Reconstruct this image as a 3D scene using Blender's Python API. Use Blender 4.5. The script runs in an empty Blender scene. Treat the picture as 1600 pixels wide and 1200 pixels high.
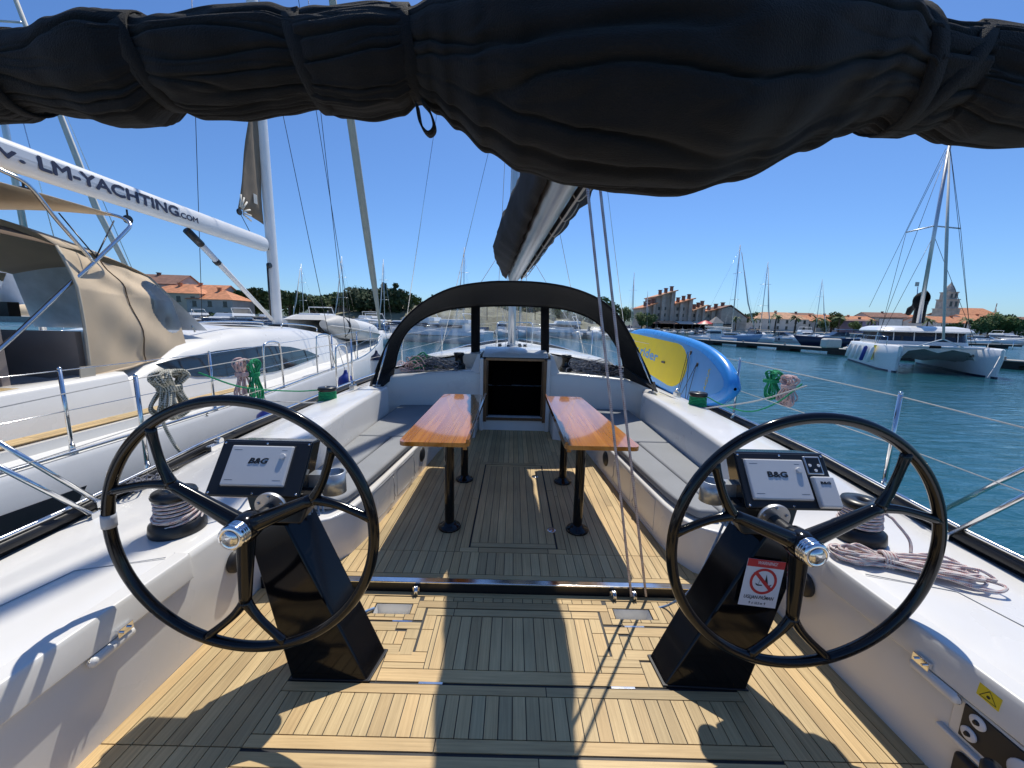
import bpy, math, random
from mathutils import Vector, Matrix, noise
random.seed(7)
R = math.radians
PI = math.pi
sc = bpy.context.scene
# ------------------------------------------------------------------ camera, world, sun, exposure
CAM = Vector((-0.03, 0, 1.62))
pitch, roll = R(9.2), R(1.3)
yw = R(0.1)
FW = Vector((-math.sin(yw) * math.cos(pitch), math.cos(yw) * math.cos(pitch), -math.sin(pitch)))
RT = FW.cross(Vector((0, 0, 1))).normalized()
UP = RT.cross(FW)
R2 = RT * math.cos(roll) + UP * math.sin(roll)
U2 = -RT * math.sin(roll) + UP * math.cos(roll)
cd = bpy.data.cameras.new('camera')
cam = bpy.data.objects.new('camera', cd)
sc.collection.objects.link(cam)
cd.sensor_width = 36
cd.lens = 13.5
cd.clip_start = 0.05
cd.clip_end = 5000
cam.matrix_world = Matrix(((R2.x, U2.x, -FW.x, CAM.x), (R2.y, U2.y, -FW.y, CAM.y), (R2.z, U2.z, -FW.z, CAM.z), (0, 0, 0, 1)))
sc.camera = cam
SUN = Vector((0.15, 0.52, 1.0)).normalized()
w = bpy.data.worlds.new('World')
sc.world = w
w.use_nodes = True
nt = w.node_tree
bg = nt.nodes['Background']
sky = nt.nodes.new('ShaderNodeTexSky')
sky.sky_type = 'NISHITA'
sky.sun_disc = False
sky.sun_elevation = math.asin(SUN.z)
sky.sun_rotation = math.atan2(SUN.x, SUN.y)
sky.air_density = 1.0
sky.dust_density = 0.4
sky.ozone_density = 2.5
tintn = nt.nodes.new('ShaderNodeVectorMath')
tintn.operation = 'MULTIPLY'
tintn.inputs[1].default_value = (0.49, 0.70, 0.98)
nt.links.new(sky.outputs[0], tintn.inputs[0])
nt.links.new(tintn.outputs[0], bg.inputs[0])
bg.inputs[1].default_value = 0.108
sd = bpy.data.lights.new('sun', 'SUN')
sd.energy = 3.4
sd.angle = R(0.5)
sd.color = (1, 0.94, 0.83)
so = bpy.data.objects.new('sun', sd)
sc.collection.objects.link(so)
so.location = (0, 0, 40)
so.rotation_euler = SUN.to_track_quat('Z', 'Y').to_euler()
sc.view_settings.view_transform = 'Standard'
sc.view_settings.look = 'None'
sc.view_settings.exposure = 0.35
sc.view_settings.gamma = 1.0
sc.cycles.max_bounces = 8
sc.cycles.transparent_max_bounces = 16


def ray(x, y):
    return FW + R2 * ((x - 800) / 600) - U2 * ((y - 600) / 600)


def aZ(x, y, z):
    v = ray(x, y)
    return CAM + v * ((z - CAM.z) / v.z)


def aY(x, y, Y):
    v = ray(x, y)
    return CAM + v * (Y / v.y)


def aX(x, y, X):
    v = ray(x, y)
    return CAM + v * ((X - CAM.x) / v.x)


# ------------------------------------------------------------------ materials
MATS = {}


def mat(name, col, rough=0.5, metal=0.0, var=0.08, vscale=6.0, bump=0.0, bscale=60.0, coat=0.0, spec=0.5, sheen=0.0, rvar=0.1):
    if name in MATS:
        return MATS[name]
    m = bpy.data.materials.new(name)
    m.use_nodes = True
    n = m.node_tree.nodes
    l = m.node_tree.links
    p = n['Principled BSDF']
    p.inputs['Roughness'].default_value = rough
    p.inputs['Metallic'].default_value = metal
    p.inputs['Coat Weight'].default_value = coat
    p.inputs['Coat Roughness'].default_value = 0.08
    p.inputs['Specular IOR Level'].default_value = spec
    p.inputs['Sheen Weight'].default_value = sheen
    tc = n.new('ShaderNodeTexCoord')
    if var > 0:
        t = n.new('ShaderNodeTexNoise')
        t.inputs['Scale'].default_value = vscale
        t.inputs['Detail'].default_value = 6
        l.new(tc.outputs['Object'], t.inputs['Vector'])
        mr = n.new('ShaderNodeMapRange')
        mr.inputs[1].default_value = 0.3
        mr.inputs[2].default_value = 0.7
        mr.inputs[3].default_value = 1 - var
        mr.inputs[4].default_value = 1 + var
        l.new(t.outputs[0], mr.inputs[0])
        mx = n.new('ShaderNodeVectorMath')
        mx.operation = 'SCALE'
        mx.inputs[0].default_value = col[:3]
        l.new(mr.outputs[0], mx.inputs['Scale'])
        l.new(mx.outputs[0], p.inputs['Base Color'])
        r2 = n.new('ShaderNodeMapRange')
        r2.inputs[3].default_value = max(0.02, rough * (1 - rvar * 2))
        r2.inputs[4].default_value = min(1, rough * (1 + rvar * 2))
        l.new(t.outputs[0], r2.inputs[0])
        l.new(r2.outputs[0], p.inputs['Roughness'])
    else:
        p.inputs['Base Color'].default_value = (*col[:3], 1)
    if bump > 0:
        t2 = n.new('ShaderNodeTexNoise')
        t2.inputs['Scale'].default_value = bscale
        t2.inputs['Detail'].default_value = 5
        l.new(tc.outputs['Object'], t2.inputs['Vector'])
        b = n.new('ShaderNodeBump')
        b.inputs['Strength'].default_value = bump
        b.inputs['Distance'].default_value = 0.01
        l.new(t2.outputs[0], b.inputs['Height'])
        l.new(b.outputs[0], p.inputs['Normal'])
    MATS[name] = m
    return m


def teak_mat(name, c1, c2, rough=0.62, coat=0.0, gs=1.0, bump=0.12):
    m = bpy.data.materials.new(name)
    m.use_nodes = True
    n = m.node_tree.nodes
    l = m.node_tree.links
    p = n['Principled BSDF']
    uv = n.new('ShaderNodeUVMap')
    mp = n.new('ShaderNodeMapping')
    mp.inputs['Scale'].default_value = (3.0 * gs, 90.0 * gs, 1)
    l.new(uv.outputs[0], mp.inputs[0])
    t = n.new('ShaderNodeTexNoise')
    t.inputs['Scale'].default_value = 1.0
    t.inputs['Detail'].default_value = 7
    t.inputs['Roughness'].default_value = 0.65
    l.new(mp.outputs[0], t.inputs['Vector'])
    rp = n.new('ShaderNodeValToRGB')
    rp.color_ramp.elements[0].position = 0.3
    rp.color_ramp.elements[0].color = (*c1, 1)
    rp.color_ramp.elements[1].position = 0.7
    rp.color_ramp.elements[1].color = (*c2, 1)
    l.new(t.outputs[0], rp.inputs[0])
    at = n.new('ShaderNodeAttribute')
    at.attribute_name = 'tint'
    mx = n.new('ShaderNodeMix')
    mx.data_type = 'RGBA'
    mx.blend_type = 'MULTIPLY'
    mx.inputs[0].default_value = 1
    l.new(rp.outputs[0], mx.inputs[6])
    l.new(at.outputs[0], mx.inputs[7])
    # worn patches
    tc = n.new('ShaderNodeTexCoord')
    t3 = n.new('ShaderNodeTexNoise')
    t3.inputs['Scale'].default_value = 2.2
    t3.inputs['Detail'].default_value = 5
    l.new(tc.outputs['Object'], t3.inputs['Vector'])
    mr = n.new('ShaderNodeMapRange')
    mr.inputs[1].default_value = 0.3
    mr.inputs[2].default_value = 0.75
    mr.inputs[3].default_value = 1.10
    mr.inputs[4].default_value = 0.80
    l.new(t3.outputs[0], mr.inputs[0])
    vm = n.new('ShaderNodeVectorMath')
    vm.operation = 'SCALE'
    l.new(mx.outputs[2], vm.inputs[0])
    l.new(mr.outputs[0], vm.inputs['Scale'])
    l.new(vm.outputs[0], p.inputs['Base Color'])
    p.inputs['Roughness'].default_value = rough
    p.inputs['Coat Weight'].default_value = coat
    p.inputs['Coat Roughness'].default_value = 0.05
    b = n.new('ShaderNodeBump')
    b.inputs['Strength'].default_value = bump
    b.inputs['Distance'].default_value = 0.002
    l.new(t.outputs[0], b.inputs['Height'])
    l.new(b.outputs[0], p.inputs['Normal'])
    MATS[name] = m
    return m


def rope_mat(name, base, fleck, amount=0.5, ku=90.0, kv=4.0):
    """braid: two crossed diagonal stripe sets in tube UV (u metres along, v round)"""
    m = bpy.data.materials.new(name)
    m.use_nodes = True
    n = m.node_tree.nodes
    l = m.node_tree.links
    p = n['Principled BSDF']
    p.inputs['Roughness'].default_value = 0.85
    uv = n.new('ShaderNodeUVMap')
    sp = n.new('ShaderNodeSeparateXYZ')
    l.new(uv.outputs[0], sp.inputs[0])

    def stripe(sg, k, kk):
        a = n.new('ShaderNodeMath'); a.operation = 'MULTIPLY'; a.inputs[1].default_value = k
        b = n.new('ShaderNodeMath'); b.operation = 'MULTIPLY'; b.inputs[1].default_value = sg * kk
        c = n.new('ShaderNodeMath'); c.operation = 'ADD'
        d = n.new('ShaderNodeMath'); d.operation = 'MULTIPLY'; d.inputs[1].default_value = 2 * PI
        e = n.new('ShaderNodeMath'); e.operation = 'SINE'
        l.new(sp.outputs[0], a.inputs[0]); l.new(sp.outputs[1], b.inputs[0])
        l.new(a.outputs[0], c.inputs[0]); l.new(b.outputs[0], c.inputs[1])
        l.new(c.outputs[0], d.inputs[0]); l.new(d.outputs[0], e.inputs[0])
        return e
    s1 = stripe(1, ku, kv)
    s2 = stripe(-1, ku, kv)
    s3 = stripe(1, ku * 0.22, 1)
    mu = n.new('ShaderNodeMath'); mu.operation = 'MULTIPLY'
    l.new(s1.outputs[0], mu.inputs[0]); l.new(s2.outputs[0], mu.inputs[1])
    gt = n.new('ShaderNodeMath'); gt.operation = 'GREATER_THAN'; gt.inputs[1].default_value = 1 - amount * 1.35
    ad = n.new('ShaderNodeMath'); ad.operation = 'MULTIPLY_ADD'; ad.inputs[1].default_value = 0.35
    l.new(s3.outputs[0], ad.inputs[0]); l.new(mu.outputs[0], ad.inputs[2])
    l.new(ad.outputs[0], gt.inputs[0])
    mx = n.new('ShaderNodeMix'); mx.data_type = 'RGBA'
    mx.inputs[6].default_value = (*base, 1)
    mx.inputs[7].default_value = (*fleck, 1)
    l.new(gt.outputs[0], mx.inputs[0])
    l.new(mx.outputs[2], p.inputs['Base Color'])
    bp = n.new('ShaderNodeBump'); bp.inputs['Strength'].default_value = 0.5; bp.inputs['Distance'].default_value = 0.002
    l.new(mu.outputs[0], bp.inputs['Height'])
    l.new(bp.outputs[0], p.inputs['Normal'])
    MATS[name] = m
    return m


def vinyl_mat(name, tint=(0.9, 0.93, 0.95), haze=0.16, lo=0.03):
    m = bpy.data.materials.new(name)
    m.use_nodes = True
    n = m.node_tree.nodes
    l = m.node_tree.links
    n.remove(n['Principled BSDF'])
    out = n['Material Output']
    tr = n.new('ShaderNodeBsdfTransparent'); tr.inputs[0].default_value = (*tint, 1)
    gl = n.new('ShaderNodeBsdfGlossy'); gl.inputs['Roughness'].default_value = 0.08
    df = n.new('ShaderNodeBsdfTranslucent'); df.inputs[0].default_value = (0.5, 0.56, 0.62, 1)
    tc = n.new('ShaderNodeTexCoord')
    mp = n.new('ShaderNodeMapping'); mp.inputs['Scale'].default_value = (4, 4, 0.8)
    t = n.new('ShaderNodeTexNoise'); t.inputs['Scale'].default_value = 2.2; t.inputs['Detail'].default_value = 5
    l.new(tc.outputs['Object'], mp.inputs[0]); l.new(mp.outputs[0], t.inputs['Vector'])
    mr = n.new('ShaderNodeMapRange'); mr.inputs[1].default_value = 0.42; mr.inputs[2].default_value = 0.75
    mr.inputs[3].default_value = lo; mr.inputs[4].default_value = haze * 2.2
    l.new(t.outputs[0], mr.inputs[0])
    m1 = n.new('ShaderNodeMixShader'); m2 = n.new('ShaderNodeMixShader')
    l.new(mr.outputs[0], m1.inputs[0]); l.new(tr.outputs[0], m1.inputs[1]); l.new(df.outputs[0], m1.inputs[2])
    fr = n.new('ShaderNodeFresnel'); fr.inputs[0].default_value = 1.45
    bp = n.new('ShaderNodeBump'); bp.inputs['Strength'].default_value = 0.4; bp.inputs['Distance'].default_value = 0.05
    l.new(t.outputs[0], bp.inputs['Height']); l.new(bp.outputs[0], gl.inputs['Normal'])
    l.new(fr.outputs[0], m2.inputs[0]); l.new(m1.outputs[0], m2.inputs[1]); l.new(gl.outputs[0], m2.inputs[2])
    l.new(m2.outputs[0], out.inputs[0])
    MATS[name] = m
    return m


GEL = mat('gelcoat', (0.74, 0.725, 0.69), 0.3, var=0.045, vscale=1.8, coat=0.3, rvar=0.25)
GELROUGH = mat('nonskid', (0.72, 0.72, 0.70), 0.55, var=0.04, vscale=3, bump=0.15, bscale=400)
TEAK = teak_mat('teak', (0.43, 0.298, 0.14), (0.64, 0.466, 0.23))
CAULK = mat('caulk', (0.018, 0.018, 0.02), 0.6, var=0.1)
VARN = teak_mat('varnished_teak', (0.40, 0.125, 0.010), (0.66, 0.27, 0.035), 0.22, coat=1.0, gs=0.35, bump=0.02)
WOODDK = teak_mat('wood_dark', (0.09, 0.04, 0.015), (0.2, 0.1, 0.04), 0.35, coat=0.4, gs=0.5, bump=0.03)
BLK = mat('black_gloss', (0.004, 0.004, 0.005), 0.11, var=0.05, spec=0.4)
BLKC = mat('black_lacquer', (0.004, 0.004, 0.005), 0.10, var=0.05, spec=0.30)
BLKM = mat('black_satin', (0.012, 0.012, 0.013), 0.35, var=0.1)
BLKP = mat('black_plastic', (0.02, 0.02, 0.022), 0.5, var=0.1)
STEEL = mat('stainless', (0.75, 0.75, 0.74), 0.16, 1.0, var=0.05, vscale=20)
CHROME = mat('chrome', (0.85, 0.85, 0.85), 0.06, 1.0, var=0.03)
ALU = mat('aluminium', (0.6, 0.61, 0.62), 0.38, 0.9, var=0.05)
ALUG = mat('anodised_grey', (0.45, 0.47, 0.48), 0.35, 0.7, var=0.05)
GREYL = mat('pale_grey_plastic', (0.57, 0.58, 0.60), 0.38, var=0.02)
GREYP = mat('grey_plastic', (0.42, 0.43, 0.45), 0.42, var=0.02)
CANVAS = mat('black_canvas', (0.011, 0.011, 0.0125), 0.85, var=0.3, vscale=9, bump=0.5, bscale=420, sheen=0.08, spec=0.2)
CUSH = mat('grey_cushion', (0.29, 0.30, 0.31), 0.85, var=0.07, vscale=3, bump=0.3, bscale=700, spec=0.2)
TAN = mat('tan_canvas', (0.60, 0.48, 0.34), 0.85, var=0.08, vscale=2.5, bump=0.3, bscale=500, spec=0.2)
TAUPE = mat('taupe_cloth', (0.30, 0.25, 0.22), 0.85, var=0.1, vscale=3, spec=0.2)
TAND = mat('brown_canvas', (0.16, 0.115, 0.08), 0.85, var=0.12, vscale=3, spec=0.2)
DARKGLASS = mat('dark_glass', (0.01, 0.014, 0.022), 0.05, var=0.0, spec=0.8)
INTERIOR = mat('dark_interior', (0.004, 0.003, 0.003), 0.8, var=0.2, spec=0.05)  # near-black colour stands in for the darkness inside the cabin
WHITE = mat('white_paint', (0.78, 0.78, 0.77), 0.35, var=0.03, coat=0.2)
SAILW = mat('sail_cloth', (0.62, 0.60, 0.54), 0.7, var=0.06)
SAILT = mat('sail_tan', (0.5, 0.45, 0.36), 0.75, var=0.08)
NAVY = mat('navy', (0.01, 0.018, 0.05), 0.4, var=0.1)
BLUE = mat('blue_fender', (0.015, 0.04, 0.28), 0.4, var=0.1)
BOATBLUE = mat('boat_blue', (0.16, 0.27, 0.42), 0.3, var=0.05)
RUB = mat('dinghy_grey', (0.5, 0.49, 0.46), 0.55, var=0.05)
RUBL = mat('dinghy_white', (0.68, 0.68, 0.66), 0.5, var=0.05)
SUPB = mat('sup_blue', (0.04, 0.30, 0.80), 0.28, var=0.03)
SUPL = mat('sup_light_blue', (0.10, 0.36, 0.76), 0.35, var=0.03)
SUPY = mat('sup_yellow', (0.86, 0.66, 0.012), 0.6, var=0.04, bump=0.1, bscale=300)
RED = mat('red', (0.55, 0.03, 0.03), 0.45, var=0.03)
YEL = mat('yellow', (0.72, 0.58, 0.03), 0.4, var=0.02)
INK = mat('ink', (0.012, 0.012, 0.014), 0.5, var=0)
INKN = mat('ink_navy', (0.02, 0.025, 0.06), 0.5, var=0)
WHT = mat('print_white', (0.72, 0.72, 0.74), 0.45, var=0)
ROPE_RED = rope_mat('rope_white_red', (0.70, 0.64, 0.60), (0.36, 0.05, 0.07), 0.36, 95, 2)
ROPE_PINK = rope_mat('rope_pink', (0.66, 0.52, 0.50), (0.5, 0.2, 0.22), 0.4)
ROPE_GREEN = rope_mat('rope_green', (0.01, 0.26, 0.10), (0.02, 0.42, 0.2), 0.5)
ROPE_DOCK = rope_mat('rope_mooring', (0.55, 0.52, 0.43), (0.10, 0.11, 0.08), 0.55, 34, 2)
ROPE_WHITE = rope_mat('rope_white', (0.62, 0.6, 0.56), (0.4, 0.4, 0.4), 0.3)
ROPE_GREY = rope_mat('rope_grey', (0.24, 0.25, 0.29), (0.05, 0.05, 0.07), 0.5)
ROPE_BLUE = rope_mat('rope_blue', (0.12, 0.25, 0.5), (0.4, 0.5, 0.62), 0.5)
ROPE_SHEET = rope_mat('rope_sheet', (0.62, 0.57, 0.56), (0.22, 0.10, 0.13), 0.42, 45, 2)
VINYL = vinyl_mat('clear_vinyl')
MILK = mat('milky_vinyl', (0.74, 0.77, 0.80), 0.35, var=0.25, vscale=3)
VINYL2 = vinyl_mat('cloudy_vinyl', (0.8, 0.83, 0.86), 0.27, 0.5)
STONE = mat('stone_wall', (0.44, 0.39, 0.33), 0.9, var=0.25, vscale=0.7)
PLASTER = [mat('plaster_cream', (0.55, 0.45, 0.33), 0.9, var=0.12, vscale=0.5), mat('plaster_white', (0.62, 0.58, 0.52), 0.9, var=0.12, vscale=0.5),
           mat('plaster_grey', (0.42, 0.40, 0.37), 0.9, var=0.15, vscale=0.5), mat('plaster_lilac', (0.28, 0.24, 0.33), 0.9, var=0.1, vscale=0.5)]
ROOF = [mat('roof_tile', (0.60, 0.25, 0.12), 0.9, var=0.3, vscale=1.2), mat('roof_tile_pale', (0.60, 0.33, 0.19), 0.9, var=0.3, vscale=1.2), mat('roof_tile_brown', (0.25, 0.13, 0.09), 0.9, var=0.3, vscale=1.2)]
WINM = mat('window_dark', (0.03, 0.035, 0.04), 0.15, var=0.1)
BARK = mat('bark', (0.10, 0.07, 0.05), 0.9, var=0.2)
LEAF = [mat('leaf_pine', (0.058, 0.095, 0.028), 0.8, var=0.5, vscale=0.8), mat('leaf_bush', (0.085, 0.135, 0.038), 0.8, var=0.45, vscale=0.8),
        mat('leaf_palm', (0.10, 0.14, 0.045), 0.75, var=0.4, vscale=1.0), mat('leaf_dark', (0.032, 0.058, 0.022), 0.85, var=0.4, vscale=0.8)]
CONC = mat('concrete', (0.33, 0.31, 0.28), 0.9, var=0.15, vscale=2)
DARKFLOAT = mat('float_dark', (0.03, 0.028, 0.026), 0.8, var=0.3)
EARTH = mat('earth', (0.22, 0.19, 0.13), 0.95, var=0.35, vscale=0.25)
ROCK = mat('rock', (0.19, 0.18, 0.115), 0.95, var=0.5, vscale=0.35)


# ------------------------------------------------------------------ mesh builder
def cr(pts, n=8, closed=False):
    pts = [Vector(p) for p in pts]
    out = []
    m = len(pts)
    rng = range(m if closed else m - 1)
    for i in rng:
        if closed:
            p0, p1, p2, p3 = pts[i - 1], pts[i], pts[(i + 1) % m], pts[(i + 2) % m]
        else:
            p1, p2 = pts[i], pts[i + 1]
            p0 = pts[i - 1] if i > 0 else p1 * 2 - p2
            p3 = pts[i + 2] if i + 2 < m else p2 * 2 - p1
        for k in range(n):
            t = k / n
            out.append(0.5 * ((2 * p1) + (p2 - p0) * t + (2 * p0 - 5 * p1 + 4 * p2 - p3) * t * t + (3 * p1 - p0 - 3 * p2 + p3) * t ** 3))
    if not closed:
        out.append(pts[-1].copy())
    return out


class MB:
    def __init__(s):
        s.v = []; s.f = []; s.sm = []; s.uv = []; s.col = []; s.mi = []; s.m = 0; s.hascol = False

    def add(s, vs, fs, smooth=False, uvs=None, col=None):
        b = len(s.v)
        s.v += [Vector(v) for v in vs]
        for i, f in enumerate(fs):
            s.f.append([b + k for k in f])
            s.sm.append(smooth)
            s.mi.append(s.m)
            s.uv.append(uvs[i] if uvs else None)
            s.col.append(col)
        if col: s.hascol = True
        return s

    def box(s, c, size, rot=None, col=None):
        c = Vector(c); hx, hy, hz = size[0] / 2, size[1] / 2, size[2] / 2
        vs = [Vector((x, y, z)) for x in (-hx, hx) for y in (-hy, hy) for z in (-hz, hz)]
        if rot is not None:
            if not isinstance(rot, Matrix): rot = Matrix.Rotation(rot, 3, 'Z')
            vs = [rot @ v for v in vs]
        vs = [v + c for v in vs]
        uv = None
        if col:
            uv = [[(vs[k].y, vs[k].x) for k in f] for f in ((0, 1, 3, 2), (4, 6, 7, 5), (0, 4, 5, 1), (2, 3, 7, 6), (0, 2, 6, 4), (1, 5, 7, 3))]
        return s.add(vs, [(0, 1, 3, 2), (4, 6, 7, 5), (0, 4, 5, 1), (2, 3, 7, 6), (0, 2, 6, 4), (1, 5, 7, 3)], col=col, uvs=uv)

    def hexa(s, b4, t4):
        return s.add(list(b4) + list(t4), [(3, 2, 1, 0), (4, 5, 6, 7), (0, 1, 5, 4), (1, 2, 6, 5), (2, 3, 7, 6), (3, 0, 4, 7)])

    def prism(s, poly, vec, smooth=False, col=None, uvs=None):
        poly = [Vector(p) for p in poly]; vec = Vector(vec); n = len(poly)
        nrm = Vector((0, 0, 0))
        for i in range(n): nrm += poly[i].cross(poly[(i + 1) % n])
        if nrm.dot(vec) < 0: poly = poly[::-1]
        s.add(poly + [p + vec for p in poly], [tuple(range(n))[::-1], tuple(range(n, 2 * n))] + [(i, (i + 1) % n, n + (i + 1) % n, n + i) for i in range(n)], smooth, uvs=uvs, col=col)
        return s

    def tube(s, path, r, n=8, closed=False, cap=True, flat=1.0):
        path = [Vector(p) for p in path]; m = len(path)
        rs = r if isinstance(r, (list, tuple)) else [r] * m
        T = []
        for i in range(m):
            a = path[i - 1] if (i > 0 or closed) else path[i]
            b = path[(i + 1) % m] if (i < m - 1 or closed) else path[i]
            d = (b - a)
            T.append(d.normalized() if d.length > 1e-9 else Vector((0, 0, 1)))
        u = T[0].orthogonal().normalized()
        if abs(T[0].z) < 0.9:
            u = (Vector((0, 0, 1)) - T[0] * T[0].z).normalized()
        vs = []; L = [0]
        for i in range(m):
            if i: L.append(L[-1] + (path[i] - path[i - 1]).length)
            u = (u - T[i] * u.dot(T[i]))
            u = u.normalized() if u.length > 1e-6 else T[i].orthogonal().normalized()
            w_ = T[i].cross(u)
            for k in range(n):
                a = 2 * PI * k / n
                vs.append(path[i] + (u * math.cos(a) * flat + w_ * math.sin(a)) * rs[i])
        fs = []; uv = []
        for i in range(m if closed else m - 1):
            j = (i + 1) % m
            l0 = L[i]; l1 = L[j] if j else L[i] + (path[0] - path[i]).length
            for k in range(n):
                k2 = (k + 1) % n
                fs.append((i * n + k, i * n + k2, j * n + k2, j * n + k))
                uv.append([(l0, k / n), (l0, (k + 1) / n), (l1, (k + 1) / n), (l1, k / n)])
        if cap and not closed:
            fs.append(tuple(range(n))[::-1]); uv.append([(0, 0)] * n)
            fs.append(tuple((m - 1) * n + k for k in range(n))); uv.append([(0, 0)] * n)
        return s.add(vs, fs, True, uv)

    def lathe(s, prof, o, axis=(0, 0, 1), n=24, smooth=True):
        o = Vector(o); ax = Vector(axis).normalized(); u = ax.orthogonal().normalized(); w_ = ax.cross(u)
        vs = []
        for (r, h) in prof:
            for k in range(n):
                a = 2 * PI * k / n
                vs.append(o + ax * h + (u * math.cos(a) + w_ * math.sin(a)) * r)
        m = len(prof)
        fs = [(i * n + k, i * n + (k + 1) % n, (i + 1) * n + (k + 1) % n, (i + 1) * n + k) for i in range(m - 1) for k in range(n)]
        s.add(vs, fs, smooth)
        s.add(vs[:n], [tuple(range(n))[::-1]], False)
        s.add(vs[-n:], [tuple(range(n))], False)
        return s

    def grid(s, rows, cu=False, cv=False, smooth=True):
        a = len(rows); b = len(rows[0])
        vs = [v for r_ in rows for v in r_]
        fs = []
        for i in range(a if cu else a - 1):
            for j in range(b if cv else b - 1):
                i2, j2 = (i + 1) % a, (j + 1) % b
                fs.append((i * b + j, i * b + j2, i2 * b + j2, i2 * b + j))
        return s.add(vs, fs, smooth)

    def build(s, name, m, parent=None, bevel=0.0, seg=2, solid=0.0, sub=0, autosm=None):
        me = bpy.data.meshes.new(name)
        off = Vector((0, 0, 0))
        p = parent
        while p is not None:
            off += Vector(p.location); p = p.parent
        me.from_pydata([v - off for v in s.v], [], s.f)
        me.polygons.foreach_set('use_smooth', s.sm if not bevel else [True] * len(s.f))
        ms = m if isinstance(m, (list, tuple)) else [m]
        for q in ms: me.materials.append(q)
        if len(ms) > 1: me.polygons.foreach_set('material_index', s.mi)
        if any(u is not None for u in s.uv):
            ul = me.uv_layers.new(name='UVMap')
            fl = []
            for f, u in zip(s.f, s.uv):
                for i in range(len(f)):
                    q = u[i] if u else (0, 0)
                    fl += [q[0], q[1]]
            ul.data.foreach_set('uv', fl)
        if s.hascol:
            ca = me.color_attributes.new('tint', 'FLOAT_COLOR', 'CORNER')
            fl = []
            for f, c in zip(s.f, s.col):
                c = c or (1, 1, 1)
                fl += [c[0], c[1], c[2], 1.0] * len(f)
            ca.data.foreach_set('color', fl)
        me.update()
        o = bpy.data.objects.new(name, me)
        sc.collection.objects.link(o)
        if parent: o.parent = parent
        if solid:
            md = o.modifiers.new('solid', 'SOLIDIFY'); md.thickness = solid; md.offset = 0
        if sub:
            md = o.modifiers.new('sub', 'SUBSURF'); md.levels = sub; md.render_levels = sub
        if bevel:
            md = o.modifiers.new('bevel', 'BEVEL'); md.width = bevel; md.segments = seg; md.limit_method = 'ANGLE'; md.angle_limit = R(35); md.harden_normals = True
        return o


def tag(o, label=None, cat=None, group=None, kind=None):
    if label: o['label'] = label
    if cat: o['category'] = cat
    if group: o['group'] = group
    if kind: o['kind'] = kind
    return o


def thing(name, label, cat, loc=(0, 0, 0), group=None):
    o = bpy.data.objects.new(name, None)
    o.empty_display_size = 0.1
    sc.collection.objects.link(o)
    o.location = loc
    return tag(o, label, cat, group)


def copy_tree(o, parent=None, loc=None, rz=None, scale=None):
    c = o.copy()
    sc.collection.objects.link(c)
    c.parent = parent
    if loc is not None: c.location = loc
    if rz is not None: c.rotation_euler = (0, 0, rz)
    if scale is not None: c.scale = scale if isinstance(scale, tuple) else (scale,) * 3
    for ch in list(CH.get(o.name, [])): pass
    for ch in [x for x in o.children]:
        copy_tree(ch, c)
    return c


CH = {}


def text(s, mb_name, m, parent, org, xdir, ydir, size, bold=0.0, **kw):
    o = _text(s, mb_name, m, parent, org, xdir, ydir, size, **kw)
    if bold:
        import bmesh
        bm_ = bmesh.new(); bm_.from_mesh(o.data); geo = list(bm_.verts) + list(bm_.edges) + list(bm_.faces)
        X_ = Vector(xdir).normalized(); Y_ = Vector(ydir).normalized(); Z_ = X_.cross(Y_)
        for i, (a, b_) in enumerate(((1, 0), (-1, 0), (0, 1), (0, -1))):
            r_ = bmesh.ops.duplicate(bm_, geom=geo)
            vs = [g for g in r_['geom'] if isinstance(g, bmesh.types.BMVert)]
            bmesh.ops.translate(bm_, verts=vs, vec=X_ * a * bold + Y_ * b_ * bold + Z_ * 0.0002 * (i + 1))
        bm_.to_mesh(o.data); bm_.free()
    return o


def _text(s, mb_name, m, parent, org, xdir, ydir, size, width=None, ext=0.0008, off=0.0, align='LEFT', shear=0.0, xs=1.0):
    """lettering laid on a surface: org = baseline point, xdir reading direction, ydir up"""
    cu = bpy.data.curves.new('lettering', 'FONT')
    cu.body = s; cu.size = size; cu.extrude = ext; cu.offset = off; cu.align_x = align; cu.shear = shear
    cu.resolution_u = 3
    ob = bpy.data.objects.new('lettering', cu)
    sc.collection.objects.link(ob)
    bpy.context.view_layer.update()
    dg = bpy.context.evaluated_depsgraph_get()
    me = bpy.data.meshes.new_from_object(ob.evaluated_get(dg))
    bpy.data.objects.remove(ob)
    X = Vector(xdir).normalized(); Y = Vector(ydir).normalized(); Z = X.cross(Y)
    xsv = [v.co.x for v in me.vertices]
    if width and xsv:
        xs = width / (max(xsv) - min(xsv))
    off_ = Vector((0, 0, 0)); p = parent
    while p is not None:
        off_ += Vector(p.location); p = p.parent
    for v in me.vertices:
        v.co = Vector(org) + X * v.co.x * xs + Y * v.co.y + Z * v.co.z - off_
    me.materials.clear(); me.materials.append(m)
    o = bpy.data.objects.new(mb_name, me)
    sc.collection.objects.link(o)
    o.parent = parent
    return o


def lerp(a, b, t): return a + (b - a) * t


def interp(tab, x):
    if x <= tab[0][0]: return tab[0][1]
    for (a, va), (b, vb) in zip(tab, tab[1:]):
        if x <= b: return va + (vb - va) * (x - a) / (b - a)
    return tab[-1][1]


def smoothi(tab, x):
    if x <= tab[0][0]: return tab[0][1]
    for (a, va), (b, vb) in zip(tab, tab[1:]):
        if x <= b:
            t = (x - a) / (b - a); t = t * t * (3 - 2 * t)
            return va + (vb - va) * t
    return tab[-1][1]


def struct(o):
    o['kind'] = 'structure'
    return o


WL = -0.9   # water level
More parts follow.
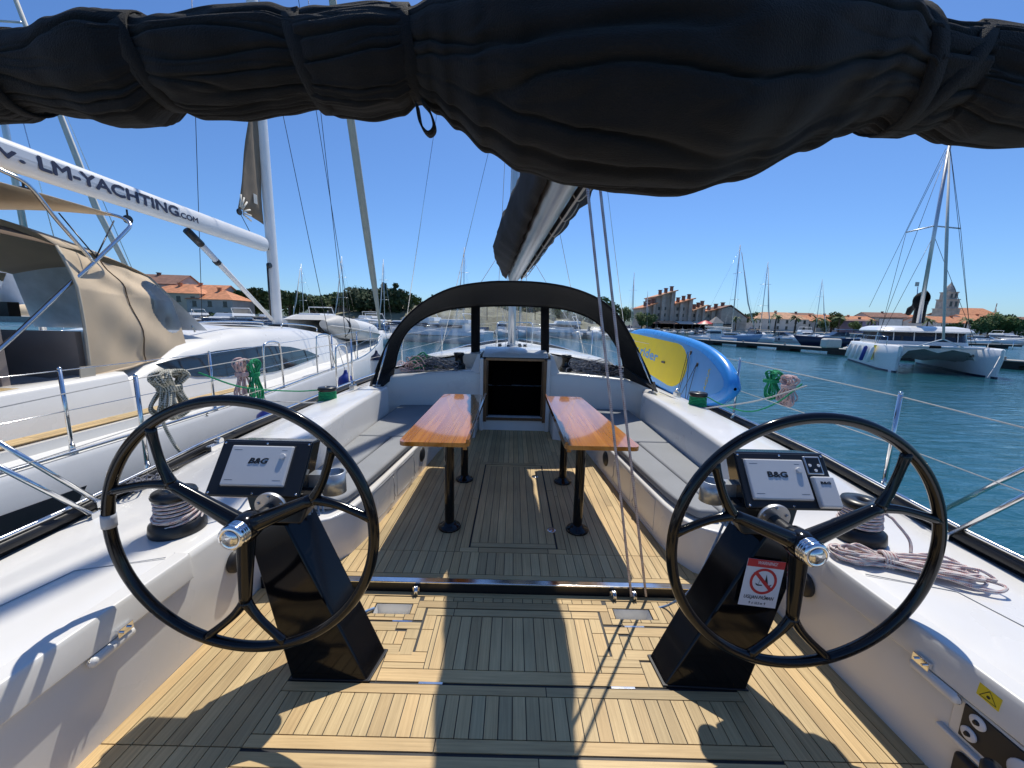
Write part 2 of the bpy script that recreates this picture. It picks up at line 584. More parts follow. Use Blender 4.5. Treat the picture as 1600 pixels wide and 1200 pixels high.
# ------------------------------------------------------------------ water
m = bpy.data.materials.new('sea_water'); m.use_nodes = True
n = m.node_tree.nodes; l = m.node_tree.links; p = n['Principled BSDF']
p.inputs['Base Color'].default_value = (0.013, 0.088, 0.115, 1)
p.inputs['Roughness'].default_value = 0.06
p.inputs['IOR'].default_value = 1.33
p.inputs['Specular IOR Level'].default_value = 0.5
tc = n.new('ShaderNodeTexCoord')
mp = n.new('ShaderNodeMapping'); mp.inputs['Rotation'].default_value = (0, 0, R(-25)); mp.inputs['Scale'].default_value = (0.55, 1.5, 1)
l.new(tc.outputs['Object'], mp.inputs[0])
t1 = n.new('ShaderNodeTexNoise'); t1.inputs['Scale'].default_value = 2.6; t1.inputs['Detail'].default_value = 5; t1.inputs['Roughness'].default_value = 0.6; t1.inputs['Distortion'].default_value = 0.6
t2 = n.new('ShaderNodeTexNoise'); t2.inputs['Scale'].default_value = 0.5; t2.inputs['Detail'].default_value = 3
l.new(mp.outputs[0], t1.inputs['Vector']); l.new(mp.outputs[0], t2.inputs['Vector'])
ad = n.new('ShaderNodeMath'); ad.operation = 'MULTIPLY_ADD'; ad.inputs[1].default_value = 2.0
l.new(t2.outputs[0], ad.inputs[0]); l.new(t1.outputs[0], ad.inputs[2])
b = n.new('ShaderNodeBump'); b.inputs['Distance'].default_value = 0.12
t4 = n.new('ShaderNodeTexNoise'); t4.inputs['Scale'].default_value = 0.045; t4.inputs['Detail'].default_value = 4; l.new(mp.outputs[0], t4.inputs['Vector'])
mrw = n.new('ShaderNodeMapRange'); mrw.inputs[1].default_value = 0.35; mrw.inputs[2].default_value = 0.65; mrw.inputs[3].default_value = 0.28; mrw.inputs[4].default_value = 0.75
l.new(t4.outputs[0], mrw.inputs[0]); l.new(mrw.outputs[0], b.inputs['Strength'])
l.new(ad.outputs[0], b.inputs['Height']); l.new(b.outputs[0], p.inputs['Normal'])
SEA = m
mb = MB(); mb.add([(-1500, -300, WL), (1500, -300, WL), (1500, 2500, WL), (-1500, 2500, WL)], [(0, 1, 2, 3)])
struct(mb.build('water', SEA))

# ------------------------------------------------------------------ the yacht underfoot
Y = thing('sailing_yacht', 'white sailing yacht underfoot with twin black steering wheels, teak cockpit and two varnished tables', 'yacht', (0, 4, WL))


def coam_h(y): return smoothi([(2.05, 0.5), (2.62, 0.735), (4.0, 0.78), (5.4, 0.77)], y)
def toe_z(y): return smoothi([(-1.5, 0.46), (1.6, 0.475), (3.3, 0.575), (6.5, 0.62), (13.5, 0.95)], y)
def beam(y): return interp([(-1.6, 2.32), (0, 2.42), (2, 2.46), (5, 2.46), (7, 2.38), (9, 2.05), (11, 1.4), (12.5, 0.75), (13.6, 0.06)], y)
def xwall(y): return interp([(-1.6, 1.62), (1.1, 1.575), (2.05, 1.525), (2.6, 1.56), (4.78, 1.6)], y)


for sgn in (-1, 1):
    rows = []
    ys = [-1.6, 0.2, 1.0, 1.6, 2.0, 2.1, 2.2, 2.3, 2.4, 2.5, 2.6, 2.8, 3.2, 3.6, 4.0, 4.4, 4.7, 4.78]
    for y in ys:
        xw, h, xo, zo = xwall(y), coam_h(y), beam(y) - 0.07, toe_z(y)
        r = 0.035
        pr = [(xw, -0.02), (xw + 0.004, 0.2), (xw + 0.006, h - r), (xw + 0.006 + r * 0.3, h - r * 0.3), (xw + 0.006 + r, h)]
        pr += [(lerp(xw + 0.05, xo, t), lerp(h, zo, max(0, (t - 0.35) / 0.65) ** 1.5)) for t in (0.15, 0.35, 0.5, 0.65, 0.8, 1.0)]
        rows.append([Vector((sgn * a, y, z)) for a, z in pr])
    mb = MB()
    if sgn < 0: rows = rows[::-1]
    mb.grid(rows)
    # forward end cap of the seat back moulding
    e = rows[-1] if sgn > 0 else rows[0]
    mb.add([Vector((sgn * 1.6, 4.78, -0.02))] + e[2:] + [Vector((e[-1].x, 4.78, -0.02))], [tuple(range(len(e)))[::sgn]])
    mb.build('coaming', GEL, Y)
    # toe rail
    pth = [Vector((sgn * (beam(y) - 0.02), y, toe_z(y) + 0.035)) for y in [-1.6 + 0.5 * k for k in range(31)]]
    MB().tube(pth, 0.05, 4).build('toe_rail', BLKM, Y)
    MB().tube([q + Vector((-sgn * 0.012, 0, 0.045)) for q in pth], 0.014, 6).build('rubbing_strip', STEEL, Y)
    # hull side
    rows = []
    for k in range(31):
        y = -1.6 + 0.5 * k
        rows.append([Vector((sgn * beam(y) * f, y, z)) for f, z in ((1, toe_z(y)), (1.0, 0.1), (0.97, -0.5), (0.9, -1.1))])
    MB().grid(rows).build('hull_side', WHITE, Y)
MB().prism([(-2.3, -1.6, -1.1), (2.3, -1.6, -1.1), (2.35, -1.6, 0.45), (-2.35, -1.6, 0.45)], (0, -0.05, 0)).build('transom', WHITE, Y)

# locker lids on the helm coamings
for sgn in (-1, 1):
    yE = 1.66 if sgn < 0 else 1.75
    mb = MB()
    pr = [(1.563, 0.375), (1.563, 0.485), (1.571, 0.5035), (1.64, 0.5045), (1.64, 0.40), (1.60, 0.36)]
    rows = []
    for y in (-1.4, 0.4, yE - 0.02, yE):
        dx = xwall(y) - 1.575
        k = 1.0 if y < yE - 0.01 else 0.6
        rows.append([Vector((sgn * (a + dx + (0.012 * (1 - k))), y, z)) for a, z in pr])
    mb.grid(rows, cv=True, smooth=False)
    mb.add(rows[-1], [tuple(range(6))])
    mb.build('locker_lid', GEL, Y, bevel=0.006)
    # finger recess + latch
    yl = 1.31 if sgn < 0 else 1.25
    mb = MB(); mb.box((sgn * 1.548, yl - 0.02, 0.352), (0.036, 0.17, 0.04)); mb.build('handle_recess', GEL, Y, bevel=0.02, seg=4)
    mb = MB(); mb.box((sgn * 1.536, yl + 0.02, 0.392), (0.014, 0.06, 0.034))
    for d in (-0.015, 0.015): mb.lathe([(0.005, 0), (0.005, 0.012)], (sgn * 1.530, yl + 0.02 + d, 0.392), (-sgn, 0, 0), 10)
    mb.build('latch', CHROME, Y, bevel=0.003)
    # round loudspeaker let into the coaming
    ysp = 1.92 if sgn < 0 else 1.84
    cx = sgn * (xwall(ysp) + 0.004)
    sp = MB().lathe([(0.062, 0), (0.062, 0.016), (0.052, 0.026), (0.02, 0.03), (0.001, 0.031)], (cx, ysp, 0.29), (-sgn, 0, 0), 28).build('loudspeaker', BLKP, Y)
    # fine moulded seam on top
    mb = MB()
    pth = [(sgn * 2.25, -1.0, 0.4985), (sgn * 2.0, 1.2, 0.5), (sgn * 1.93, 1.52, 0.501), (sgn * 1.62, 1.62, 0.506)]
    mb.tube([Vector(q) for q in pth], 0.0025, 4).build('moulded_seam', GREYP, Y)

# ---- teak soles, plank by plank
def clip(poly, p0, nrm):
    out = []
    for i in range(len(poly)):
        a, b_ = poly[i], poly[(i + 1) % len(poly)]
        da = (a[0] - p0[0]) * nrm[0] + (a[1] - p0[1]) * nrm[1]
        db = (b_[0] - p0[0]) * nrm[0] + (b_[1] - p0[1]) * nrm[1]
        if da >= 0: out.append(a)
        if (da >= 0) != (db >= 0):
            t = da / (da - db)
            out.append((a[0] + (b_[0] - a[0]) * t, a[1] + (b_[1] - a[1]) * t))
    return out


GAP = 0.0021


def shrink(poly, g=GAP):
    ar = sum(poly[i][0] * poly[(i + 1) % len(poly)][1] - poly[(i + 1) % len(poly)][0] * poly[i][1] for i in range(len(poly)))
    if ar < 0: poly = poly[::-1]
    out = poly
    for i in range(len(poly)):
        a, b_ = poly[i], poly[(i + 1) % len(poly)]
        dx, dy = b_[0] - a[0], b_[1] - a[1]; L = math.hypot(dx, dy)
        if L < 1e-6: continue
        nr = (-dy / L, dx / L)
        out = clip(out, (a[0] + nr[0] * g, a[1] + nr[1] * g), nr)
        if len(out) < 3: return []
    return out


def plank(mb, poly, z, along, g=GAP):
    q = shrink(poly, g)
    if len(q) < 3: return
    t = random.gauss(1, 0.085); wv = random.uniform(-0.04, 0.04)
    col = (t * (1 + wv), t, t * (1 - wv))
    ou, ov = random.uniform(0, 50), random.uniform(0, 50)
    nn = len(q)
    def uvp(a): return (a[0] * along[0] + a[1] * along[1] + ou, -a[0] * along[1] + a[1] * along[0] + ov)
    top = [(a[0], a[1], z) for a in q]; bot = [(a[0], a[1], z - 0.006) for a in q]
    fs = [tuple(range(nn))] + [(i, nn + i, nn + (i + 1) % nn, (i + 1) % nn) for i in range(nn)]
    al = q + q
    mb.add(top + bot, fs, False, [[uvp(al[k]) for k in f] for f in fs], col)


def field(mb, region, z, along=(0, 1), wd=0.057, off=0.0, butt=None):
    L = math.hypot(*along); along = (along[0] / L, along[1] / L); ac = (along[1], -along[0])
    s_ = [a[0] * ac[0] + a[1] * ac[1] for a in region]
    k0 = math.floor((min(s_) - off) / wd); k1 = math.ceil((max(s_) - off) / wd)
    for k in range(k0, k1):
        lo, hi = off + k * wd, off + (k + 1) * wd
        q = clip(region, (ac[0] * lo, ac[1] * lo), ac)
        if len(q) < 3: continue
        q = clip(q, (ac[0] * hi, ac[1] * hi), (-ac[0], -ac[1]))
        if len(q) < 3: continue
        if butt:
            t_ = [a[0] * along[0] + a[1] * along[1] for a in q]
            c = min(t_); first = True
            while c < max(t_):
                e_ = c + (random.uniform(0.3, 1) if first else random.uniform(0.75, 1)) * butt; first = False
                if max(t_) - e_ < 0.15: e_ = max(t_) + 1
                qq = clip(q, (along[0] * c, along[1] * c), along)
                qq = clip(qq, (along[0] * e_, along[1] * e_), (-along[0], -along[1])) if len(qq) > 2 else []
                if len(qq) > 2: plank(mb, qq, z, along)
                c = e_
        else:
            plank(mb, q, z, along)


def rect(x0, x1, y0, y1): return [(x0, y0), (x1, y0), (x1, y1), (x0, y1)]


def edge_x(y): return 1.575 - (0.05 / 0.95) * (y - 1.1) - 0.54


def wide(x0, x1, y0, y1):
    """like rect, but an end written as +-1.0 runs out to the margin planks"""
    def ex(x, y): return math.copysign(edge_x(y), x) if abs(abs(x) - 1.0) < 1e-6 else x
    return [(ex(x0, y0), y0), (ex(x1, y0), y0), (ex(x1, y1), y1), (ex(x0, y1), y1)]


# caulk bases (aft sole and forward sole)
mb = MB()
for x0, x1, y0, y1 in ((-1.6, 1.6, -1.6, 1.9), (-1.55, -0.79, 1.9, 2.086), (-0.57, 0.57, 1.9, 2.086), (0.79, 1.55, 1.9, 2.086), (-0.79, -0.57, 1.985, 2.086), (0.57, 0.79, 1.985, 2.086)):
    mb.prism([(x0, y0, -0.03), (x1, y0, -0.03), (x1, y1, -0.03), (x0, y1, -0.03)], (0, 0, 0.025 + 0.0))
mb.build('deck_caulking', CAULK, Y)
TA = MB(); zt = 0.0
X = (1, 0)
for a, b_ in ((-1.05, 0), (0, 1.05)):
    pass
plank(TA, wide(-1.0, 1.0, 2.046, 2.084), zt, X)
for k in range(-9, 9): plank(TA, rect(k * 0.058, k * 0.058 + 0.058, 2.010, 2.046), zt, X)
for s in (-1, 1):
    def mr(x0, x1, y0, y1): return wide(min(s * x0, s * x1), max(s * x0, s * x1), y0, y1)
    plank(TA, mr(0.32, 0.545, 1.957, 2.010), zt, X)
    plank(TA, mr(0.493, 0.545, 1.862, 1.957), zt, (0, 1))
    # pocket frame
    plank(TA, mr(0.545, 0.815, 1.985, 2.040), zt, X)
    plank(TA, mr(0.545, 0.575, 1.905, 1.985), zt, (0, 1))
    plank(TA, mr(0.785, 0.815, 1.905, 1.985), zt, (0, 1))
    plank(TA, mr(0.545, 0.60, 1.862, 1.905), zt, X)
    for k in range(4): plank(TA, mr(0.60 + 0.055 * k, 0.655 + 0.055 * k, 1.88, 1.905), zt, X)
    plank(TA, mr(0.60, 1.0, 1.857, 1.88), zt, X)
    field(TA, mr(0.815, 1.0, 1.88, 2.045), zt, (0, 1), 0.057)
    # side lid
    plank(TA, mr(0.62, 1.0, 1.785, 1.846), zt + 0.001, X)
    plank(TA, mr(0.492, 0.62, 1.80, 1.846), zt + 0.001, X)
    plank(TA, mr(0.492, 0.56, 1.735, 1.80), zt + 0.001, (0, 1))
    plank(TA, mr(0.492, 0.56, 1.64, 1.735), zt + 0.001, (0, 1))
    field(TA, mr(0.56, 1.0, 1.70, 1.785), zt + 0.001, (0, 1), 0.055)
    plank(TA, mr(0.56, 1.0, 1.64, 1.70), zt + 0.001, X)
    # hatch flank
    plank(TA, mr(0.42, 0.483, 1.80, 1.90), zt, (0, 1))
    plank(TA, mr(0.42, 0.483, 1.66, 1.80), zt, (0, 1))
    plank(TA, mr(0.42, 0.62, 1.60, 1.66), zt, X)
    plank(TA, mr(0.42, 0.62, 1.566, 1.60), zt, X)
    plank(TA, mr(0.62, 0.70, 1.50, 1.632), zt, (0, 1))
    # side runs beside the coaming, follow the wall
    sl = (xwall(1.1) - xwall(2.05)) / 0.95
    def q4(xa, xb, ya, yb):
        def wx(o, y_): return s * (1.575 - sl * (y_ - 1.1) - o)
        return [(wx(xa, ya), ya), (wx(xb, ya), ya), (wx(xb, yb), yb), (wx(xa, yb), yb)]
    w2 = 0.06
    for k in range(9):
        ya = -0.6
        plank(TA, q4(k * w2, (k + 1) * w2, ya, 1.215), zt, (-s * sl, 1))
        plank(TA, q4(k * w2, (k + 1) * w2, 1.215, 2.082), zt, (-s * sl, 1))
plank(TA, rect(-0.32, 0.32, 1.957, 2.010), zt, X)
for a, b_ in ((-0.483, -0.33), (-0.33, 0.33), (0.33, 0.483)): plank(TA, rect(a, b_, 1.90, 1.952), zt, X)
field(TA, rect(-0.42, 0.42, 1.566, 1.897), zt, (0, 1), 0.0565)
plank(TA, rect(-0.62, 0.62, 1.50, 1.566), zt, X)
plank(TA, wide(-1.0, 0.15, 1.443, 1.489), zt, X); plank(TA, wide(0.15, 1.0, 1.443, 1.489), zt, X)
field(TA, wide(-1.0, 1.0, 1.264, 1.443), zt, (0, 1), 0.0575)
plank(TA, wide(-1.0, -0.3, 1.214, 1.264), zt, X); plank(TA, wide(-0.3, 1.0, 1.214, 1.264), zt, X)
plank(TA, wide(-1.0, 0.1, 1.15, 1.203), zt, X); plank(TA, wide(0.1, 1.0, 1.15, 1.203), zt, X)
field(TA, wide(-1.0, 1.0, -0.6, 1.15), zt, (0, 1), 0.0575, butt=1.6)
TA.build('helm_teak_deck', TEAK, Y)
# hinges in the sole
for hx, hy in ((-0.37, 1.4945), (0.50, 1.4945), (-0.60, 1.851), (0.66, 1.851)):
    MB().box((hx, hy, 0.0), (0.11, 0.012, 0.006)).build('hinge', STEEL, Y, bevel=0.002)
# line pockets with white liners and small blocks
for s in (-1, 1):
    mb = MB()
    x0, x1 = sorted((s * 0.578, s * 0.782))
    mb.add([(x0, 1.908, -0.004), (x1, 1.908, -0.004), (x1, 1.983, -0.004), (x0, 1.983, -0.004), (x0 + .01, 1.915, -0.07), (x1 - .01, 1.915, -0.07), (x1 - .01, 1.98, -0.07), (x0 + .01, 1.98, -0.07)],
           [(4, 5, 6, 7), (0, 4, 7, 3), (1, 2, 6, 5), (3, 7, 6, 2), (0, 1, 5, 4)])
    mb.build('line_pocket', GEL, Y)
# forward cockpit sole, one step up
zf = 0.065
foot = [(-1.6, 2.10), (1.6, 2.10), (1.6, 5.6), (-1.6, 5.6)]
MB().prism([(a, b_, -0.02) for a, b_ in foot], (0, 0, 0.02 + zf - 0.005)).build('cockpit_caulking', CAULK, Y)
TF = MB()
for a, b_ in ((-1.3, -0.4), (-0.4, 0.55), (0.55, 1.3)): plank(TF, rect(a, b_, 2.125, 2.165), zf, X)
for s in (-1, 1):
    for k in range(22): plank(TF, rect(min(s * (0.0 + k * 0.0575), s * (k * 0.0575 + 0.0575)), max(s * (k * 0.0575), s * (k * 0.0575 + 0.0575)), 2.165, 2.40), zf, (0, 1))
field(TF, rect(-1.25, -0.37, 2.40, 5.5), zf, (0, 1), 0.0575, butt=2.2)
field(TF, rect(0.37, 1.25, 2.40, 5.5), zf, (0, 1), 0.0575, butt=2.2)
for a, b_ in ((-0.37, -0.24), (-0.24, 0.24), (0.24, 0.37)):
    plank(TF, rect(a, b_, 2.40, 2.455), zf, X); plank(TF, rect(a, b_, 4.03, 4.09), zf, X)
plank(TF, rect(-0.37, -0.31, 2.455, 3.2), zf, (0, 1)); plank(TF, rect(-0.37, -0.31, 3.2, 4.03), zf, (0, 1))
plank(TF, rect(0.31, 0.37, 2.455, 3.4), zf, (0, 1)); plank(TF, rect(0.31, 0.37, 3.4, 4.03), zf, (0, 1))
field(TF, rect(-0.30, 0.30, 2.515, 3.98), zf, (0, 1), 0.06)
plank(TF, rect(-0.30, 0.30, 2.463, 2.515), zf, X); plank(TF, rect(-0.30, 0.30, 3.98, 4.022), zf, X)
field(TF, rect(-0.37, 0.37, 4.09, 5.5), zf, (0, 1), 0.0575)
TF.build('cockpit_teak_deck', TEAK, Y)
# deck rings
for px_, py_ in ((0.29, 2.70), (0.22, 3.72)):
    c = Vector((px_, py_, zf + 0.002))
    MB().lathe([(0.034, 0), (0.034, 0.003), (0.02, 0.004), (0.001, 0.002)], c, n=20).build('deck_ring', STEEL, Y)
# threshold: polished bar over a dark step face
MB().box((0, 2.106, 0.058), (3.02, 0.042, 0.012)).build('threshold_bar', STEEL, Y, bevel=0.004)
MB().box((0, 2.098, 0.019), (3.02, 0.02, 0.064)).build('step_riser', BLKM, Y)
for bx in (-0.58, 0.60, 0.72):
    mb = MB(); mb.lathe([(0.026, -0.01), (0.03, -0.006), (0.018, 0), (0.03, 0.006), (0.026, 0.01)], (bx, 2.068, 0.022), (1, 0.2, 0), 18)
    mb.box((bx, 2.078, 0.022), (0.04, 0.014, 0.036)); mb.build('turning_block', STEEL, Y)

# ---- seats: curved fronts, tops
def seat_outline(off=0.0, yend=5.42):
    P = [(1.60, 2.14), (1.42, 2.14), (1.26, 2.17), (1.15, 2.24), (1.085, 2.36), (1.05, 2.55), (1.02, 2.9), (0.955, 3.75), (0.90, 4.4), (0.86, 4.75), (0.74, 4.92), (0.52, 5.0), (0.52, yend), (1.60, yend)]
    if off:
        c = (1.45, 3.9)
        P = [(a + off * (1 if a < 1.5 else 0), b_ + off * (1 if b_ < 2.6 else 0)) for a, b_ in P]
    return P


for s in (-1, 1):
    P = seat_outline()
    mb = MB(); mb.prism([(s * a, b_, zf - 0.03) for a, b_ in P], (0, 0, 0.41 - zf)); mb.build('seat_base', GEL, Y, bevel=0.02, seg=3)
    # round loudspeaker, locker door and latch cord on the seat front
    MB().lathe([(0.075, 0), (0.075, 0.012), (0.06, 0.02), (0.02, 0.024), (0.001, 0.024)], (s * 0.957, 3.80, 0.245), (-s, -0.1, 0), 28).build('loudspeaker', BLKP, Y)
    for ya, yb in ((2.66, 3.05), (3.12, 3.55)):
        xa_, xb_ = interp([(2.55, 1.05), (2.9, 1.02), (3.75, 0.955)], ya), interp([(2.55, 1.05), (2.9, 1.02), (3.75, 0.955)], yb)
        MB().tube([(s * xa_, ya, 0.11), (s * xb_, yb, 0.11), (s * xb_, yb, 0.35), (s * xa_, ya, 0.35)], 0.003, 5, closed=True).build('locker_joint', GREYP, Y)
        MB().tube(cr([(s * (xb_ - 0.004), yb - 0.03, 0.33), (s * (xb_ - 0.02), yb - 0.045, 0.26), (s * (xb_ - 0.01), yb - 0.03, 0.2), (s * (xb_ - 0.02), yb - 0.02, 0.15)], 4), 0.004, 6).build('latch_cord', ROPE_WHITE, Y)
    # cushions lie on the seats: things of their own
def cushion(name, label, poly, z0, th, group):
    cx = sum(p_[0] for p_ in poly) / len(poly); cy = sum(p_[1] for p_ in poly) / len(poly)
    mb = MB(); mb.prism([(a, b_, z0) for a, b_ in poly], (0, 0, th))
    mb.v = [v - Vector((cx, cy, z0)) for v in mb.v]
    o = mb.build(name, CUSH, None, bevel=0.022, seg=3)
    o.location = (cx, cy, z0)
    tag(o, label, 'seat cushion', group)
    return o


ZS = 0.392
for s, sd_ in ((-1, 'port, left-hand'), (1, 'starboard, right-hand')):
    side = 'left' if s < 0 else 'right'
    aftp = [(1.545, 2.25), (1.40, 2.22), (1.27, 2.25), (1.18, 2.31), (1.115, 2.42), (1.085, 2.6), (1.05, 2.95), (0.985, 3.74)]
    inner = aftp[3:] + [(1.235, 3.74), (1.32, 2.3)]
    outer = [(1.58, 3.74), (1.245, 3.74), (1.33, 2.27), (1.40, 2.235), (1.535, 2.25)]
    fwd = [(1.585, 3.755), (0.985, 3.755), (0.93, 4.4), (0.89, 4.74), (0.78, 4.95), (0.6, 5.03), (0.6, 5.28), (1.58, 5.2), (1.585, 4.7)]
    cushion('seat_cushion', 'grey cushion along the inner edge of the %s cockpit bench, nearest the wheel' % side, [(s * a, b_) for a, b_ in inner], ZS, 0.062, 'grey cockpit cushions')
    cushion('seat_cushion', 'grey cushion against the backrest of the %s cockpit bench' % side, [(s * a, b_) for a, b_ in outer], ZS, 0.062, 'grey cockpit cushions')
    cushion('seat_cushion', 'grey corner cushion at the forward end of the %s cockpit bench' % side, [(s * a, b_) for a, b_ in fwd], ZS, 0.062, 'grey cockpit cushions')

# ---- tables
for s in (-1, 1):
    x0, x1 = (0.335, 0.85) if s > 0 else (-0.80, -0.315)
    ya, yb = 2.505, 4.26
    xf0, xf1 = (0.345, 0.745) if s > 0 else (-0.82, -0.365)   # narrows forward
    if s < 0: xf0 = -0.80
    mb = MB()
    r = 0.05
    def corner(cx, cy, a0, a1, rr=r): return [(cx + rr * math.cos(R(a0 + (a1 - a0) * k / 5)), cy + rr * math.sin(R(a0 + (a1 - a0) * k / 5))) for k in range(6)]
    out = corner(x0 + r, ya + r, 180, 270) + corner(x1 - r, ya + r, 270, 360) + corner(xf1 - r, yb - r, 0, 90) + corner(xf0 + r, yb - r, 90, 180)
    # boards glued side by side, one slab each, plus edge frame
    nb = 5
    for k in range(nb):
        lo, hi = x0 + (x1 - x0) * k / nb, x0 + (x1 - x0) * (k + 1) / nb
        q = clip(out, (lo, 0), (1, 0)); q = clip(q, (hi, 0), (-1, 0))
        if len(q) < 3: continue
        t = random.uniform(0.85, 1.12); ou, ov = random.uniform(0, 9), random.uniform(0, 9)
        nn = len(q)
        vs = [(a, b_, 0.80) for a, b_ in q] + [(a, b_, 0.77) for a, b_ in q]
        fs = [tuple(range(nn)), tuple(range(nn, 2 * nn))[::-1]] + [(i, nn + i, nn + (i + 1) % nn, (i + 1) % nn) for i in range(nn)]
        mb.add(vs, fs, False, [[(vs[j][1] + ou, vs[j][0] + ov) for j in f] for f in fs], (t, t, t))
    root = bpy.data.objects.new('cockpit_table', None); sc.collection.objects.link(root); root.parent = Y; root.location = Vector((s * 0.48, 3.2, zf)) - Vector(Y.location)
    mb.build('tabletop', VARN, root)
    # folded leaf hanging/standing along the inner edge
    xi = x0 if s > 0 else x1
    m2 = MB(); m2.box((xi + s * 0.013, (ya + yb) / 2, 0.812), (0.022, yb - ya - 0.02, 0.022), col=(0.6, 0.55, 0.5)); m2.build('edge_trim', VARN, root, bevel=0.003)
    m2 = MB(); m2.box((xi + s * 0.035, (ya + yb) / 2, 0.752), (0.03, yb - ya - 0.08, 0.03), col=(0.5, 0.5, 0.5)); m2.build('folded_leaf', VARN, root, bevel=0.003)
    for py_ in (2.71, 3.60):
        m2 = MB(); m2.lathe([(0.036, 0.02), (0.036, 0.7)], (s * 0.485, py_, zf), n=24)
        lg = m2.build('leg', BLK, root)
        MB().lathe([(0.083, 0.0), (0.085, 0.008), (0.08, 0.02), (0.055, 0.026), (0.045, 0.045), (0.036, 0.05)], (s * 0.485, py_, zf), n=28).build('leg_flange', BLK, lg)
        MB().box((s * 0.485, py_, 0.756), (0.22, 0.12, 0.02)).build('leg_bracket', ALU, lg, bevel=0.004)

# ---- cabin bulkhead, ledge, companionway
def bulk_y(x): return 5.45 - 0.30 * (abs(x) / 1.7) ** 2.2
def bulk_z(x): return 0.93 - 0.07 * (abs(x) / 1.7) ** 2
for s in (-1, 1):
    rows = []
    for k in range(17):
        x = lerp(0.50, 1.86, k / 16)
        y, z = bulk_y(x), bulk_z(x)
        rows.append([Vector((s * x, y - 0.02, 0.0)), Vector((s * x, y - 0.006, z - 0.25)), Vector((s * x, y, z - 0.05)), Vector((s * x, y + 0.012, z - 0.012)), Vector((s * x, y + 0.05, z)), Vector((s * x, y + 0.45, z - 0.02)), Vector((s * x, 6.3, z - 0.02))])
    if s > 0: rows = rows[::-1]
    MB().grid(rows).build('cockpit_bulkhead', GEL, Y)
    # side moulding closing the bench corner
    rows = []
    for y in (4.76, 5.0, 5.3, 5.7, 6.3):
        xo, zo = beam(y) - 0.07, toe_z(y)
        rows.append([Vector((s * 1.72, y, 0.0)), Vector((s * 1.725, y, 0.72)), Vector((s * 1.76, y, 0.765)), Vector((s * 1.86, y, 0.77)), Vector((s * 2.1, y, 0.7)), Vector((s * xo, y, zo))])
    if s < 0: rows = rows[::-1]
    MB().grid(rows).build('side_moulding', GEL, Y)
# companionway surround
cw = MB()
for s in (-1, 1):
    cw.box((s * 0.475, 5.44, 0.55), (0.055, 0.16, 1.10))
cw.box((0, 5.46, 0.13), (1.0, 0.12, 0.14 + 0.12))
cw.build('companionway_moulding', GEL, Y, bevel=0.012, seg=3)
fr = MB()
for s in (-1, 1):
    fr.add([], [])
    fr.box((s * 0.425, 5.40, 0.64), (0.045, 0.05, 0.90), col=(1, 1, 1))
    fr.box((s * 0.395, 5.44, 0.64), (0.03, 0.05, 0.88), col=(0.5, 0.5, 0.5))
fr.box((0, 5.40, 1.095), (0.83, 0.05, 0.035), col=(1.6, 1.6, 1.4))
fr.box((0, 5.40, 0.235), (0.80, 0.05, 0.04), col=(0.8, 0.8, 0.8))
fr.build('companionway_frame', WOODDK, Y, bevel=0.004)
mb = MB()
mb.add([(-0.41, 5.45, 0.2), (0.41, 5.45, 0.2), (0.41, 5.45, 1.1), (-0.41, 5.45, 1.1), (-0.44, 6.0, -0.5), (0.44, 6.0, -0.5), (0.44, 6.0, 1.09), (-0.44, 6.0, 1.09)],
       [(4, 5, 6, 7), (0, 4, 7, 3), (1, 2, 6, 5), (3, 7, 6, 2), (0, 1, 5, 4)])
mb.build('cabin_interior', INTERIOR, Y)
MB().box((-0.2, 5.94, 0.5), (0.3, 0.03, 0.8)).build('saloon_joinery', INTERIOR, Y, bevel=0.004)  # cabin darkness put into its colour, not the wood's own tone
# hatch garage + triangular cheeks
hg = MB()
hg.hexa([(-0.47, 5.42, 1.118), (0.47, 5.42, 1.118), (0.52, 6.5, 1.10), (-0.52, 6.5, 1.10)], [(-0.46, 5.50, 1.175), (0.46, 5.50, 1.175), (0.50, 6.5, 1.20), (-0.50, 6.5, 1.20)])
hg.build('sliding_hatch', GEL, Y, bevel=0.012, seg=3)
for s in (-1, 1):
    c_ = MB()
    c_.prism([(s * 0.505, 5.40, 0.90), (s * 0.66, 5.44, 0.90), (s * 0.535, 5.9, 1.16), (s * 0.505, 5.9, 1.18), (s * 0.505, 5.46, 1.14)], (0, 0.004, 0))
    c_.v = c_.v[:0]; c_.f = []; c_.sm = []; c_.mi = []; c_.uv = []; c_.col = []
    a = [Vector(q) for q in ((s * 0.503, 5.41, 0.88), (s * 0.65, 5.44, 0.88), (s * 0.54, 5.5, 1.15), (s * 0.503, 5.5, 1.16))]
    b2 = [Vector(q) for q in ((s * 0.503, 6.3, 0.88), (s * 0.65, 6.3, 0.88), (s * 0.54, 6.3, 1.15), (s * 0.503, 6.3, 1.16))]
    if s < 0: a, b2 = b2, a
    c_.hexa([a[0], a[1], b2[1], b2[0]], [a[3], a[2], b2[2], b2[3]])
    c_.build('hatch_cheek', GEL, Y, bevel=0.008)

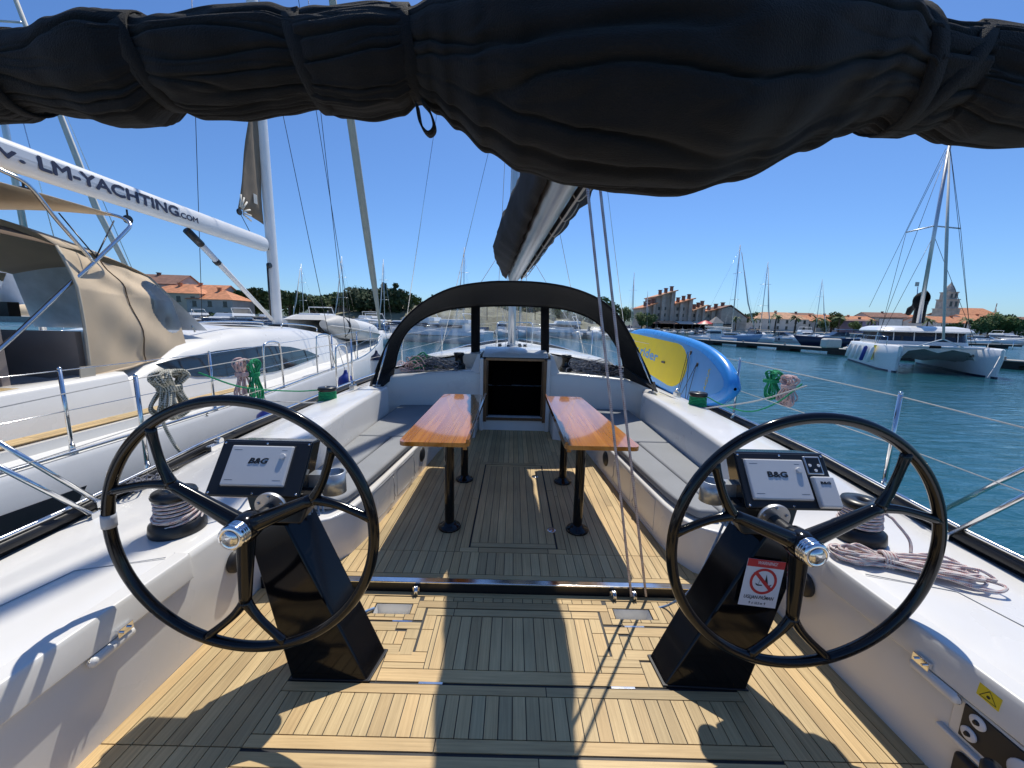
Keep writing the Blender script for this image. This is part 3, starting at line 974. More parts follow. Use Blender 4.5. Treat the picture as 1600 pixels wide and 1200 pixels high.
# ---- coachroof and foredeck
def roof_w(y): return interp([(6.0, 1.5), (8, 1.35), (10, 0.9), (11.0, 0.4)], y)
rows = []
for y in (6.02, 6.1, 7, 8, 9, 10, 10.8, 11.2):
    hw = roof_w(y); zt_ = interp([(6.02, 1.10), (6.1, 1.13), (7, 1.12), (9, 1.07), (10.8, 0.98), (11.2, 0.86)], y); zd = toe_z(y) - 0.02
    rows.append([Vector((x_, y, z_)) for x_, z_ in ((-hw - 0.25, zd), (-hw - 0.05, zt_ - 0.12), (-hw + 0.1, zt_ - 0.05), (-hw * 0.5, zt_ + 0.01), (0, zt_ + 0.03), (hw * 0.5, zt_ + 0.01), (hw - 0.1, zt_ - 0.05), (hw + 0.05, zt_ - 0.12), (hw + 0.25, zd))])
mb = MB().grid(rows[::-1])
mb.add(rows[0], [tuple(range(9))])
mb.build('coachroof', GEL, Y)
rows = []
for k in range(16):
    y = 5.9 + (13.55 - 5.9) * k / 15
    hb = beam(y) - 0.03; z = toe_z(y) - 0.01
    rows.append([Vector((hb * f, y, z + 0.03 * (1 - f * f))) for f in (1, 0.5, 0, -0.5, -1)])
MB().grid(rows).build('foredeck', GELROUGH, Y)
# ---- pedestals, wheels, instruments
WY = 1.36          # fore-and-aft position of the wheels
RW = 0.508         # wheel radius to the middle of the rim


def wheel(cx, cz, angs):
    c = Vector((cx, WY, cz))
    root = bpy.data.objects.new('steering_wheel', None); sc.collection.objects.link(root); root.parent = Y; root.location = c - Vector(Y.location)
    MB().tube([c + Vector((RW * math.cos(2 * PI * k / 112), 0, RW * math.sin(2 * PI * k / 112))) for k in range(112)], 0.0205, 16, closed=True).build('rim', BLK, root)
    sp = MB()
    hubp = c + Vector((0, 0.024, 0))
    for a in angs:
        j = c + Vector((0.309 * math.cos(R(a)), 0.005, 0.309 * math.sin(R(a))))
        sp.tube(cr([hubp, lerp(hubp, j, 0.5), j], 6), [0.039 - 0.0165 * (k / 12) ** 0.8 for k in range(13)], 14)
        sp.lathe([(0.001, -0.019), (0.014, -0.015), (0.0215, 0), (0.014, 0.015), (0.001, 0.019)], j, (0, 1, 0), 16)
        for d in (-18, 18):
            e_ = c + Vector((0.503 * math.cos(R(a + d)), 0, 0.503 * math.sin(R(a + d))))
            mid = lerp(j, e_, 0.35) + Vector((math.cos(R(a)), 0, math.sin(R(a)))) * 0.014
            sp.tube(cr([j, mid, e_], 6), [0.022, 0.0205, 0.019, 0.018, 0.0175, 0.0165, 0.016, 0.0155, 0.0155, 0.0155, 0.016, 0.0175, 0.020], 12)
    sp.build('spokes', BLK, root)
    MB().lathe([(0.033, 0.088), (0.052, 0.065), (0.059, 0.012), (0.054, -0.014), (0.050, -0.021)], c, (0, 1, 0), 32).build('hub', BLK, root)
    cap = MB()
    cap.lathe([(0.0505, 0), (0.0505, 0.006), (0.047, 0.008), (0.0505, 0.0105), (0.0505, 0.015), (0.047, 0.0175), (0.0505, 0.020), (0.0505, 0.0245), (0.047, 0.027), (0.049, 0.032), (0.046, 0.041), (0.036, 0.046), (0.033, 0.043), (0.001, 0.0435)], c + Vector((0, -0.020, 0)), (0, -1, 0), 40)
    cp_ = cap.build('hub_cap', CHROME, root)
    MB().lathe([(0.030, 0), (0.030, 0.0015), (0.001, 0.0018)], c + Vector((0, -0.0637, 0)), (0, -1, 0), 28).build('cap_emblem', STEEL, root)
    return root


wl = wheel(-1.057, 0.808, (145, 25, 267))
wr = wheel(1.103, 0.794, (32, 157, 270))
MB().tube([Vector((-1.057, WY, 0.808)) + Vector((RW * math.cos(R(a)), 0, RW * math.sin(R(a)))) for a in (174, 176, 178, 180)], 0.0235, 12).build('tape_marker', GREYP, wl)

for s, cx in ((-1, -1.057), (1, 1.103)):
    root = bpy.data.objects.new('helm_pedestal', None); sc.collection.objects.link(root); root.parent = Y; root.location = Vector((s * 0.9, 1.62, 0)) - Vector(Y.location)
    mb = MB()
    if s < 0:
        bot = [(-1.0, 1.495, 0), (-0.655, 1.495, 0), (-0.625, 1.66, 0), (-0.95, 1.70, 0)]
        top = [(-1.228, 1.605, 0.688), (-1.039, 1.605, 0.688), (-0.998, 1.758, 0.735), (-1.175, 1.77, 0.735)]
    else:
        bot = [(0.69, 1.508, 0), (1.055, 1.495, 0), (1.0, 1.70, 0), (0.675, 1.665, 0)]
        top = [(1.126, 1.605, 0.688), (1.321, 1.605, 0.688), (1.268, 1.77, 0.735), (1.067, 1.758, 0.735)]
    secs = [[lerp(Vector(a), Vector(b_), t) for a, b_ in zip(bot, top)] for t in (0, 0.3, 0.6, 0.85, 1.0)]
    mb.grid(secs, cv=True, smooth=False)
    mb.add(secs[-1], [(0, 1, 2, 3)])
    col = mb.build('column', BLKC, root, bevel=0.010, seg=3)
    # foot flange
    mb = MB(); mb.prism([Vector(q) + Vector((0, 0, 0.0)) + (Vector(q) - Vector((s * 0.83, 1.58, 0))) * 0.05 for q in bot], (0, 0, 0.008)); mb.build('column_foot', BLKM, root, bevel=0.003)
    # axle disc and hub shaft
    MB().lathe([(0.032, 0), (0.032, 0.20)], (cx, 1.41, cx * 0 + 0.80), (0, 1, 0), 24).build('axle', BLKM, root)
    d_ = MB().lathe([(0.066, 0), (0.068, 0.007), (0.065, 0.016)], (cx, 1.534, 0.812), (0, 1, 0.15), 36)
    for a in (20, 90, 160, 230, 310): d_.lathe([(0.007, 0), (0.006, 0.005)], (cx + 0.051 * math.cos(R(a)), 1.5325 - 0.007 * math.sin(R(a)), 0.812 + 0.051 * math.sin(R(a))), (0, -1, -0.15), 10)
    d_.build('axle_plate', ALU, root)
    # instrument pod, tilted face
    fl, fr_ = (-1.369, -0.948) if s < 0 else (0.999, 1.418)
    zb, ztp = 0.839, 1.049
    A = [Vector((fl, 1.564, zb)), Vector((fr_, 1.564, zb)), Vector((fr_, 1.717, ztp)), Vector((fl, 1.717, ztp))]
    nrm = (A[1] - A[0]).cross(A[3] - A[0]).normalized()
    if nrm.y > 0: nrm = -nrm
    ups = (A[3] - A[0]).normalized()
    mb = MB()
    back = [Vector((fl + 0.02, 1.70, zb - 0.04)), Vector((fr_ - 0.02, 1.70, zb - 0.04)), Vector((fr_ - 0.035, 1.85, ztp - 0.03)), Vector((fl + 0.035, 1.85, ztp - 0.03))]
    mb.add(A + back, [(0, 1, 2, 3), (5, 4, 7, 6), (0, 4, 5, 1), (1, 5, 6, 2), (2, 6, 7, 3), (3, 7, 4, 0)])
    pod = mb.build('instrument_pod', BLK, root, bevel=0.010, seg=3)
    mb = MB().hexa([(cx - 0.106, 1.57, 0.715), (cx + 0.106, 1.57, 0.715), (cx + 0.083, 1.75, 0.715), (cx - 0.083, 1.75, 0.715)], [(cx - 0.153, 1.60, 0.842), (cx + 0.153, 1.60, 0.842), (cx + 0.142, 1.79, 0.85), (cx - 0.142, 1.79, 0.85)])
    mb.build('pod_neck', BLKM, root, bevel=0.012, seg=3)
    def fp(u, v, o=0.0): return A[0] + Vector((1, 0, 0)) * u + ups * v + nrm * o
    W_, H_ = fr_ - fl, (A[3] - A[0]).length
    u0, u1 = (0.062, 0.345) if s < 0 else (0.033, 0.302)
    v0, v1 = (0.046, 0.232) if s < 0 else (0.040, 0.224)
    def slab_(a, b_, c_, d_, o0, o1, ins=0.003):
        m_ = MB(); m_.hexa([fp(a, c_, o0), fp(b_, c_, o0), fp(b_, d_, o0), fp(a, d_, o0)], [fp(a + ins, c_ + ins, o1), fp(b_ - ins, c_ + ins, o1), fp(b_ - ins, d_ - ins, o1), fp(a + ins, d_ - ins, o1)]); return m_
    # thin black surround standing proud of the pod, then the grey sun cover
    slab_(0.006, W_ - 0.006, 0.006, H_ - 0.006, -0.001, 0.0025).build('bezel', BLKM, root, bevel=0.002)
    slab_(u0 - 0.004, u1 + 0.004, v0 - 0.004, v1 + 0.004, 0.001, 0.006).build('display_rim', BLKP, root, bevel=0.002)
    slab_(u0, u1, v0, v1, 0.003, 0.018, 0.004).build('screen_cover', GREYL, root, bevel=0.005, seg=3)
    um = (u0 + u1) / 2
    text('B&G', 'logo', INK, root, fp(um - 0.002, (v0 + v1) / 2 + 0.008, 0.0184), (1, 0, 0), ups, 0.034, bold=0.0014, width=0.086, align='CENTER', shear=0.25 if s < 0 else 0.0)
    MB().lathe([(0.013, 0), (0.013, 0.008), (0.011, 0.010)], fp(u1 - 0.036, v1 - 0.052, 0.0175), nrm, 20).build('cover_knob', GREYL, root)
    mb = MB()
    for u_, v_ in ((0.018, 0.018), (W_ / 2, 0.018), (W_ - 0.018, 0.018), (0.018, H_ - 0.016), (W_ / 2, H_ - 0.016), (W_ - 0.018, H_ - 0.016)):
        mb.lathe([(0.005, 0), (0.0035, 0.002)], fp(u_, v_, 0.0025), nrm, 10)
    mb.build('screws', CHROME, root)
    mb = MB()
    for u_, v_, du in ((u0 + 0.036, v1 - 0.024, 0.036), (u1 - 0.036, v1 - 0.024, 0.024), (u0 + 0.036, v0 + 0.026, 0.036), (u1 - 0.036, v0 + 0.026, 0.036)):
        t_ = slab_(u_ - du / 2, u_ + du / 2, v_ - 0.0007, v_ + 0.0007, 0.0175, 0.0184, 0.0)
        mb.add(t_.v, t_.f)
    mb.build('cover_grooves', BLKP, root)
    if s > 0:
        ka, kb, kc, kd_ = 0.311, 0.388, 0.156, 0.243
        kp = slab_(ka, kb, kc, kd_, 0.001, 0.010).build('keypad', ALU, root, bevel=0.003)
        slab_(ka + .007, kb - .007, kc + .007, kd_ - .007, 0.0095, 0.0118).build('keypad_face', BLKM, kp)
        mb = MB()
        for u_, v_ in ((ka + 0.019, 0.198), (kb - 0.019, 0.198), (ka + 0.039, 0.175)): mb.lathe([(0.007, 0), (0.006, 0.0035)], fp(u_, v_, 0.0115), nrm, 16)
        mb.build('keypad_buttons', WHT, kp)
        slab_(ka + 0.004, 0.412, 0.009, 0.149, 0.001, 0.026, 0.004).build('handset_cover', GREYL, root, bevel=0.007, seg=3)
        text('B&G', 'logo', INK, root, fp(ka + 0.052, 0.111, 0.0265), (1, 0, 0), ups, 0.016, bold=0.0006, width=0.043, align='CENTER')
    # cup holder on the inboard side
    hx = (-0.862 if s < 0 else 0.92)
    cc = Vector((hx, 1.711, 0.806))
    mb = MB()
    n_ = 36
    rows = [[cc + Vector((r_ * math.cos(2 * PI * k / n_), r_ * math.sin(2 * PI * k / n_), z_)) for k in range(n_)] for r_, z_ in ((0.045, 0.0), (0.053, 0.0), (0.053, 0.10), (0.045, 0.10), (0.045, 0.005))]
    mb.grid(rows, cv=True)
    mb.add([cc + Vector((0.046 * math.cos(2 * PI * k / n_), 0.046 * math.sin(2 * PI * k / n_), 0.005)) for k in range(n_)], [tuple(range(n_))])
    mb.box(cc + Vector((s * 0.066, -0.012, 0.065)), (0.06, 0.06, 0.07))
    mb.build('cup_holder', ALUG, root, bevel=0.0)

# warning placard on starboard column
ped = [o for o in sc.objects if o.name.startswith('helm_pedestal')][-1]
P0 = aY(1154, 945, 1.50); P1 = aY(1216, 951, 1.50)
a_, b_, c2, d2 = aY(1153, 944, 1.546), aY(1211, 951, 1.546), aY(1229, 879, 1.573), aY(1170, 872, 1.573)
plx = ((b_ - a_) + (c2 - d2)).normalized(); plw = (b_ - a_).length; plh = (d2 - a_).length
ply = ((d2 - a_) + (c2 - b_)).normalized()
pn = plx.cross(ply).normalized()
ply = pn.cross(plx).normalized()
plh = (d2 - a_).dot(ply); plw = (b_ - a_).length
sh = (d2 - a_).dot(plx) / plh
def pp(u, v, o=0.0): return a_ + plx * (u * plw + sh * v * plh) + ply * (v * plh) + pn * o
pdir = pp(0, 1) - pp(0, 0)
mb = MB(); mb.hexa([pp(0, 0, -0.002), pp(1, 0, -0.002), pp(1, 1, -0.002), pp(0, 1, -0.002)], [pp(0, 0), pp(1, 0), pp(1, 1), pp(0, 1)])
pl = mb.build('warning_placard', WHT, ped)
pl['label'] = 'white and red warning sticker on the column'
mb = MB(); mb.hexa([pp(0, 0.84, 0.0), pp(1, 0.84, 0.0), pp(1, 1, 0.0), pp(0, 1, 0.0)], [pp(0, 0.84, 0.0008), pp(1, 0.84, 0.0008), pp(1, 1, 0.0008), pp(0, 1, 0.0008)])
mb.build('red_header', RED, pl)
xd = (pp(1, 0) - pp(0, 0)).normalized()
text('WARNING!', 'placard_text', WHT, pl, pp(0.26, 0.90, 0.0012), xd, ply, 0.022, width=plw * 0.52, ext=0.0003, shear=0.3)
text('UGLJAN-PA\u0160MAN', 'placard_text', INK, pl, pp(0.09, 0.16, 0.0005), xd, ply, 0.022, width=plw * 0.80, ext=0.0003, off=0.0003, shear=0.3)
text('\u2191 \u2264 16.5 m \u2191', 'placard_text', INK, pl, pp(0.24, 0.045, 0.0005), xd, ply, 0.017, width=plw * 0.46, ext=0.0003, shear=0.3)
cen = (0.52, 0.545)
mb = MB(); ring = []
for rr in (0.36, 0.29):
    ring.append([pp(cen[0] + rr * math.cos(2 * PI * k / 40), cen[1] + rr * 0.72 * plw / plh * 1.35 * math.sin(2 * PI * k / 40), 0.0008) for k in range(40)])
mb.grid(ring, cv=True)
q = 0.045
mb.add([pp(cen[0] - 0.26 - q, cen[1] + 0.17, 0.0009), pp(cen[0] - 0.26 + q, cen[1] + 0.20, 0.0009), pp(cen[0] + 0.26 + q, cen[1] - 0.17, 0.0009), pp(cen[0] + 0.26 - q, cen[1] - 0.20, 0.0009)], [(0, 3, 2, 1)])
mb.build('prohibition_ring', RED, pl)
mb = MB()
for pl_ in ([(0.56, 0.50), (0.66, 0.50), (0.57, 0.70)], [(0.32, 0.50), (0.40, 0.47), (0.5, 0.47), (0.52, 0.45), (0.40, 0.44), (0.34, 0.46)], [(0.62, 0.44), (0.76, 0.50), (0.74, 0.46), (0.68, 0.43)], [(0.40, 0.47), (0.41, 0.47), (0.43, 0.57), (0.42, 0.57)]):
    mb.add([pp(u_, v_, 0.0005) for u_, v_ in pl_], [tuple(range(len(pl_)))])
mb.build('boat_symbol', INK, pl)

# ---- engine panel, throttle, sticker on starboard coaming wall
xw_ = 1.575
mb = MB(); mb.box((xw_ - 0.002, 0.90, 0.285), (0.012, 0.56, 0.15)); mb.box((xw_ - 0.009, 0.93, 0.20), (0.03, 0.55, 0.02)); mb.build('panel_recess', GEL, Y, bevel=0.006)
ep = MB().box((xw_ - 0.010, 0.885, 0.29), (0.008, 0.52, 0.125)).build('engine_panel', BLKP, Y, bevel=0.003)
for gy, gz, gr in ((1.10, 0.325, 0.023), (1.115, 0.262, 0.023), (0.97, 0.285, 0.045)):
    MB().lathe([(gr, 0), (gr, 0.004), (gr * 0.9, 0.006), (0.001, 0.006)], (xw_ - 0.015, gy, gz), (-1, 0, 0), 24).build('gauge', WHT, ep)
mb = MB()
for gy, gz in ((1.10, 0.325), (1.115, 0.262), (0.97, 0.285)): mb.lathe([(0.009, 0), (0.006, 0.008)], (xw_ - 0.021, gy, gz), (-1, 0, 0), 12)
mb.build('gauge_needles', INK, ep)
sk = MB().box((xw_ - 0.0235, 1.085, 0.445), (0.002, 0.06, 0.046), Matrix.Rotation(R(3), 3, 'X')).build('warning_sticker', YEL, Y)
mb = MB()
tri = [Vector((0, 0.022, -0.016)), Vector((0, -0.022, -0.016)), Vector((0, 0, 0.018))]
for i in range(3): mb.tube([tri[i] + Vector((xw_ - 0.0250, 1.085, 0.445)), tri[(i + 1) % 3] + Vector((xw_ - 0.0250, 1.085, 0.445))], 0.0009, 4)
mb.lathe([(0.005, 0), (0.005, 0.001)], (xw_ - 0.0247, 1.085, 0.441), (-1, 0, 0), 12)
mb.build('sticker_symbol', INK, sk)
th = MB()
th.box((xw_ - 0.01, 1.09, 0.115), (0.03, 0.10, 0.11)); th.build('throttle_base', BLKP, Y, bevel=0.02, seg=3)
th = MB(); th.tube(cr([(xw_ - 0.03, 1.03, 0.13), (xw_ - 0.07, 1.01, 0.18), (xw_ - 0.08, 1.0, 0.25)], 5), 0.018, 12)
th.lathe([(0.012, -0.03), (0.024, -0.01), (0.026, 0.02), (0.018, 0.035), (0.001, 0.04)], (xw_ - 0.08, 1.0, 0.26), (0, 0, 1), 18); th.build('throttle_lever', BLKP, Y)
# ---- winches
def winch(c, r, h, rope=None, turns=5, rn=None, ss=False, rr=0.0055):
    c = Vector(c)
    root = bpy.data.objects.new('winch', None); sc.collection.objects.link(root); root.parent = Y; root.location = c - Vector(Y.location)
    MB().lathe([(r * 1.32, 0), (r * 1.34, h * 0.05), (r * 1.28, h * 0.24), (r * 1.12, h * 0.30), (r * 1.0, h * 0.33)], c, n=32).build('winch_base', BLKM, root)
    MB().lathe([(r * 0.98, h * 0.33), (r * 0.84, h * 0.45), (r * 0.80, h * 0.6), (r * 0.86, h * 0.78), (r * 1.0, h * 0.84), (r * 1.0, h * 0.88)], c, n=32).build('winch_drum', BLK, root)
    MB().lathe([(r * 1.05, h * 0.89), (r * 1.07, h * 0.93), (r * 1.0, h * 1.0), (r * 0.45, h * 1.02), (r * 0.3, h * 1.0), (r * 0.2, h * 0.93)], c, n=32).build('self_tailer', BLKM, root)
    if ss: MB().tube([c + Vector((r * 1.3 * math.cos(2 * PI * k / 40), r * 1.3 * math.sin(2 * PI * k / 40), h * 0.05)) for k in range(40)], 0.003, 6, closed=True).build('winch_trim', STEEL, root)
    return root


def turns(c, r, h, n, rr, z0=0.36, z1=0.8, tail=None, head=None, slope=0.0):
    c = Vector(c); pts = []
    if head: pts += [Vector(p_) for p_ in head]
    N = int(n * 20)
    for k in range(N + 1):
        t = k / N; a = 2 * PI * n * t + 0.6
        rad = r * 0.88 + rr * (0.6 + 0.25 * math.sin(k * 1.7)) + 0.1 * r * (1 - t) ** 2
        pts.append(c + Vector((rad * math.cos(a), rad * math.sin(a), h * lerp(z0, z1, t) + slope * rad * math.sin(a))))
    if tail: pts += [Vector(p_) for p_ in tail]
    return pts


W1, W2 = (-1.775, 1.87, 0.502), (1.87, 1.95, 0.502)
for W in (W1, W2):
    winch(W, 0.092, 0.215, ss=True)
rp = MB()
rp.tube(turns(W1, 0.092, 0.215, 7, 0.0065, 0.20, 0.82, tail=cr([(-1.72, 1.95, 0.66), (-1.60, 2.05, 0.60), (-1.62, 2.2, 0.53)], 5)), 0.0068, 8)
rp.tube(turns(W1, 0.108, 0.215, 3, 0.0065, 0.12, 0.5, slope=0.15), 0.0068, 8)
tag(rp.build('winch_rope', ROPE_RED, None), 'white rope with red flecks wound round the left primary winch', 'rope', 'ropes turned round the winches')
rp = MB()
rp.tube(turns(W2, 0.092, 0.215, 6, 0.0065, 0.36, 0.84, tail=cr([(1.95, 1.86, 0.66), (1.99, 1.80, 0.58), (1.97, 1.76, 0.52)], 5)), 0.0068, 8)
tag(rp.build('winch_rope', ROPE_RED, None), 'white rope with red flecks wound round the right primary winch', 'rope', 'ropes turned round the winches')
W3, W4 = (-1.985, 3.98, 0.672), (1.985, 4.10, 0.685)
for W in (W3, W4): winch(W, 0.088, 0.225)
for W, sd_, s in ((W3, 'left', -1), (W4, 'right', 1)):
    rp = MB()
    if s < 0: tail = cr([(-2.06, 3.93, 0.872), (-2.2, 3.75, 0.89), (-2.38, 3.3, 1.0), (-2.50, 2.98, 1.17)], 6)
    else: tail = cr([(2.06, 4.05, 0.872), (2.15, 3.9, 0.82), (2.3, 3.7, 0.80), (2.45, 3.55, 0.92), (2.555, 3.40, 1.13)], 6)
    rp.tube(turns(W, 0.088, 0.225, 7, 0.006, 0.34, 0.82, tail=tail), 0.0065, 8)
    tag(rp.build('winch_rope', ROPE_GREEN, None), 'green rope wound round the %s forward winch and led to the lifeline' % sd_, 'rope', 'ropes turned round the winches')
    rp = MB()
    if s > 0: pth = cr([(1.80, 4.72, 0.80), (1.88, 4.35, 0.775), (1.93, 4.0, 0.76), (2.1, 3.9, 0.80), (2.33, 3.62, 0.93), (2.57, 3.36, 1.12)], 8)
    else: pth = cr([(-1.85, 4.75, 0.80), (-1.92, 4.2, 0.775), (-2.0, 3.88, 0.76), (-2.2, 3.65, 0.80), (-2.5, 3.4, 0.88)], 8)
    rp.tube(pth, 0.0065, 8)
    tag(rp.build('sheet_line', ROPE_WHITE, None), 'plain white line running past the %s forward winch' % sd_, 'rope')
# clutch bodies near dodger feet
for s in (-1, 1):
    mb = MB(); mb.box((s * 1.98, 4.62, 0.785), (0.06, 0.09, 0.07)); mb.lathe([(0.035, -0.012), (0.038, 0), (0.035, 0.012)], (s * 1.98, 4.62, 0.83), (1, 0, 0), 18)
    mb.build('deck_organiser', STEEL, Y, bevel=0.006)
# jammer winches on ledge under dodger, and the tangles of halyard tails
for s in (-1, 1):
    c = Vector((s * 0.80 - 0.04, 5.72, 0.91))
    w_ = winch(c, 0.075, 0.24)
def tangle(name, label, c, size, m, n, rr, seed):
    rnd = random.Random(seed); mb = MB()
    for k in range(n):
        o = Vector((rnd.uniform(-0.35, 0.35) * size[0], rnd.uniform(-0.3, 0.3) * size[1], rnd.uniform(0, 0.55) * size[2]))
        rx, rz = size[0] * rnd.uniform(0.2, 0.42), size[2] * rnd.uniform(0.3, 0.7)
        ph = rnd.uniform(0, 6); tl = rnd.uniform(-0.5, 0.5); pts = []
        for q in range(14):
            a = 2 * PI * q / 14
            pts.append(Vector(c) + o + Vector((rx * math.cos(a), size[1] * 0.3 * math.sin(a + ph) + tl * 0.05, max(-o.z + rr, rz * 0.5 * (1 + math.sin(a + tl)) - 0.02 + 0.02 * math.sin(3 * a + ph)))))
        mb.tube(cr(pts, 3, True), rr, 6, closed=True)
    mb.v = [v - Vector(c) for v in mb.v]
    o = mb.build(name, m, None); o.location = c
    return tag(o, label, 'rope', 'tangled halyard tails under the sprayhood')
tangle('rope_tangle', 'grey and black halyard tails heaped left of the companionway winch', (-1.18, 5.62, 0.90), (0.62, 0.3, 0.20), ROPE_GREY, 26, 0.0075, 1)
tangle('rope_tangle', 'small green rope tangle on the left heap under the sprayhood', (-1.32, 5.55, 0.91), (0.34, 0.2, 0.22), ROPE_GREEN, 7, 0.0075, 2)
tangle('rope_tangle', 'pinkish white rope tangle at the far left under the sprayhood', (-1.52, 5.52, 0.885), (0.34, 0.25, 0.19), ROPE_PINK, 10, 0.0075, 3)
tangle('rope_tangle', 'grey halyard tails heaped right of the companionway winch', (1.10, 5.62, 0.90), (0.55, 0.3, 0.20), ROPE_GREY, 24, 0.0075, 4)
tangle('rope_tangle', 'darker grey rope heap at the far right under the sprayhood', (1.48, 5.52, 0.88), (0.45, 0.28, 0.15), mat('rope_dark', (0.05, 0.05, 0.06), 0.9), 18, 0.0075, 5)
for s in (-1, 1):
    mb = MB()
    for k in range(5): mb.box((s * (1.0 + 0.14 * k), 5.86, 0.935), (0.03, 0.18, 0.06))
    mb.build('rope_clutch', BLKM, Y, bevel=0.008)

# ---- sprayhood (dodger)
def arch(pts, n=48):
    """resample polyline evenly"""
    P = cr(pts, 10); L = [0]
    for a, b_ in zip(P, P[1:]): L.append(L[-1] + (b_ - a).length)
    out = []; j = 0
    for k in range(n + 1):
        t = L[-1] * k / n
        while j < len(L) - 2 and L[j + 1] < t: j += 1
        f = (t - L[j]) / max(1e-9, L[j + 1] - L[j])
        out.append(P[j].lerp(P[j + 1], min(1, f)))
    return out


sh = bpy.data.objects.new('sprayhood', None); sc.collection.objects.link(sh); sh.parent = Y; sh.location = Vector((0, 5.4, 0.8)) - Vector(Y.location)
YA = 4.98
A_ = arch([aY(x, y, YA) for x, y in ((583, 592), (594, 562), (610, 528), (635, 495), (668, 468), (710, 449), (760, 441), (800, 440), (845, 442), (892, 450), (935, 467), (965, 492), (985, 525), (1005, 565), (1021, 600))])
# window top line (front hoop): further forward
def yw_(x): return 6.02 - 0.75 * (abs(x - 797) / 180) ** 2.2
Wt_px = [(617, 573), (622, 548), (633, 522), (650, 505), (672, 492), (700, 483), (735, 479), (797, 477), (860, 480), (895, 486), (925, 498), (948, 518), (963, 540), (972, 560), (974, 572)]
B_ = arch([aY(x, y, yw_(x)) for x, y in Wt_px])
# middle crest hoop so that roof bows up between
rows = []
for t in (0, 0.12, 0.3, 0.5, 0.7, 0.88, 1.0):
    rows.append([a.lerp(b_, t) + Vector((0, 0, 0.07 * math.sin(PI * t) * max(0, math.sin(PI * k / 48)))) for k, (a, b_) in enumerate(zip(A_, B_))])
MB().grid(rows).build('canopy', CANVAS, sh, solid=0.006)
MB().tube(A_[1:-1], 0.012, 8).build('canopy_hem', CANVAS, sh)
# side flaps going down to the coaming at the feet
for s, foot, idx in ((-1, aY(572, 625, 4.55), 0), (1, aY(1026, 612, 4.62), 48)):
    rws = []
    i_ = range(0, 8) if s < 0 else range(48, 40, -1)
    a_top = [A_[k] for k in i_]; b_top = [B_[k] for k in i_]
    m2 = MB()
    m2.add([A_[idx], B_[idx], B_[idx] + Vector((s * 0.02, 0.0, -0.16)), foot + Vector((0, 0.02, 0)), foot], [(0, 1, 2, 3, 4)])
    m2.build('side_flap', CANVAS, sh, solid=0.005)
    m2 = MB(); m2.tube(cr([A_[idx] + Vector((0, -0.01, 0.03)), lerp(A_[idx], foot, 0.5), foot], 4), 0.016, 6, flat=0.25); m2.build('strap', CANVAS, sh)
    # stainless hoop leg inside
    j = 5 if s < 0 else 43
    MB().tube([A_[j] + Vector((0, 0.01, 0)), Vector((s * 1.78, 4.86, 0.77))], 0.011, 8).build('hoop_leg', STEEL, sh)
    MB().box((s * 1.78, 4.86, 0.775), (0.09, 0.05, 0.02)).build('hoop_foot', STEEL, sh, bevel=0.004)
# windows
def bot_px(x):
    return interp([(617, 573), (640, 569), (680, 559), (736, 551), (797, 548), (857, 551), (900, 558), (940, 567), (974, 574)], x)
def top_at(x):
    for (a, va), (b_, vb) in zip(Wt_px, Wt_px[1:]):
        if x <= b_: return va + (vb - va) * (x - a) / (b_ - a)
    return Wt_px[-1][1]
def panel(name, xa, xb, n, m, yoff=0.0, tp=None, bt=None):
    rws = []
    for k in range(n + 1):
        x = lerp(xa, xb, k / n)
        yt = (tp or top_at)(x) - 1; yb = (bt or bot_px)(x) + 1.0
        T_ = aY(x, yt, yw_(x) + yoff); B2 = aY(x, yb, yw_(x) + 0.12 + yoff)
        rws.append([T_.lerp(B2, q / 5) for q in range(6)])
    return MB().grid(rws).build(name, m, sh, solid=0.0 if m in (VINYL,) else 0.008)
panel('window', 618, 737, 16, VINYL); panel('window', 749, 846, 10, VINYL); panel('window', 857, 973, 16, VINYL)
panel('mullion', 736, 750, 2, CANVAS, -0.004); panel('mullion', 845, 858, 2, CANVAS, -0.004)
hem = []
for k in range(41):
    x = lerp(617, 974, k / 40); hem.append(aY(x, bot_px(x) + 2.0, yw_(x) + 0.115))
MB().tube(hem, 0.016, 6).build('window_hem', CANVAS, sh)
MB().tube([q + Vector((0, 0.002, -0.006)) for q in B_], 0.012, 6).build('front_hem', CANVAS, sh)
for x in (761, 836):
    a = aY(x, 478, 5.98); MB().tube([a, aY(x, 500, 5.99)], 0.006, 6, flat=0.4).build('tie_strap', CANVAS, sh)
# coaming rim closing under the windows
rws = []
for k in range(33):
    x = lerp(600, 992, k / 32)
    p_ = aY(x, bot_px(x) + 2, yw_(x) + 0.12)
    rws.append([p_ + Vector((0, 0.14, -0.25)), p_ + Vector((0, 0.10, 0.0)), p_ + Vector((0, 0.05, 0.015)), p_ + Vector((0, -0.01, 0.0)), p_ + Vector((0, -0.03, -0.25))])
MB().grid(rws).build('windscreen_moulding', GEL, Y)

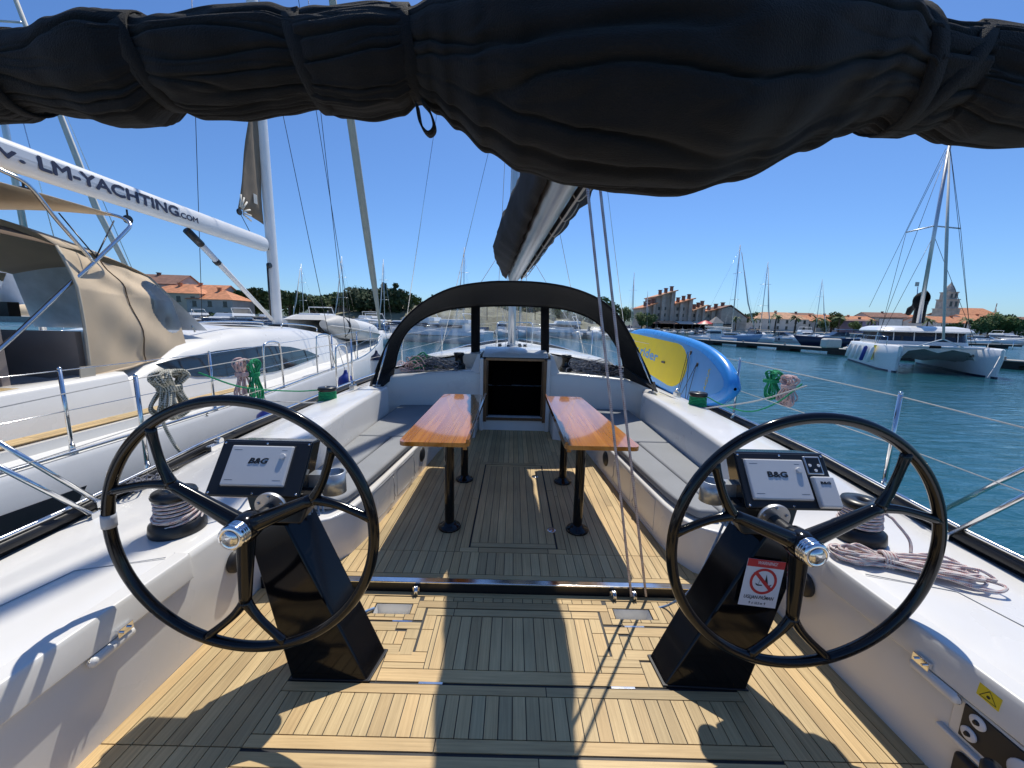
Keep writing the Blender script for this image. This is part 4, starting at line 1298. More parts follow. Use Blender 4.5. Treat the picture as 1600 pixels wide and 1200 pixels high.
# ---- mast, boom, sail bag
mst = MB(); MX = -0.07; MY = 8.0
pr = []
for z in (1.06, 6, 12, 19):
    rws_ = [Vector((MX + 0.08 * math.cos(2 * PI * k / 20), MY + 0.10 * math.sin(2 * PI * k / 20) - (z - 1) * 0.012, z)) for k in range(20)]
    pr.append(rws_)
mst.grid(pr, cv=True)
mast = mst.build('mast', ALU, Y)
mb = MB(); mb.lathe([(0.2, 0), (0.19, 0.03), (0.12, 0.05)], (MX, MY, 1.06), n=20)
for k in range(7):
    a = 2 * PI * k / 7; mb.lathe([(0.035, 0), (0.04, 0.03), (0.03, 0.06), (0.038, 0.08)], (MX + 0.27 * math.cos(a), MY - 0.1 + 0.3 * math.sin(a), 1.09), n=10)
mb.build('mast_collar', BLKM, mast)
for k in range(4): MB().tube([(MX - 0.32 + 0.2 * k + (0.03 if k > 1 else 0), MY - 0.2, 1.12), (MX - 0.06 + 0.04 * k, MY - 0.16, 9.0)], 0.005, 5).build('halyard', ROPE_WHITE, mast)
gn = Vector((MX + 0.0, 7.83, 2.50)); be = Vector((0.43, 2.05, 2.80))
d = (be - gn)
dn = d.normalized(); sx = dn.cross(Vector((0, 0, 1))).normalized(); uz = sx.cross(dn).normalized()
if uz.z < 0: uz = -uz
if sx.x < 0: sx = -sx
def bp_(t, a, b_): return gn + d * t + sx * a + uz * b_
boom = bpy.data.objects.new('boom', None); sc.collection.objects.link(boom); boom.parent = Y; boom.location = gn - Vector(Y.location)
sec = [(-0.055, -0.13), (0, -0.14), (0.055, -0.13), (0.10, -0.09), (0.135, 0.06), (0.11, 0.13), (-0.11, 0.13), (-0.135, 0.06), (-0.10, -0.09)]
MB().grid([[bp_(t, a * (0.82 if t == 0 else 1), b_ * (0.85 if t == 0 else 1)) for a, b_ in sec] for t in (0.0, 0.06, 0.3, 0.6, 1.0)], cv=True).build('boom_spar', ALUG, boom, bevel=0.0)
MB().add([bp_(1.0, a, b_) for a, b_ in sec], [tuple(range(9))]).build('boom_end', BLKM, boom)
bag = MB()
for s in (-1, 1):
    rws = []
    for k in range(61):
        t = 0.015 + k / 60 * 0.965
        bulge = interp([(0, 0.25), (0.15, 0.43), (0.4, 0.40), (0.72, 0.31), (0.88, 0.25), (1, 0.21)], t) + 0.012 * math.sin(t * 40 + s)
        bulge *= interp([(0.3, 0.92), (0.7, 1.42)], t) if s > 0 else interp([(0.3, 1.0), (0.75, 0.8)], t)
        hgt = lerp(0.75, 0.5, t) * min(1, 0.45 + t * 6)
        pf = [(0.125, 0.02), (0.15, -0.07 + 0.0 * t), (0.22, 0.0), (bulge * 0.93, 0.14), (bulge, 0.28), (bulge * 0.85, 0.42 * hgt * 1.7), (0.12, hgt)]
        rws.append([bp_(t, s * (a + 0.010 * math.sin(t * 90 + j * 2)), b_ + 0.012 * math.sin(t * 70 + j)) for j, (a, b_) in enumerate(pf)])
    bag.grid(rws)
rws = []
for k in range(41):
    t = 0.02 + k / 40 * 0.955
    hgt = lerp(0.75, 0.5, t) * min(1, 0.45 + t * 6)
    rws.append([bp_(t, 0.17 * math.cos(PI * q / 6), 0.10 + (hgt - 0.05) * math.sin(PI * q / 6)) for q in range(7)])
bag.grid(rws)
bag.build('sail_bag', CANVAS, boom, solid=0.006)
ln = MB()
for k in range(9):
    t = 0.1 + k * 0.095
    ln.tube(cr([bp_(t, 0.12, -0.05), bp_(t, 0.18, -0.10), bp_(t + 0.012, 0.27, 0.0), bp_(t + 0.01, 0.33, 0.2)], 4), 0.006, 6)
ln.tube([bp_(0.1, 0.145, -0.10), bp_(1.0, 0.155, -0.10)], 0.008, 6)
ln.tube([bp_(0.02, 0.12, -0.13), bp_(1.0, 0.12, -0.14)], 0.006, 6)
ln.build('bag_lacing', ROPE_WHITE, boom)
MB().tube([bp_(0.02, 0, -0.1), Vector((MX, 7.85, 1.2))], [0.045, 0.04], 12).build('vang', ALU, boom)
# mainsheet: two parts from the deck pocket to the boom
for bx, by, ta, k in ((0.665, 2.03, 0.965, 0), (0.735, 2.03, 0.985, 1)):
    top = aY(905 + 13 * k, 305, 2.11)
    b0 = aZ(986 + 23 * k, 936, 0.0)
    b0.z = 0.02
    end = Vector((0.27 + 0.06 * k, 2.1, 2.66))
    o = MB().tube([b0, b0.lerp(end, 0.5) + Vector((0, 0, -0.005)), end], 0.0075, 8).build('mainsheet', ROPE_SHEET, None)
    tag(o, 'mainsheet part rising from the deck pocket to the boom, %s of the two' % ('left' if k == 0 else 'right'), 'rope', 'mainsheet parts')

# ---- rolled bimini just overhead
roll = bpy.data.objects.new('rolled_bimini', None); sc.collection.objects.link(roll); roll.parent = Y; roll.location = Vector((0, 0.9, 2.1)) - Vector(Y.location)
bt = [(-160, 200), (0, 193), (45, 178), (110, 190), (165, 206), (215, 203), (258, 177), (300, 190), (360, 190), (430, 180), (480, 172), (520, 186), (570, 192), (620, 184), (652, 165), (680, 180), (710, 205), (760, 245), (820, 278), (900, 298), (1000, 307), (1100, 314), (1180, 292), (1290, 240), (1340, 218), (1378, 205), (1400, 217), (1440, 218), (1472, 210), (1530, 232), (1600, 238), (1760, 230)]
tp_ = [(-160, 45), (0, 40), (60, 42), (100, 38), (150, 20), (200, 6), (240, 14), (262, 22), (300, 14), (380, 6), (450, 3), (480, 12), (520, 4), (600, -4), (648, 2), (700, -22), (800, -60), (1000, -90), (1200, -80), (1330, -45), (1385, 0), (1400, 22), (1440, 28), (1480, 30), (1540, 38), (1600, 55), (1760, 60)]
def yroll(x): return 0.92 - 0.06 * math.exp(-((x - 1050) / 260) ** 2)
def rollc(x):
    Yc = yroll(x)
    b0 = aY(x, smoothi(bt, x), Yc); t0 = aY(x, smoothi(tp_, x), Yc)
    eb = math.atan2(b0.z - CAM.z, b0.y); et = math.atan2(t0.z - CAM.z, t0.y)
    mid, hf = (eb + et) / 2, (et - eb) / 2
    hf *= 0.95
    D = 0.95 * Yc / math.cos(mid)
    c = Vector((0, D * math.cos(mid), CAM.z + D * math.sin(mid)))
    m_ = aY(x, (smoothi(bt, x) + smoothi(tp_, x)) / 2, c.y)
    c.x = m_.x
    return c, D * math.sin(hf)
NU, NV = 760, 240
rows = []
straps = [33, 250, 492, 645, 1395, 1475]
def near(x): return min(abs(x - s_) for s_ in straps)
for i in range(NU + 1):
    x = -160 + 1920 * i / NU
    Yc = yroll(x)
    c, rz = rollc(x)
    ry = rz
    # deep gathers radiating from each strap
    dd = near(x) / 60.0
    g = math.exp(-dd * 0.9)
    row = []
    seg = sum(1 for s_ in straps if x > s_)
    for j in range(NV):
        a = 2 * PI * j / NV
        ph = seg * 1.7
        n1 = noise.noise(Vector((x * 0.0034, a * 1.9 + ph, 0.3 + seg)))
        n2 = noise.noise(Vector((x * 0.0022 + 7, a * 2.4 + ph + 0.9 * n1, 1.3 + seg)))
        n3 = noise.noise(Vector((x * 0.016 + 3, a * 8.0, 2.3)))
        n4 = noise.noise(Vector((x * 0.0028 + 31, a * 3.1 + ph * 2 + 0.7 * n1, 8.3 + seg)))
        crease = -0.075 * math.exp(-(n2 / 0.07) ** 2) - 0.045 * math.exp(-(n4 / 0.045) ** 2) * (0.4 + 0.6 * g) + 0.03 * min(1, abs(n2) * 4)
        r_ = 1 + 0.10 * n1 + crease + 0.012 * n3 + g * 0.028 * (1 - 2 * abs(math.sin(a * 7 + 2.5 * n1 + seg))) 
        row.append(Vector((c.x, c.y + ry * r_ * math.cos(a), c.z + rz * lerp(1, r_, 0.85) * math.sin(a))))
    rows.append(row)
MB().grid(rows, cv=True).build('bimini_cover', CANVAS, roll)
def ringpath(x, tilt=0.0, k=1.012, n=40, off=0.004):
    out = []
    for j in range(n):
        a = 2 * PI * j / n
        xx = x + tilt * math.sin(a)
        c, rz = rollc(xx)
        out.append(Vector((c.x, c.y + rz * k * math.cos(a), c.z + rz * k * math.sin(a))))
    return out
for x, tl in ((33, 10), (250, -14), (492, -16), (645, -10), (1388, -18), (1450, 40)):
    P = ringpath(x, tl)
    n_ = len(P); rws = []
    hw = 0.016
    for p_ in P: rws.append([p_ + Vector((-hw, 0, 0)), p_ + Vector((hw, 0, 0))])
    MB().grid(rws, cu=True).build('strap', CANVAS, roll, solid=0.004)
lp = cr([aY(652, 165, 0.86), aY(658, 195, 0.85), aY(670, 210, 0.85), aY(679, 200, 0.85), aY(672, 175, 0.85), aY(660, 160, 0.86)], 6)
rws = [[p_ + Vector((0, -0.012, 0)), p_ + Vector((0, 0.012, 0))] for p_ in lp]
MB().grid(rws).build('strap_end', CANVAS, roll, solid=0.004)
for s in (-1, 1):
    MB().tube(cr([(s * 1.35, 0.92, 2.14), (s * 1.62, 0.86, 2.12), (s * 1.95, 0.72, 1.95), (s * 2.15, 0.45, 0.5)], 6), 0.0125, 10).build('bimini_hoop', STEEL, roll)

# ---- stanchions, lifelines, pushpit braces
def stanchion(x, y, z, h=0.66, name='stanchion', parent=Y, r=0.0125):
    mb = MB(); mb.tube([(x, y, z), (x, y, z + h)], r, 12); mb.lathe([(r, 0), (r * 1.1, 0.006), (r * 0.7, 0.016), (0.001, 0.018)], (x, y, z + h), n=12)
    mb.lathe([(0.028, 0), (0.028, 0.02), (0.018, 0.03), (0.017, 0.07)], (x, y, z), n=14)
    return mb.build(name, STEEL, parent)
stL = [2.45, 5.6, 7.6, 9.6]; stR = [2.45, 4.15, 7.4, 9.4]
for s, ys_ in ((-1, stL), (1, stR)):
    for y in ys_: stanchion(s * (beam(y) + 0.015 if y < 3 else beam(y) - 0.04), y, toe_z(y) + 0.03)
    for hh, r in ((0.645, 0.0035), (0.33, 0.003)):
        P = [Vector((s * 2.47, 0.5, 0.5 + hh - 0.1 * (hh > 0.5)))]
        P = [Vector((s * 2.50, 1.1, toe_z(1.1) + 0.03 + hh * 0.95))] + [Vector((s * (beam(y) + 0.015 if y < 3 else beam(y) - 0.04), y, toe_z(y) + 0.03 + hh)) for y in ys_] + [Vector((s * 0.5, 12.9, 1.6 if hh > 0.5 else 1.3))]
        MB().tube(P, r, 6).build('lifeline', ROPE_WHITE, Y)
# gate hoop to port
MB().tube(cr([(-2.42, 5.14, 0.66), (-2.42, 5.15, 1.15), (-2.42, 5.22, 1.24), (-2.42, 5.4, 1.24), (-2.42, 5.5, 1.15), (-2.42, 5.55, 0.66)], 5), 0.0125, 10).build('gate_hoop', STEEL, Y)
for s in (-1, 1):
    a, b_ = (aZ(148, 806, 0.50), aX(-60, 700, -2.52)) if s < 0 else (aZ(1478, 838, 0.50), aX(1680, 735, 2.45))
    c2, d2 = (aZ(157, 786, 0.55), aX(-60, 657, -2.62)) if s < 0 else (aZ(1472, 798, 0.53), aX(1680, 693, 2.58))
    for p_, q in ((a, b_), (c2, d2)):
        MB().tube([p_, q], 0.0125, 12).build('pushpit_brace', STEEL, Y)
    mb = MB(); mb.box(a + Vector((0, 0, 0.0)), (0.03, 0.05, 0.05)); mb.box(c2, (0.02, 0.05, 0.04)); mb.build('brace_bracket', STEEL, Y, bevel=0.004)
# bow pulpit and forestay, shrouds
pp_ = cr([(-0.55, 12.2, 0.93), (-0.55, 12.3, 1.55), (-0.3, 13.2, 1.6), (0, 13.5, 1.6), (0.3, 13.2, 1.6), (0.55, 12.3, 1.55), (0.55, 12.2, 0.93)], 5)
MB().tube(pp_, 0.014, 8).build('bow_pulpit', STEEL, Y)
rg = [((0, 13.2, 0.95), (MX, 7.6, 18.0)), ((-2.3, 7.6, 0.65), (MX - 1.2, 7.8, 7.0)), ((2.3, 7.6, 0.65), (MX + 1.2, 7.8, 7.0)), ((-1.5, 7.7, 0.95), (MX, 7.9, 6.9)), ((1.4, 7.7, 0.95), (MX, 7.9, 6.9))]
for a, b_ in rg: MB().tube([a, b_], 0.006, 5).build('rigging_wire', STEEL, Y)
for s in (-1, 1): MB().tube([(MX, 7.85, 7.0), (MX + s * 1.2, 7.75, 7.05)], 0.03, 8).build('spreader', ALU, mast)
for a, b_ in (((-1.5, 7.2, 1.0), (-0.12, 7.9, 3.3)), ((1.4, 7.2, 1.0), (0.02, 7.9, 3.3)), ((-0.1, 11.3, 1.2), (-0.5, 7.9, 2.4)), ):
    MB().tube([a, b_], 0.005, 5).build('running_line', ROPE_WHITE, Y)
# jib car + genoa track to port
mb = MB(); mb.box((-2.33, 2.86, 0.61), (0.05, 0.14, 0.05)); mb.lathe([(0.025, -0.02), (0.03, 0), (0.025, 0.02)], (-2.33, 2.9, 0.645), (1, 0, 0), 16); mb.build('sheet_car', STEEL, Y, bevel=0.008)
MB().box((-2.33, 3.2, 0.583), (0.03, 1.6, 0.012)).build('genoa_track', BLKM, Y)
for s in (-1, 1):
    pd = MB(); pd.prism([(s * 1.95, 3.2, 0.735), (s * 2.1, 3.2, 0.70), (s * 2.1, 3.4, 0.70), (s * 1.95, 3.4, 0.735)], (0, 0, 0.004)); pd.build('deck_fitting', STEEL, Y)

# ---- hanks of rope on the lifelines
def hank(name, label, c, L, wd, m, n, rr, seed, cat='rope', group='coiled ropes hung on the lifelines', dirv=(0, 0, -1), across=(0, 1, 0), flatz=0.6, neck=0.16):
    rnd = random.Random(seed); mb = MB(); c = Vector(c); D = Vector(dirv).normalized(); A = Vector(across).normalized(); N = D.cross(A)
    for k in range(n):
        ph = rnd.uniform(-1, 1); l_ = L * rnd.uniform(0.82, 1.0); w_ = wd * rnd.uniform(0.5, 1.0); q = rnd.uniform(-1, 1) * wd * flatz; tops = rnd.uniform(0.0, 0.12) * L; sw = rnd.uniform(-0.12, 0.12) * L
        pts = []
        prof = [(0.0, 0.55), (0.06, 0.95), (0.14, 1.0), (0.26, 0.55), (neck + 0.2, 0.32), (0.55, 0.6), (0.78, 0.95), (0.93, 0.75), (1.0, 0.0)]
        side = [(t, w) for t, w in prof] + [(t, -w) for t, w in prof[-2::-1]]
        for j, (t, w) in enumerate(side):
            pts.append(c + D * (t * l_ - 0.03 * L + tops * (1 - t)) + A * (w * w_ * 0.5 + sw * t + rnd.uniform(-1, 1) * rr * 0.8) + N * (q * (0.4 + 0.6 * abs(w)) + rnd.uniform(-1, 1) * rr))
        mb.tube(cr(pts, 4, True), rr, 7, closed=True)
    # wrap round the neck
    pts = []
    for k in range(4 * 14):
        a = 2 * PI * k / 14
        pts.append(c + D * (L * (0.28 + 0.022 * k / 14)) + A * (wd * 0.30 * math.cos(a)) + N * (wd * 0.34 * math.sin(a)))
    mb.tube(pts, rr, 7)
    mb.v = [v - c for v in mb.v]
    o = mb.build(name, m, None); o.location = c
    return tag(o, label, cat, group)


ps = aX(262, 585, -2.5)
hank('rope_coil', 'thick white and olive mooring rope coiled over the left lifeline', ps + Vector((0, 0, 0.02)), 0.36, 0.20, ROPE_DOCK, 13, 0.0105, 11, flatz=0.4)
pts = [ps + Vector((0.0, -0.06, -0.08)), ps + Vector((0, -0.085, -0.3)), ps + Vector((0.03, -0.05, -0.5)), ps + Vector((0.06, 0.0, -0.62))]
tag(MB().tube(cr(pts, 6), 0.0105, 8).build('rope_tail', ROPE_DOCK, None), 'hanging end of the thick mooring rope behind the left wheel', 'rope')
ps = aX(376, 562, -2.55)
hank('rope_coil', 'slim pink and white rope coil on the left lifeline', ps, 0.42, 0.15, ROPE_PINK, 8, 0.0065, 12, flatz=0.3)
ps = aX(394, 562, -2.5)
hank('rope_coil', 'green rope coil hanging on the left lifeline', ps, 0.44, 0.15, ROPE_GREEN, 8, 0.0065, 13, flatz=0.3)
ps = aX(1207, 580, 2.58)
hank('rope_coil', 'green rope coil hanging on the right lifeline', ps + Vector((0, 0, 0.0)), 0.30, 0.20, ROPE_GREEN, 9, 0.0065, 14, flatz=0.3)
ps = aX(1234, 588, 2.60)
hank('rope_coil', 'pink and white rope coil hanging on the right lifeline', ps, 0.30, 0.17, ROPE_PINK, 12, 0.0065, 15, flatz=0.3)
# long hank lying on the starboard coaming
a, b_ = aZ(1306, 862, 0.53), aZ(1566, 905, 0.53)
hank('rope_coil', 'long white and red rope hank lying on the right deck beside the winch', a, (b_ - a).length, 0.115, ROPE_RED, 15, 0.0068, 16, group='coiled ropes hung on the lifelines', dirv=(b_ - a), across=Vector((b_ - a)).cross(Vector((0, 0, 1))), flatz=0.22, neck=0.1)
# blue lanyards at the cup holders, blue tails from the deck pockets
tag(MB().tube(cr([aY(585, 950, 1.93), aZ(560, 958, 0.02), aZ(530, 950, 0.03)], 6), 0.007, 8).build('blue_line', ROPE_BLUE, None), 'pale blue line coming out of the left deck pocket', 'rope')
tag(MB().tube(cr([aZ(1015, 952, -0.02), aZ(1045, 945, 0.03), aY(1080, 920, 1.86), aY(1112, 860, 1.85), aY(1138, 800, 1.78)], 6), 0.006, 8).build('blue_line', ROPE_BLUE, None), 'pale blue line led from the right deck pocket up the pedestal', 'rope')
for px_, py_, sd_, s in ((492, 782, 'left', -1), (1140, 795, 'right', 1)):
    c = aY(px_, py_, 1.69)
    rnd = random.Random(5 + s); mb = MB()
    for k in range(9):
        q = Vector((rnd.uniform(-0.03, 0.03), rnd.uniform(-0.02, 0.02), 0))
        mb.tube(cr([c + q * 0.3 + Vector((0, 0, 0.03)), c + q + Vector((0, 0, -0.02)), c + q * 1.1 + Vector((0, 0, -0.055 - rnd.uniform(0, 0.02)))], 4), 0.0045, 6)
    tag(mb.build('blue_lanyard', ROPE_BLUE, None), 'knotted blue cord hanging below the %s cup holder' % sd_, 'cord')
# small rope pile at the stanchion foot
tangle('rope_tangle', 'small heap of dark rope ends at the foot of the left stanchion', (-2.4, 2.3, 0.55), (0.14, 0.2, 0.06), ROPE_GREY, 12, 0.005, 9)

# ---- paddle board lashed outside the starboard lifelines
bc = Vector((2.355, 6.14, 1.085))
NL = 48; LL = 2.08; HW = 0.425
fr_t = Vector((0, -1, -0.06)).normalized()   # towards tail
upb = Vector((0.14, -0.03, 1)).normalized()
nb_ = fr_t.cross(upb).normalized()
if nb_.x > 0: nb_ = -nb_
def hwid(t):
    t = abs(t)
    return HW * (1 - t ** 3.4) ** 0.5 if t < 1 else 0
board = thing('paddle_board', 'blue paddle board with yellow pad standing on edge on the right side deck', 'paddle board', bc)
rows = []
ths = 0.07
for i in range(NL + 1):
    t = -math.cos(PI * i / NL)
    t = max(-0.9995, min(0.9995, t))
    w_ = max(0.012, hwid(t)); cc = bc + fr_t * (t * LL)
    k2 = min(1, w_ / 0.07)
    row = []
    for q in range(20):
        a = 2 * PI * q / 20
        ca, sa = math.cos(a), math.sin(a)
        ex = (w_ - ths * k2) * (1 if ca > 0 else -1) * (1 if abs(ca) > 0.25 else abs(ca) / 0.25) + ths * k2 * ca
        row.append(cc + upb * ex + nb_ * (ths * k2 * sa))
    rows.append(row)
MB().grid(rows, cv=True).build('board', SUPB, board)
def bpt(t, h, o=0.0): return bc + fr_t * (t * LL) + upb * h + nb_ * (ths + o)
mb = MB(); P = []
for k in range(36):
    a = 2 * PI * k / 36
    P.append(bpt(0.02 + 0.93 * math.cos(a) * 1.0, 0.355 * math.copysign(abs(math.sin(a)) ** 0.75, math.sin(a)) * min(1, hwid(0.93 * math.cos(a)) / HW + 0.1), 0.0012))
mb.add(P, [tuple(range(36))])
mb.build('deck_panel', SUPL, board)
mb = MB(); P = []
ye = 0.50
for k in range(17):
    a = -PI / 2 + PI * k / 16
    P.append(bpt(ye, 0, 0.0045))
P = [bpt(-0.88, 0.26, 0.0045)] + [bpt(0.28, 0.31, 0.0045)] + [bpt(lerp(0.28, 0.50, math.sin(PI * k / 10)), 0.31 * math.cos(PI * k / 10), 0.0045) for k in range(1, 10)] + [bpt(0.28, -0.31, 0.0045), bpt(-0.88, -0.26, 0.0045)]
mb.prism(P, nb_ * -0.003); mb.build('deck_pad', SUPY, board)
rd = -fr_t
# reading direction: seen from the cockpit the tail is to the right
text('easy rider', 'pad_lettering', SUPL, board, bpt(-0.84, -0.06, 0.0055), fr_t, upb, 0.22, bold=0.005, width=1.72)
text('AQUA', 'tail_lettering', YEL, board, bpt(0.78, -0.14, 0.003), upb, -fr_t, 0.06, width=0.27)
mb = MB(); mb.box(bpt(0.12, -0.02, 0.008), (0.02, 0.12, 0.03)); mb.build('handle', BLKP, board, bevel=0.006)
for t in (0.50, 0.62): MB().lathe([(0.028, 0), (0.028, 0.006), (0.012, 0.012), (0.001, 0.012)], bpt(t, 0.24 - (t - 0.50), 0.001), nb_, 16).build('d_ring', BLKP, board)
lsh = MB()
for q0, q1, q2 in ((0.50, 0.24, 0.49), (0.50, 0.24, 0.60), (0.62, 0.12, 0.52), (0.62, 0.12, 0.62), (0.47, 0.24, 0.47)): lsh.tube([bpt(q0, q1, 0.015), bpt(q2, -0.36, 0.02)], 0.0035, 6)
tag(lsh.build('lashing_cord', NAVY, None), 'dark thin cords lashing the paddle board to the rail', 'cord')
# fenders between the boats
def fender(c, h, m1, m2, label, r=0.13):
    root = thing('fender', label, 'fender', Vector(c), 'fenders hung between the two yachts')
    c = Vector(c)
    MB().lathe([(0.02, -h), (r * 0.6, -h * 0.98), (r, -h * 0.85), (r, -h * 0.25), (r * 0.95, -h * 0.15)], c, n=20).build('fender_body', m1, root)
    MB().lathe([(r * 0.97, -h * 0.17), (r * 0.8, -h * 0.06), (r * 0.35, 0), (0.03, 0.03), (0.02, 0.07)], c, n=20).build('fender_cap', m2, root)
    MB().tube([c + Vector((0, 0, 0.05)), c + Vector((-0.12, 0.0, 0.5))], 0.005, 6).build('fender_line', ROPE_WHITE, root)
fender(aX(588, 553, -2.85), 0.8, WHITE, NAVY, 'white fender with a dark blue cap, farthest along the gap')
fender(aX(540, 585, -2.72), 0.8, BLUE, BLUE, 'bright blue fender top showing behind the forward winch')
fender(aX(418, 640, -2.72), 0.8, NAVY, BLUE, 'blue fender top low in the gap below the pink rope coil')
# ------------------------------------------------------------------ neighbouring yacht to port
LB = thing('sailing_yacht', 'white sailing yacht moored alongside on the left, tan sprayhood and website lettering on its boom', 'yacht', (-5.03, 7, WL))
CX = -5.03
def lb_b(y): return interp([(-2, 1.8), (0, 1.87), (5, 1.88), (7.5, 1.72), (9.5, 1.42), (11.5, 0.98), (13.2, 0.5), (14.6, 0.05)], y)
def lb_z(y): return smoothi([(-2, 0.55), (3, 0.58), (8, 0.68), (14.6, 0.98)], y)
ysl = [-2 + 16.6 * k / 34 for k in range(35)]
for s in (-1, 1):
    rows = []
    for y in ysl:
        b_ = lb_b(y)
        rows.append([Vector((CX + s * (b_ - 0.02), y, lb_z(y) + 0.02)), Vector((CX + s * b_, y, lb_z(y) - 0.015)), Vector((CX + s * b_ * 0.995, y, 0.2)), Vector((CX + s * b_ * 0.95, y, -0.4)), Vector((CX + s * b_ * 0.86, y, -1.1))])
    MB().grid(rows).build('hull', WHITE, LB)
rows = [[Vector((CX + f * (lb_b(y) - 0.02), y, lb_z(y) + 0.02 + 0.03 * (1 - f * f))) for f in (-1, -0.6, 0, 0.6, 1)] for y in ysl]
MB().grid(rows[::-1]).build('deck', GELROUGH, LB)
MB().prism([(CX - 1.8, -2, -1.1), (CX + 1.8, -2, -1.1), (CX + 1.85, -2, 0.55), (CX - 1.85, -2, 0.55)], (0, -0.05, 0)).build('transom', WHITE, LB)
# toe rail strips
for o_, m_ in ((0.03, STEEL), ):
    MB().tube([Vector((CX + lb_b(y) - o_, y, lb_z(y) + 0.045)) for y in ysl], 0.012, 6).build('toe_rail', m_, LB)
# teak side deck strip
mb = MB()
for k in range(3):
    for j in range(12):
        ya, yb = -1.5 + j * 0.6, -0.9 + j * 0.6 
        if yb > 5.2: break
        plank(mb, [(CX + 1.40 + 0.055 * k, ya), (CX + 1.455 + 0.055 * k, ya), (CX + 1.455 + 0.055 * k, yb), (CX + 1.40 + 0.055 * k, yb)], 0.70 + 0.0, (0, 1))
mb.build('teak_side_deck', TEAK, LB)
MB().prism([(CX + 1.36, -1.6, 0.56), (CX + 1.60, -1.6, 0.56), (CX + 1.60, 5.0, 0.6), (CX + 1.36, 5.0, 0.6)], (0, 0, 0.094)).build('side_plinth', GEL, LB)
# coachroof: cross sections; side with dark window band
def cr_top(y): return interp([(2.9, 1.02), (3.9, 1.06), (4.3, 1.30), (5.5, 1.47), (7.5, 1.42), (9, 1.25), (10.5, 1.02), (11.6, 0.82)], y)
def cr_w(y): return interp([(2.9, 1.36), (6.0, 1.32), (8.5, 1.08), (10.5, 0.65), (11.6, 0.25)], y)
rows = []
for k in range(30):
    y = 2.9 + 8.7 * k / 29
    w_, t_, d_ = cr_w(y), cr_top(y), lb_z(y) + 0.02
    pr = [(w_ + 0.02, d_), (w_ - 0.10, lerp(d_, t_, 0.75)), (w_ - 0.2, lerp(d_, t_, 0.92)), (w_ * 0.55, t_), (0, t_ + 0.03)]
    rows.append([Vector((CX + a, y, z)) for a, z in pr] + [Vector((CX - a, y, z)) for a, z in pr[-2::-1]])
mb = MB().grid(rows); mb.add(rows[0], [tuple(range(9))]); mb.build('coachroof', GEL, LB)
# cockpit coaming aft
rows = []
for y in (-1.8, 0, 1.5, 2.5, 2.95, 3.6):
    t_ = interp([(-1.8, 0.92), (2.5, 1.03), (3.6, 1.07)], y)
    rows.append([Vector((CX + a, y, z)) for a, z in ((1.38, 0.6), (1.34, t_ - 0.04), (1.30, t_), (1.05, t_), (1.02, t_ - 0.05), (1.02, 0.2))])
MB().grid(rows).build('cockpit_coaming', GEL, LB)
mb = MB()
for k in range(4): plank(mb, [(CX + 1.07 + 0.056 * k, 0.0), (CX + 1.126 + 0.056 * k, 0.0), (CX + 1.126 + 0.056 * k, 3.2), (CX + 1.07 + 0.056 * k, 3.2)], 1.042, (0, 1))
mb.build('coaming_teak', TEAK, LB)
MB().box((CX + 0.6, 2.9, 1.15), (1.0, 0.05, 0.7)).box((CX + 1.0, 1.4, 1.25), (0.03, 2.9, 0.5)).build('cockpit_cloth', TAUPE, LB)
MB().box((CX + 0.2, 3.4, 0.95), (1.9, 0.05, 1.0)).build('cabin_bulkhead', TAUPE, LB)
# window band on the coachroof side
def lb_side(x, y):   # point on the coachroof flank for an image position
    p_ = aX(x, y, CX + 1.22)
    w_, t_, d_ = cr_w(p_.y), cr_top(p_.y), lb_z(p_.y) + 0.02
    f = min(1, max(0, (p_.z - d_) / (t_ - d_) / 0.75))
    return Vector((CX + w_ + 0.02 - 0.12 * f + 0.012, p_.y, p_.z))
up = [(236, 569), (265, 562), (295, 556), (335, 548), (375, 543), (420, 540), (455, 542), (484, 548), (503, 556)]
lo = [(240, 571), (267, 586), (300, 588), (345, 588), (385, 585), (420, 580), (450, 573), (480, 564), (503, 557)]
MB().grid([[lb_side(*a).lerp(lb_side(*b_), q / 3) for q in range(4)] for a, b_ in zip(up, lo)]).build('cabin_window', DARKGLASS, LB)
for (x0, y0, x1, y1) in ((385, 508, 420, 520), ):
    a = Vector((CX + 0.55, 6.2, cr_top(6.2) + 0.035)); MB().box(a, (0.45, 0.9, 0.02), Matrix.Rotation(R(-2), 3, 'X')).build('deck_hatch', DARKGLASS, LB, bevel=0.01)
MB().box((CX + 0.35, 9.3, cr_top(9.3) + 0.03), (0.5, 0.5, 0.03), Matrix.Rotation(R(-8), 3, 'X')).build('deck_hatch', DARKGLASS, LB, bevel=0.01)
MB().tube(cr([(CX + 0.95, 4.9, 1.40), (CX + 0.93, 5.0, 1.52), (CX + 0.92, 6.2, 1.52), (CX + 0.90, 6.3, 1.44)], 5), 0.012, 8).build('grab_rail', STEEL, LB)
MB().tube(cr([(CX + 0.8, 7.0, 1.40), (CX + 0.8, 7.1, 1.49), (CX + 0.72, 8.3, 1.42), (CX + 0.72, 8.4, 1.32)], 5), 0.012, 8).build('grab_rail', STEEL, LB)
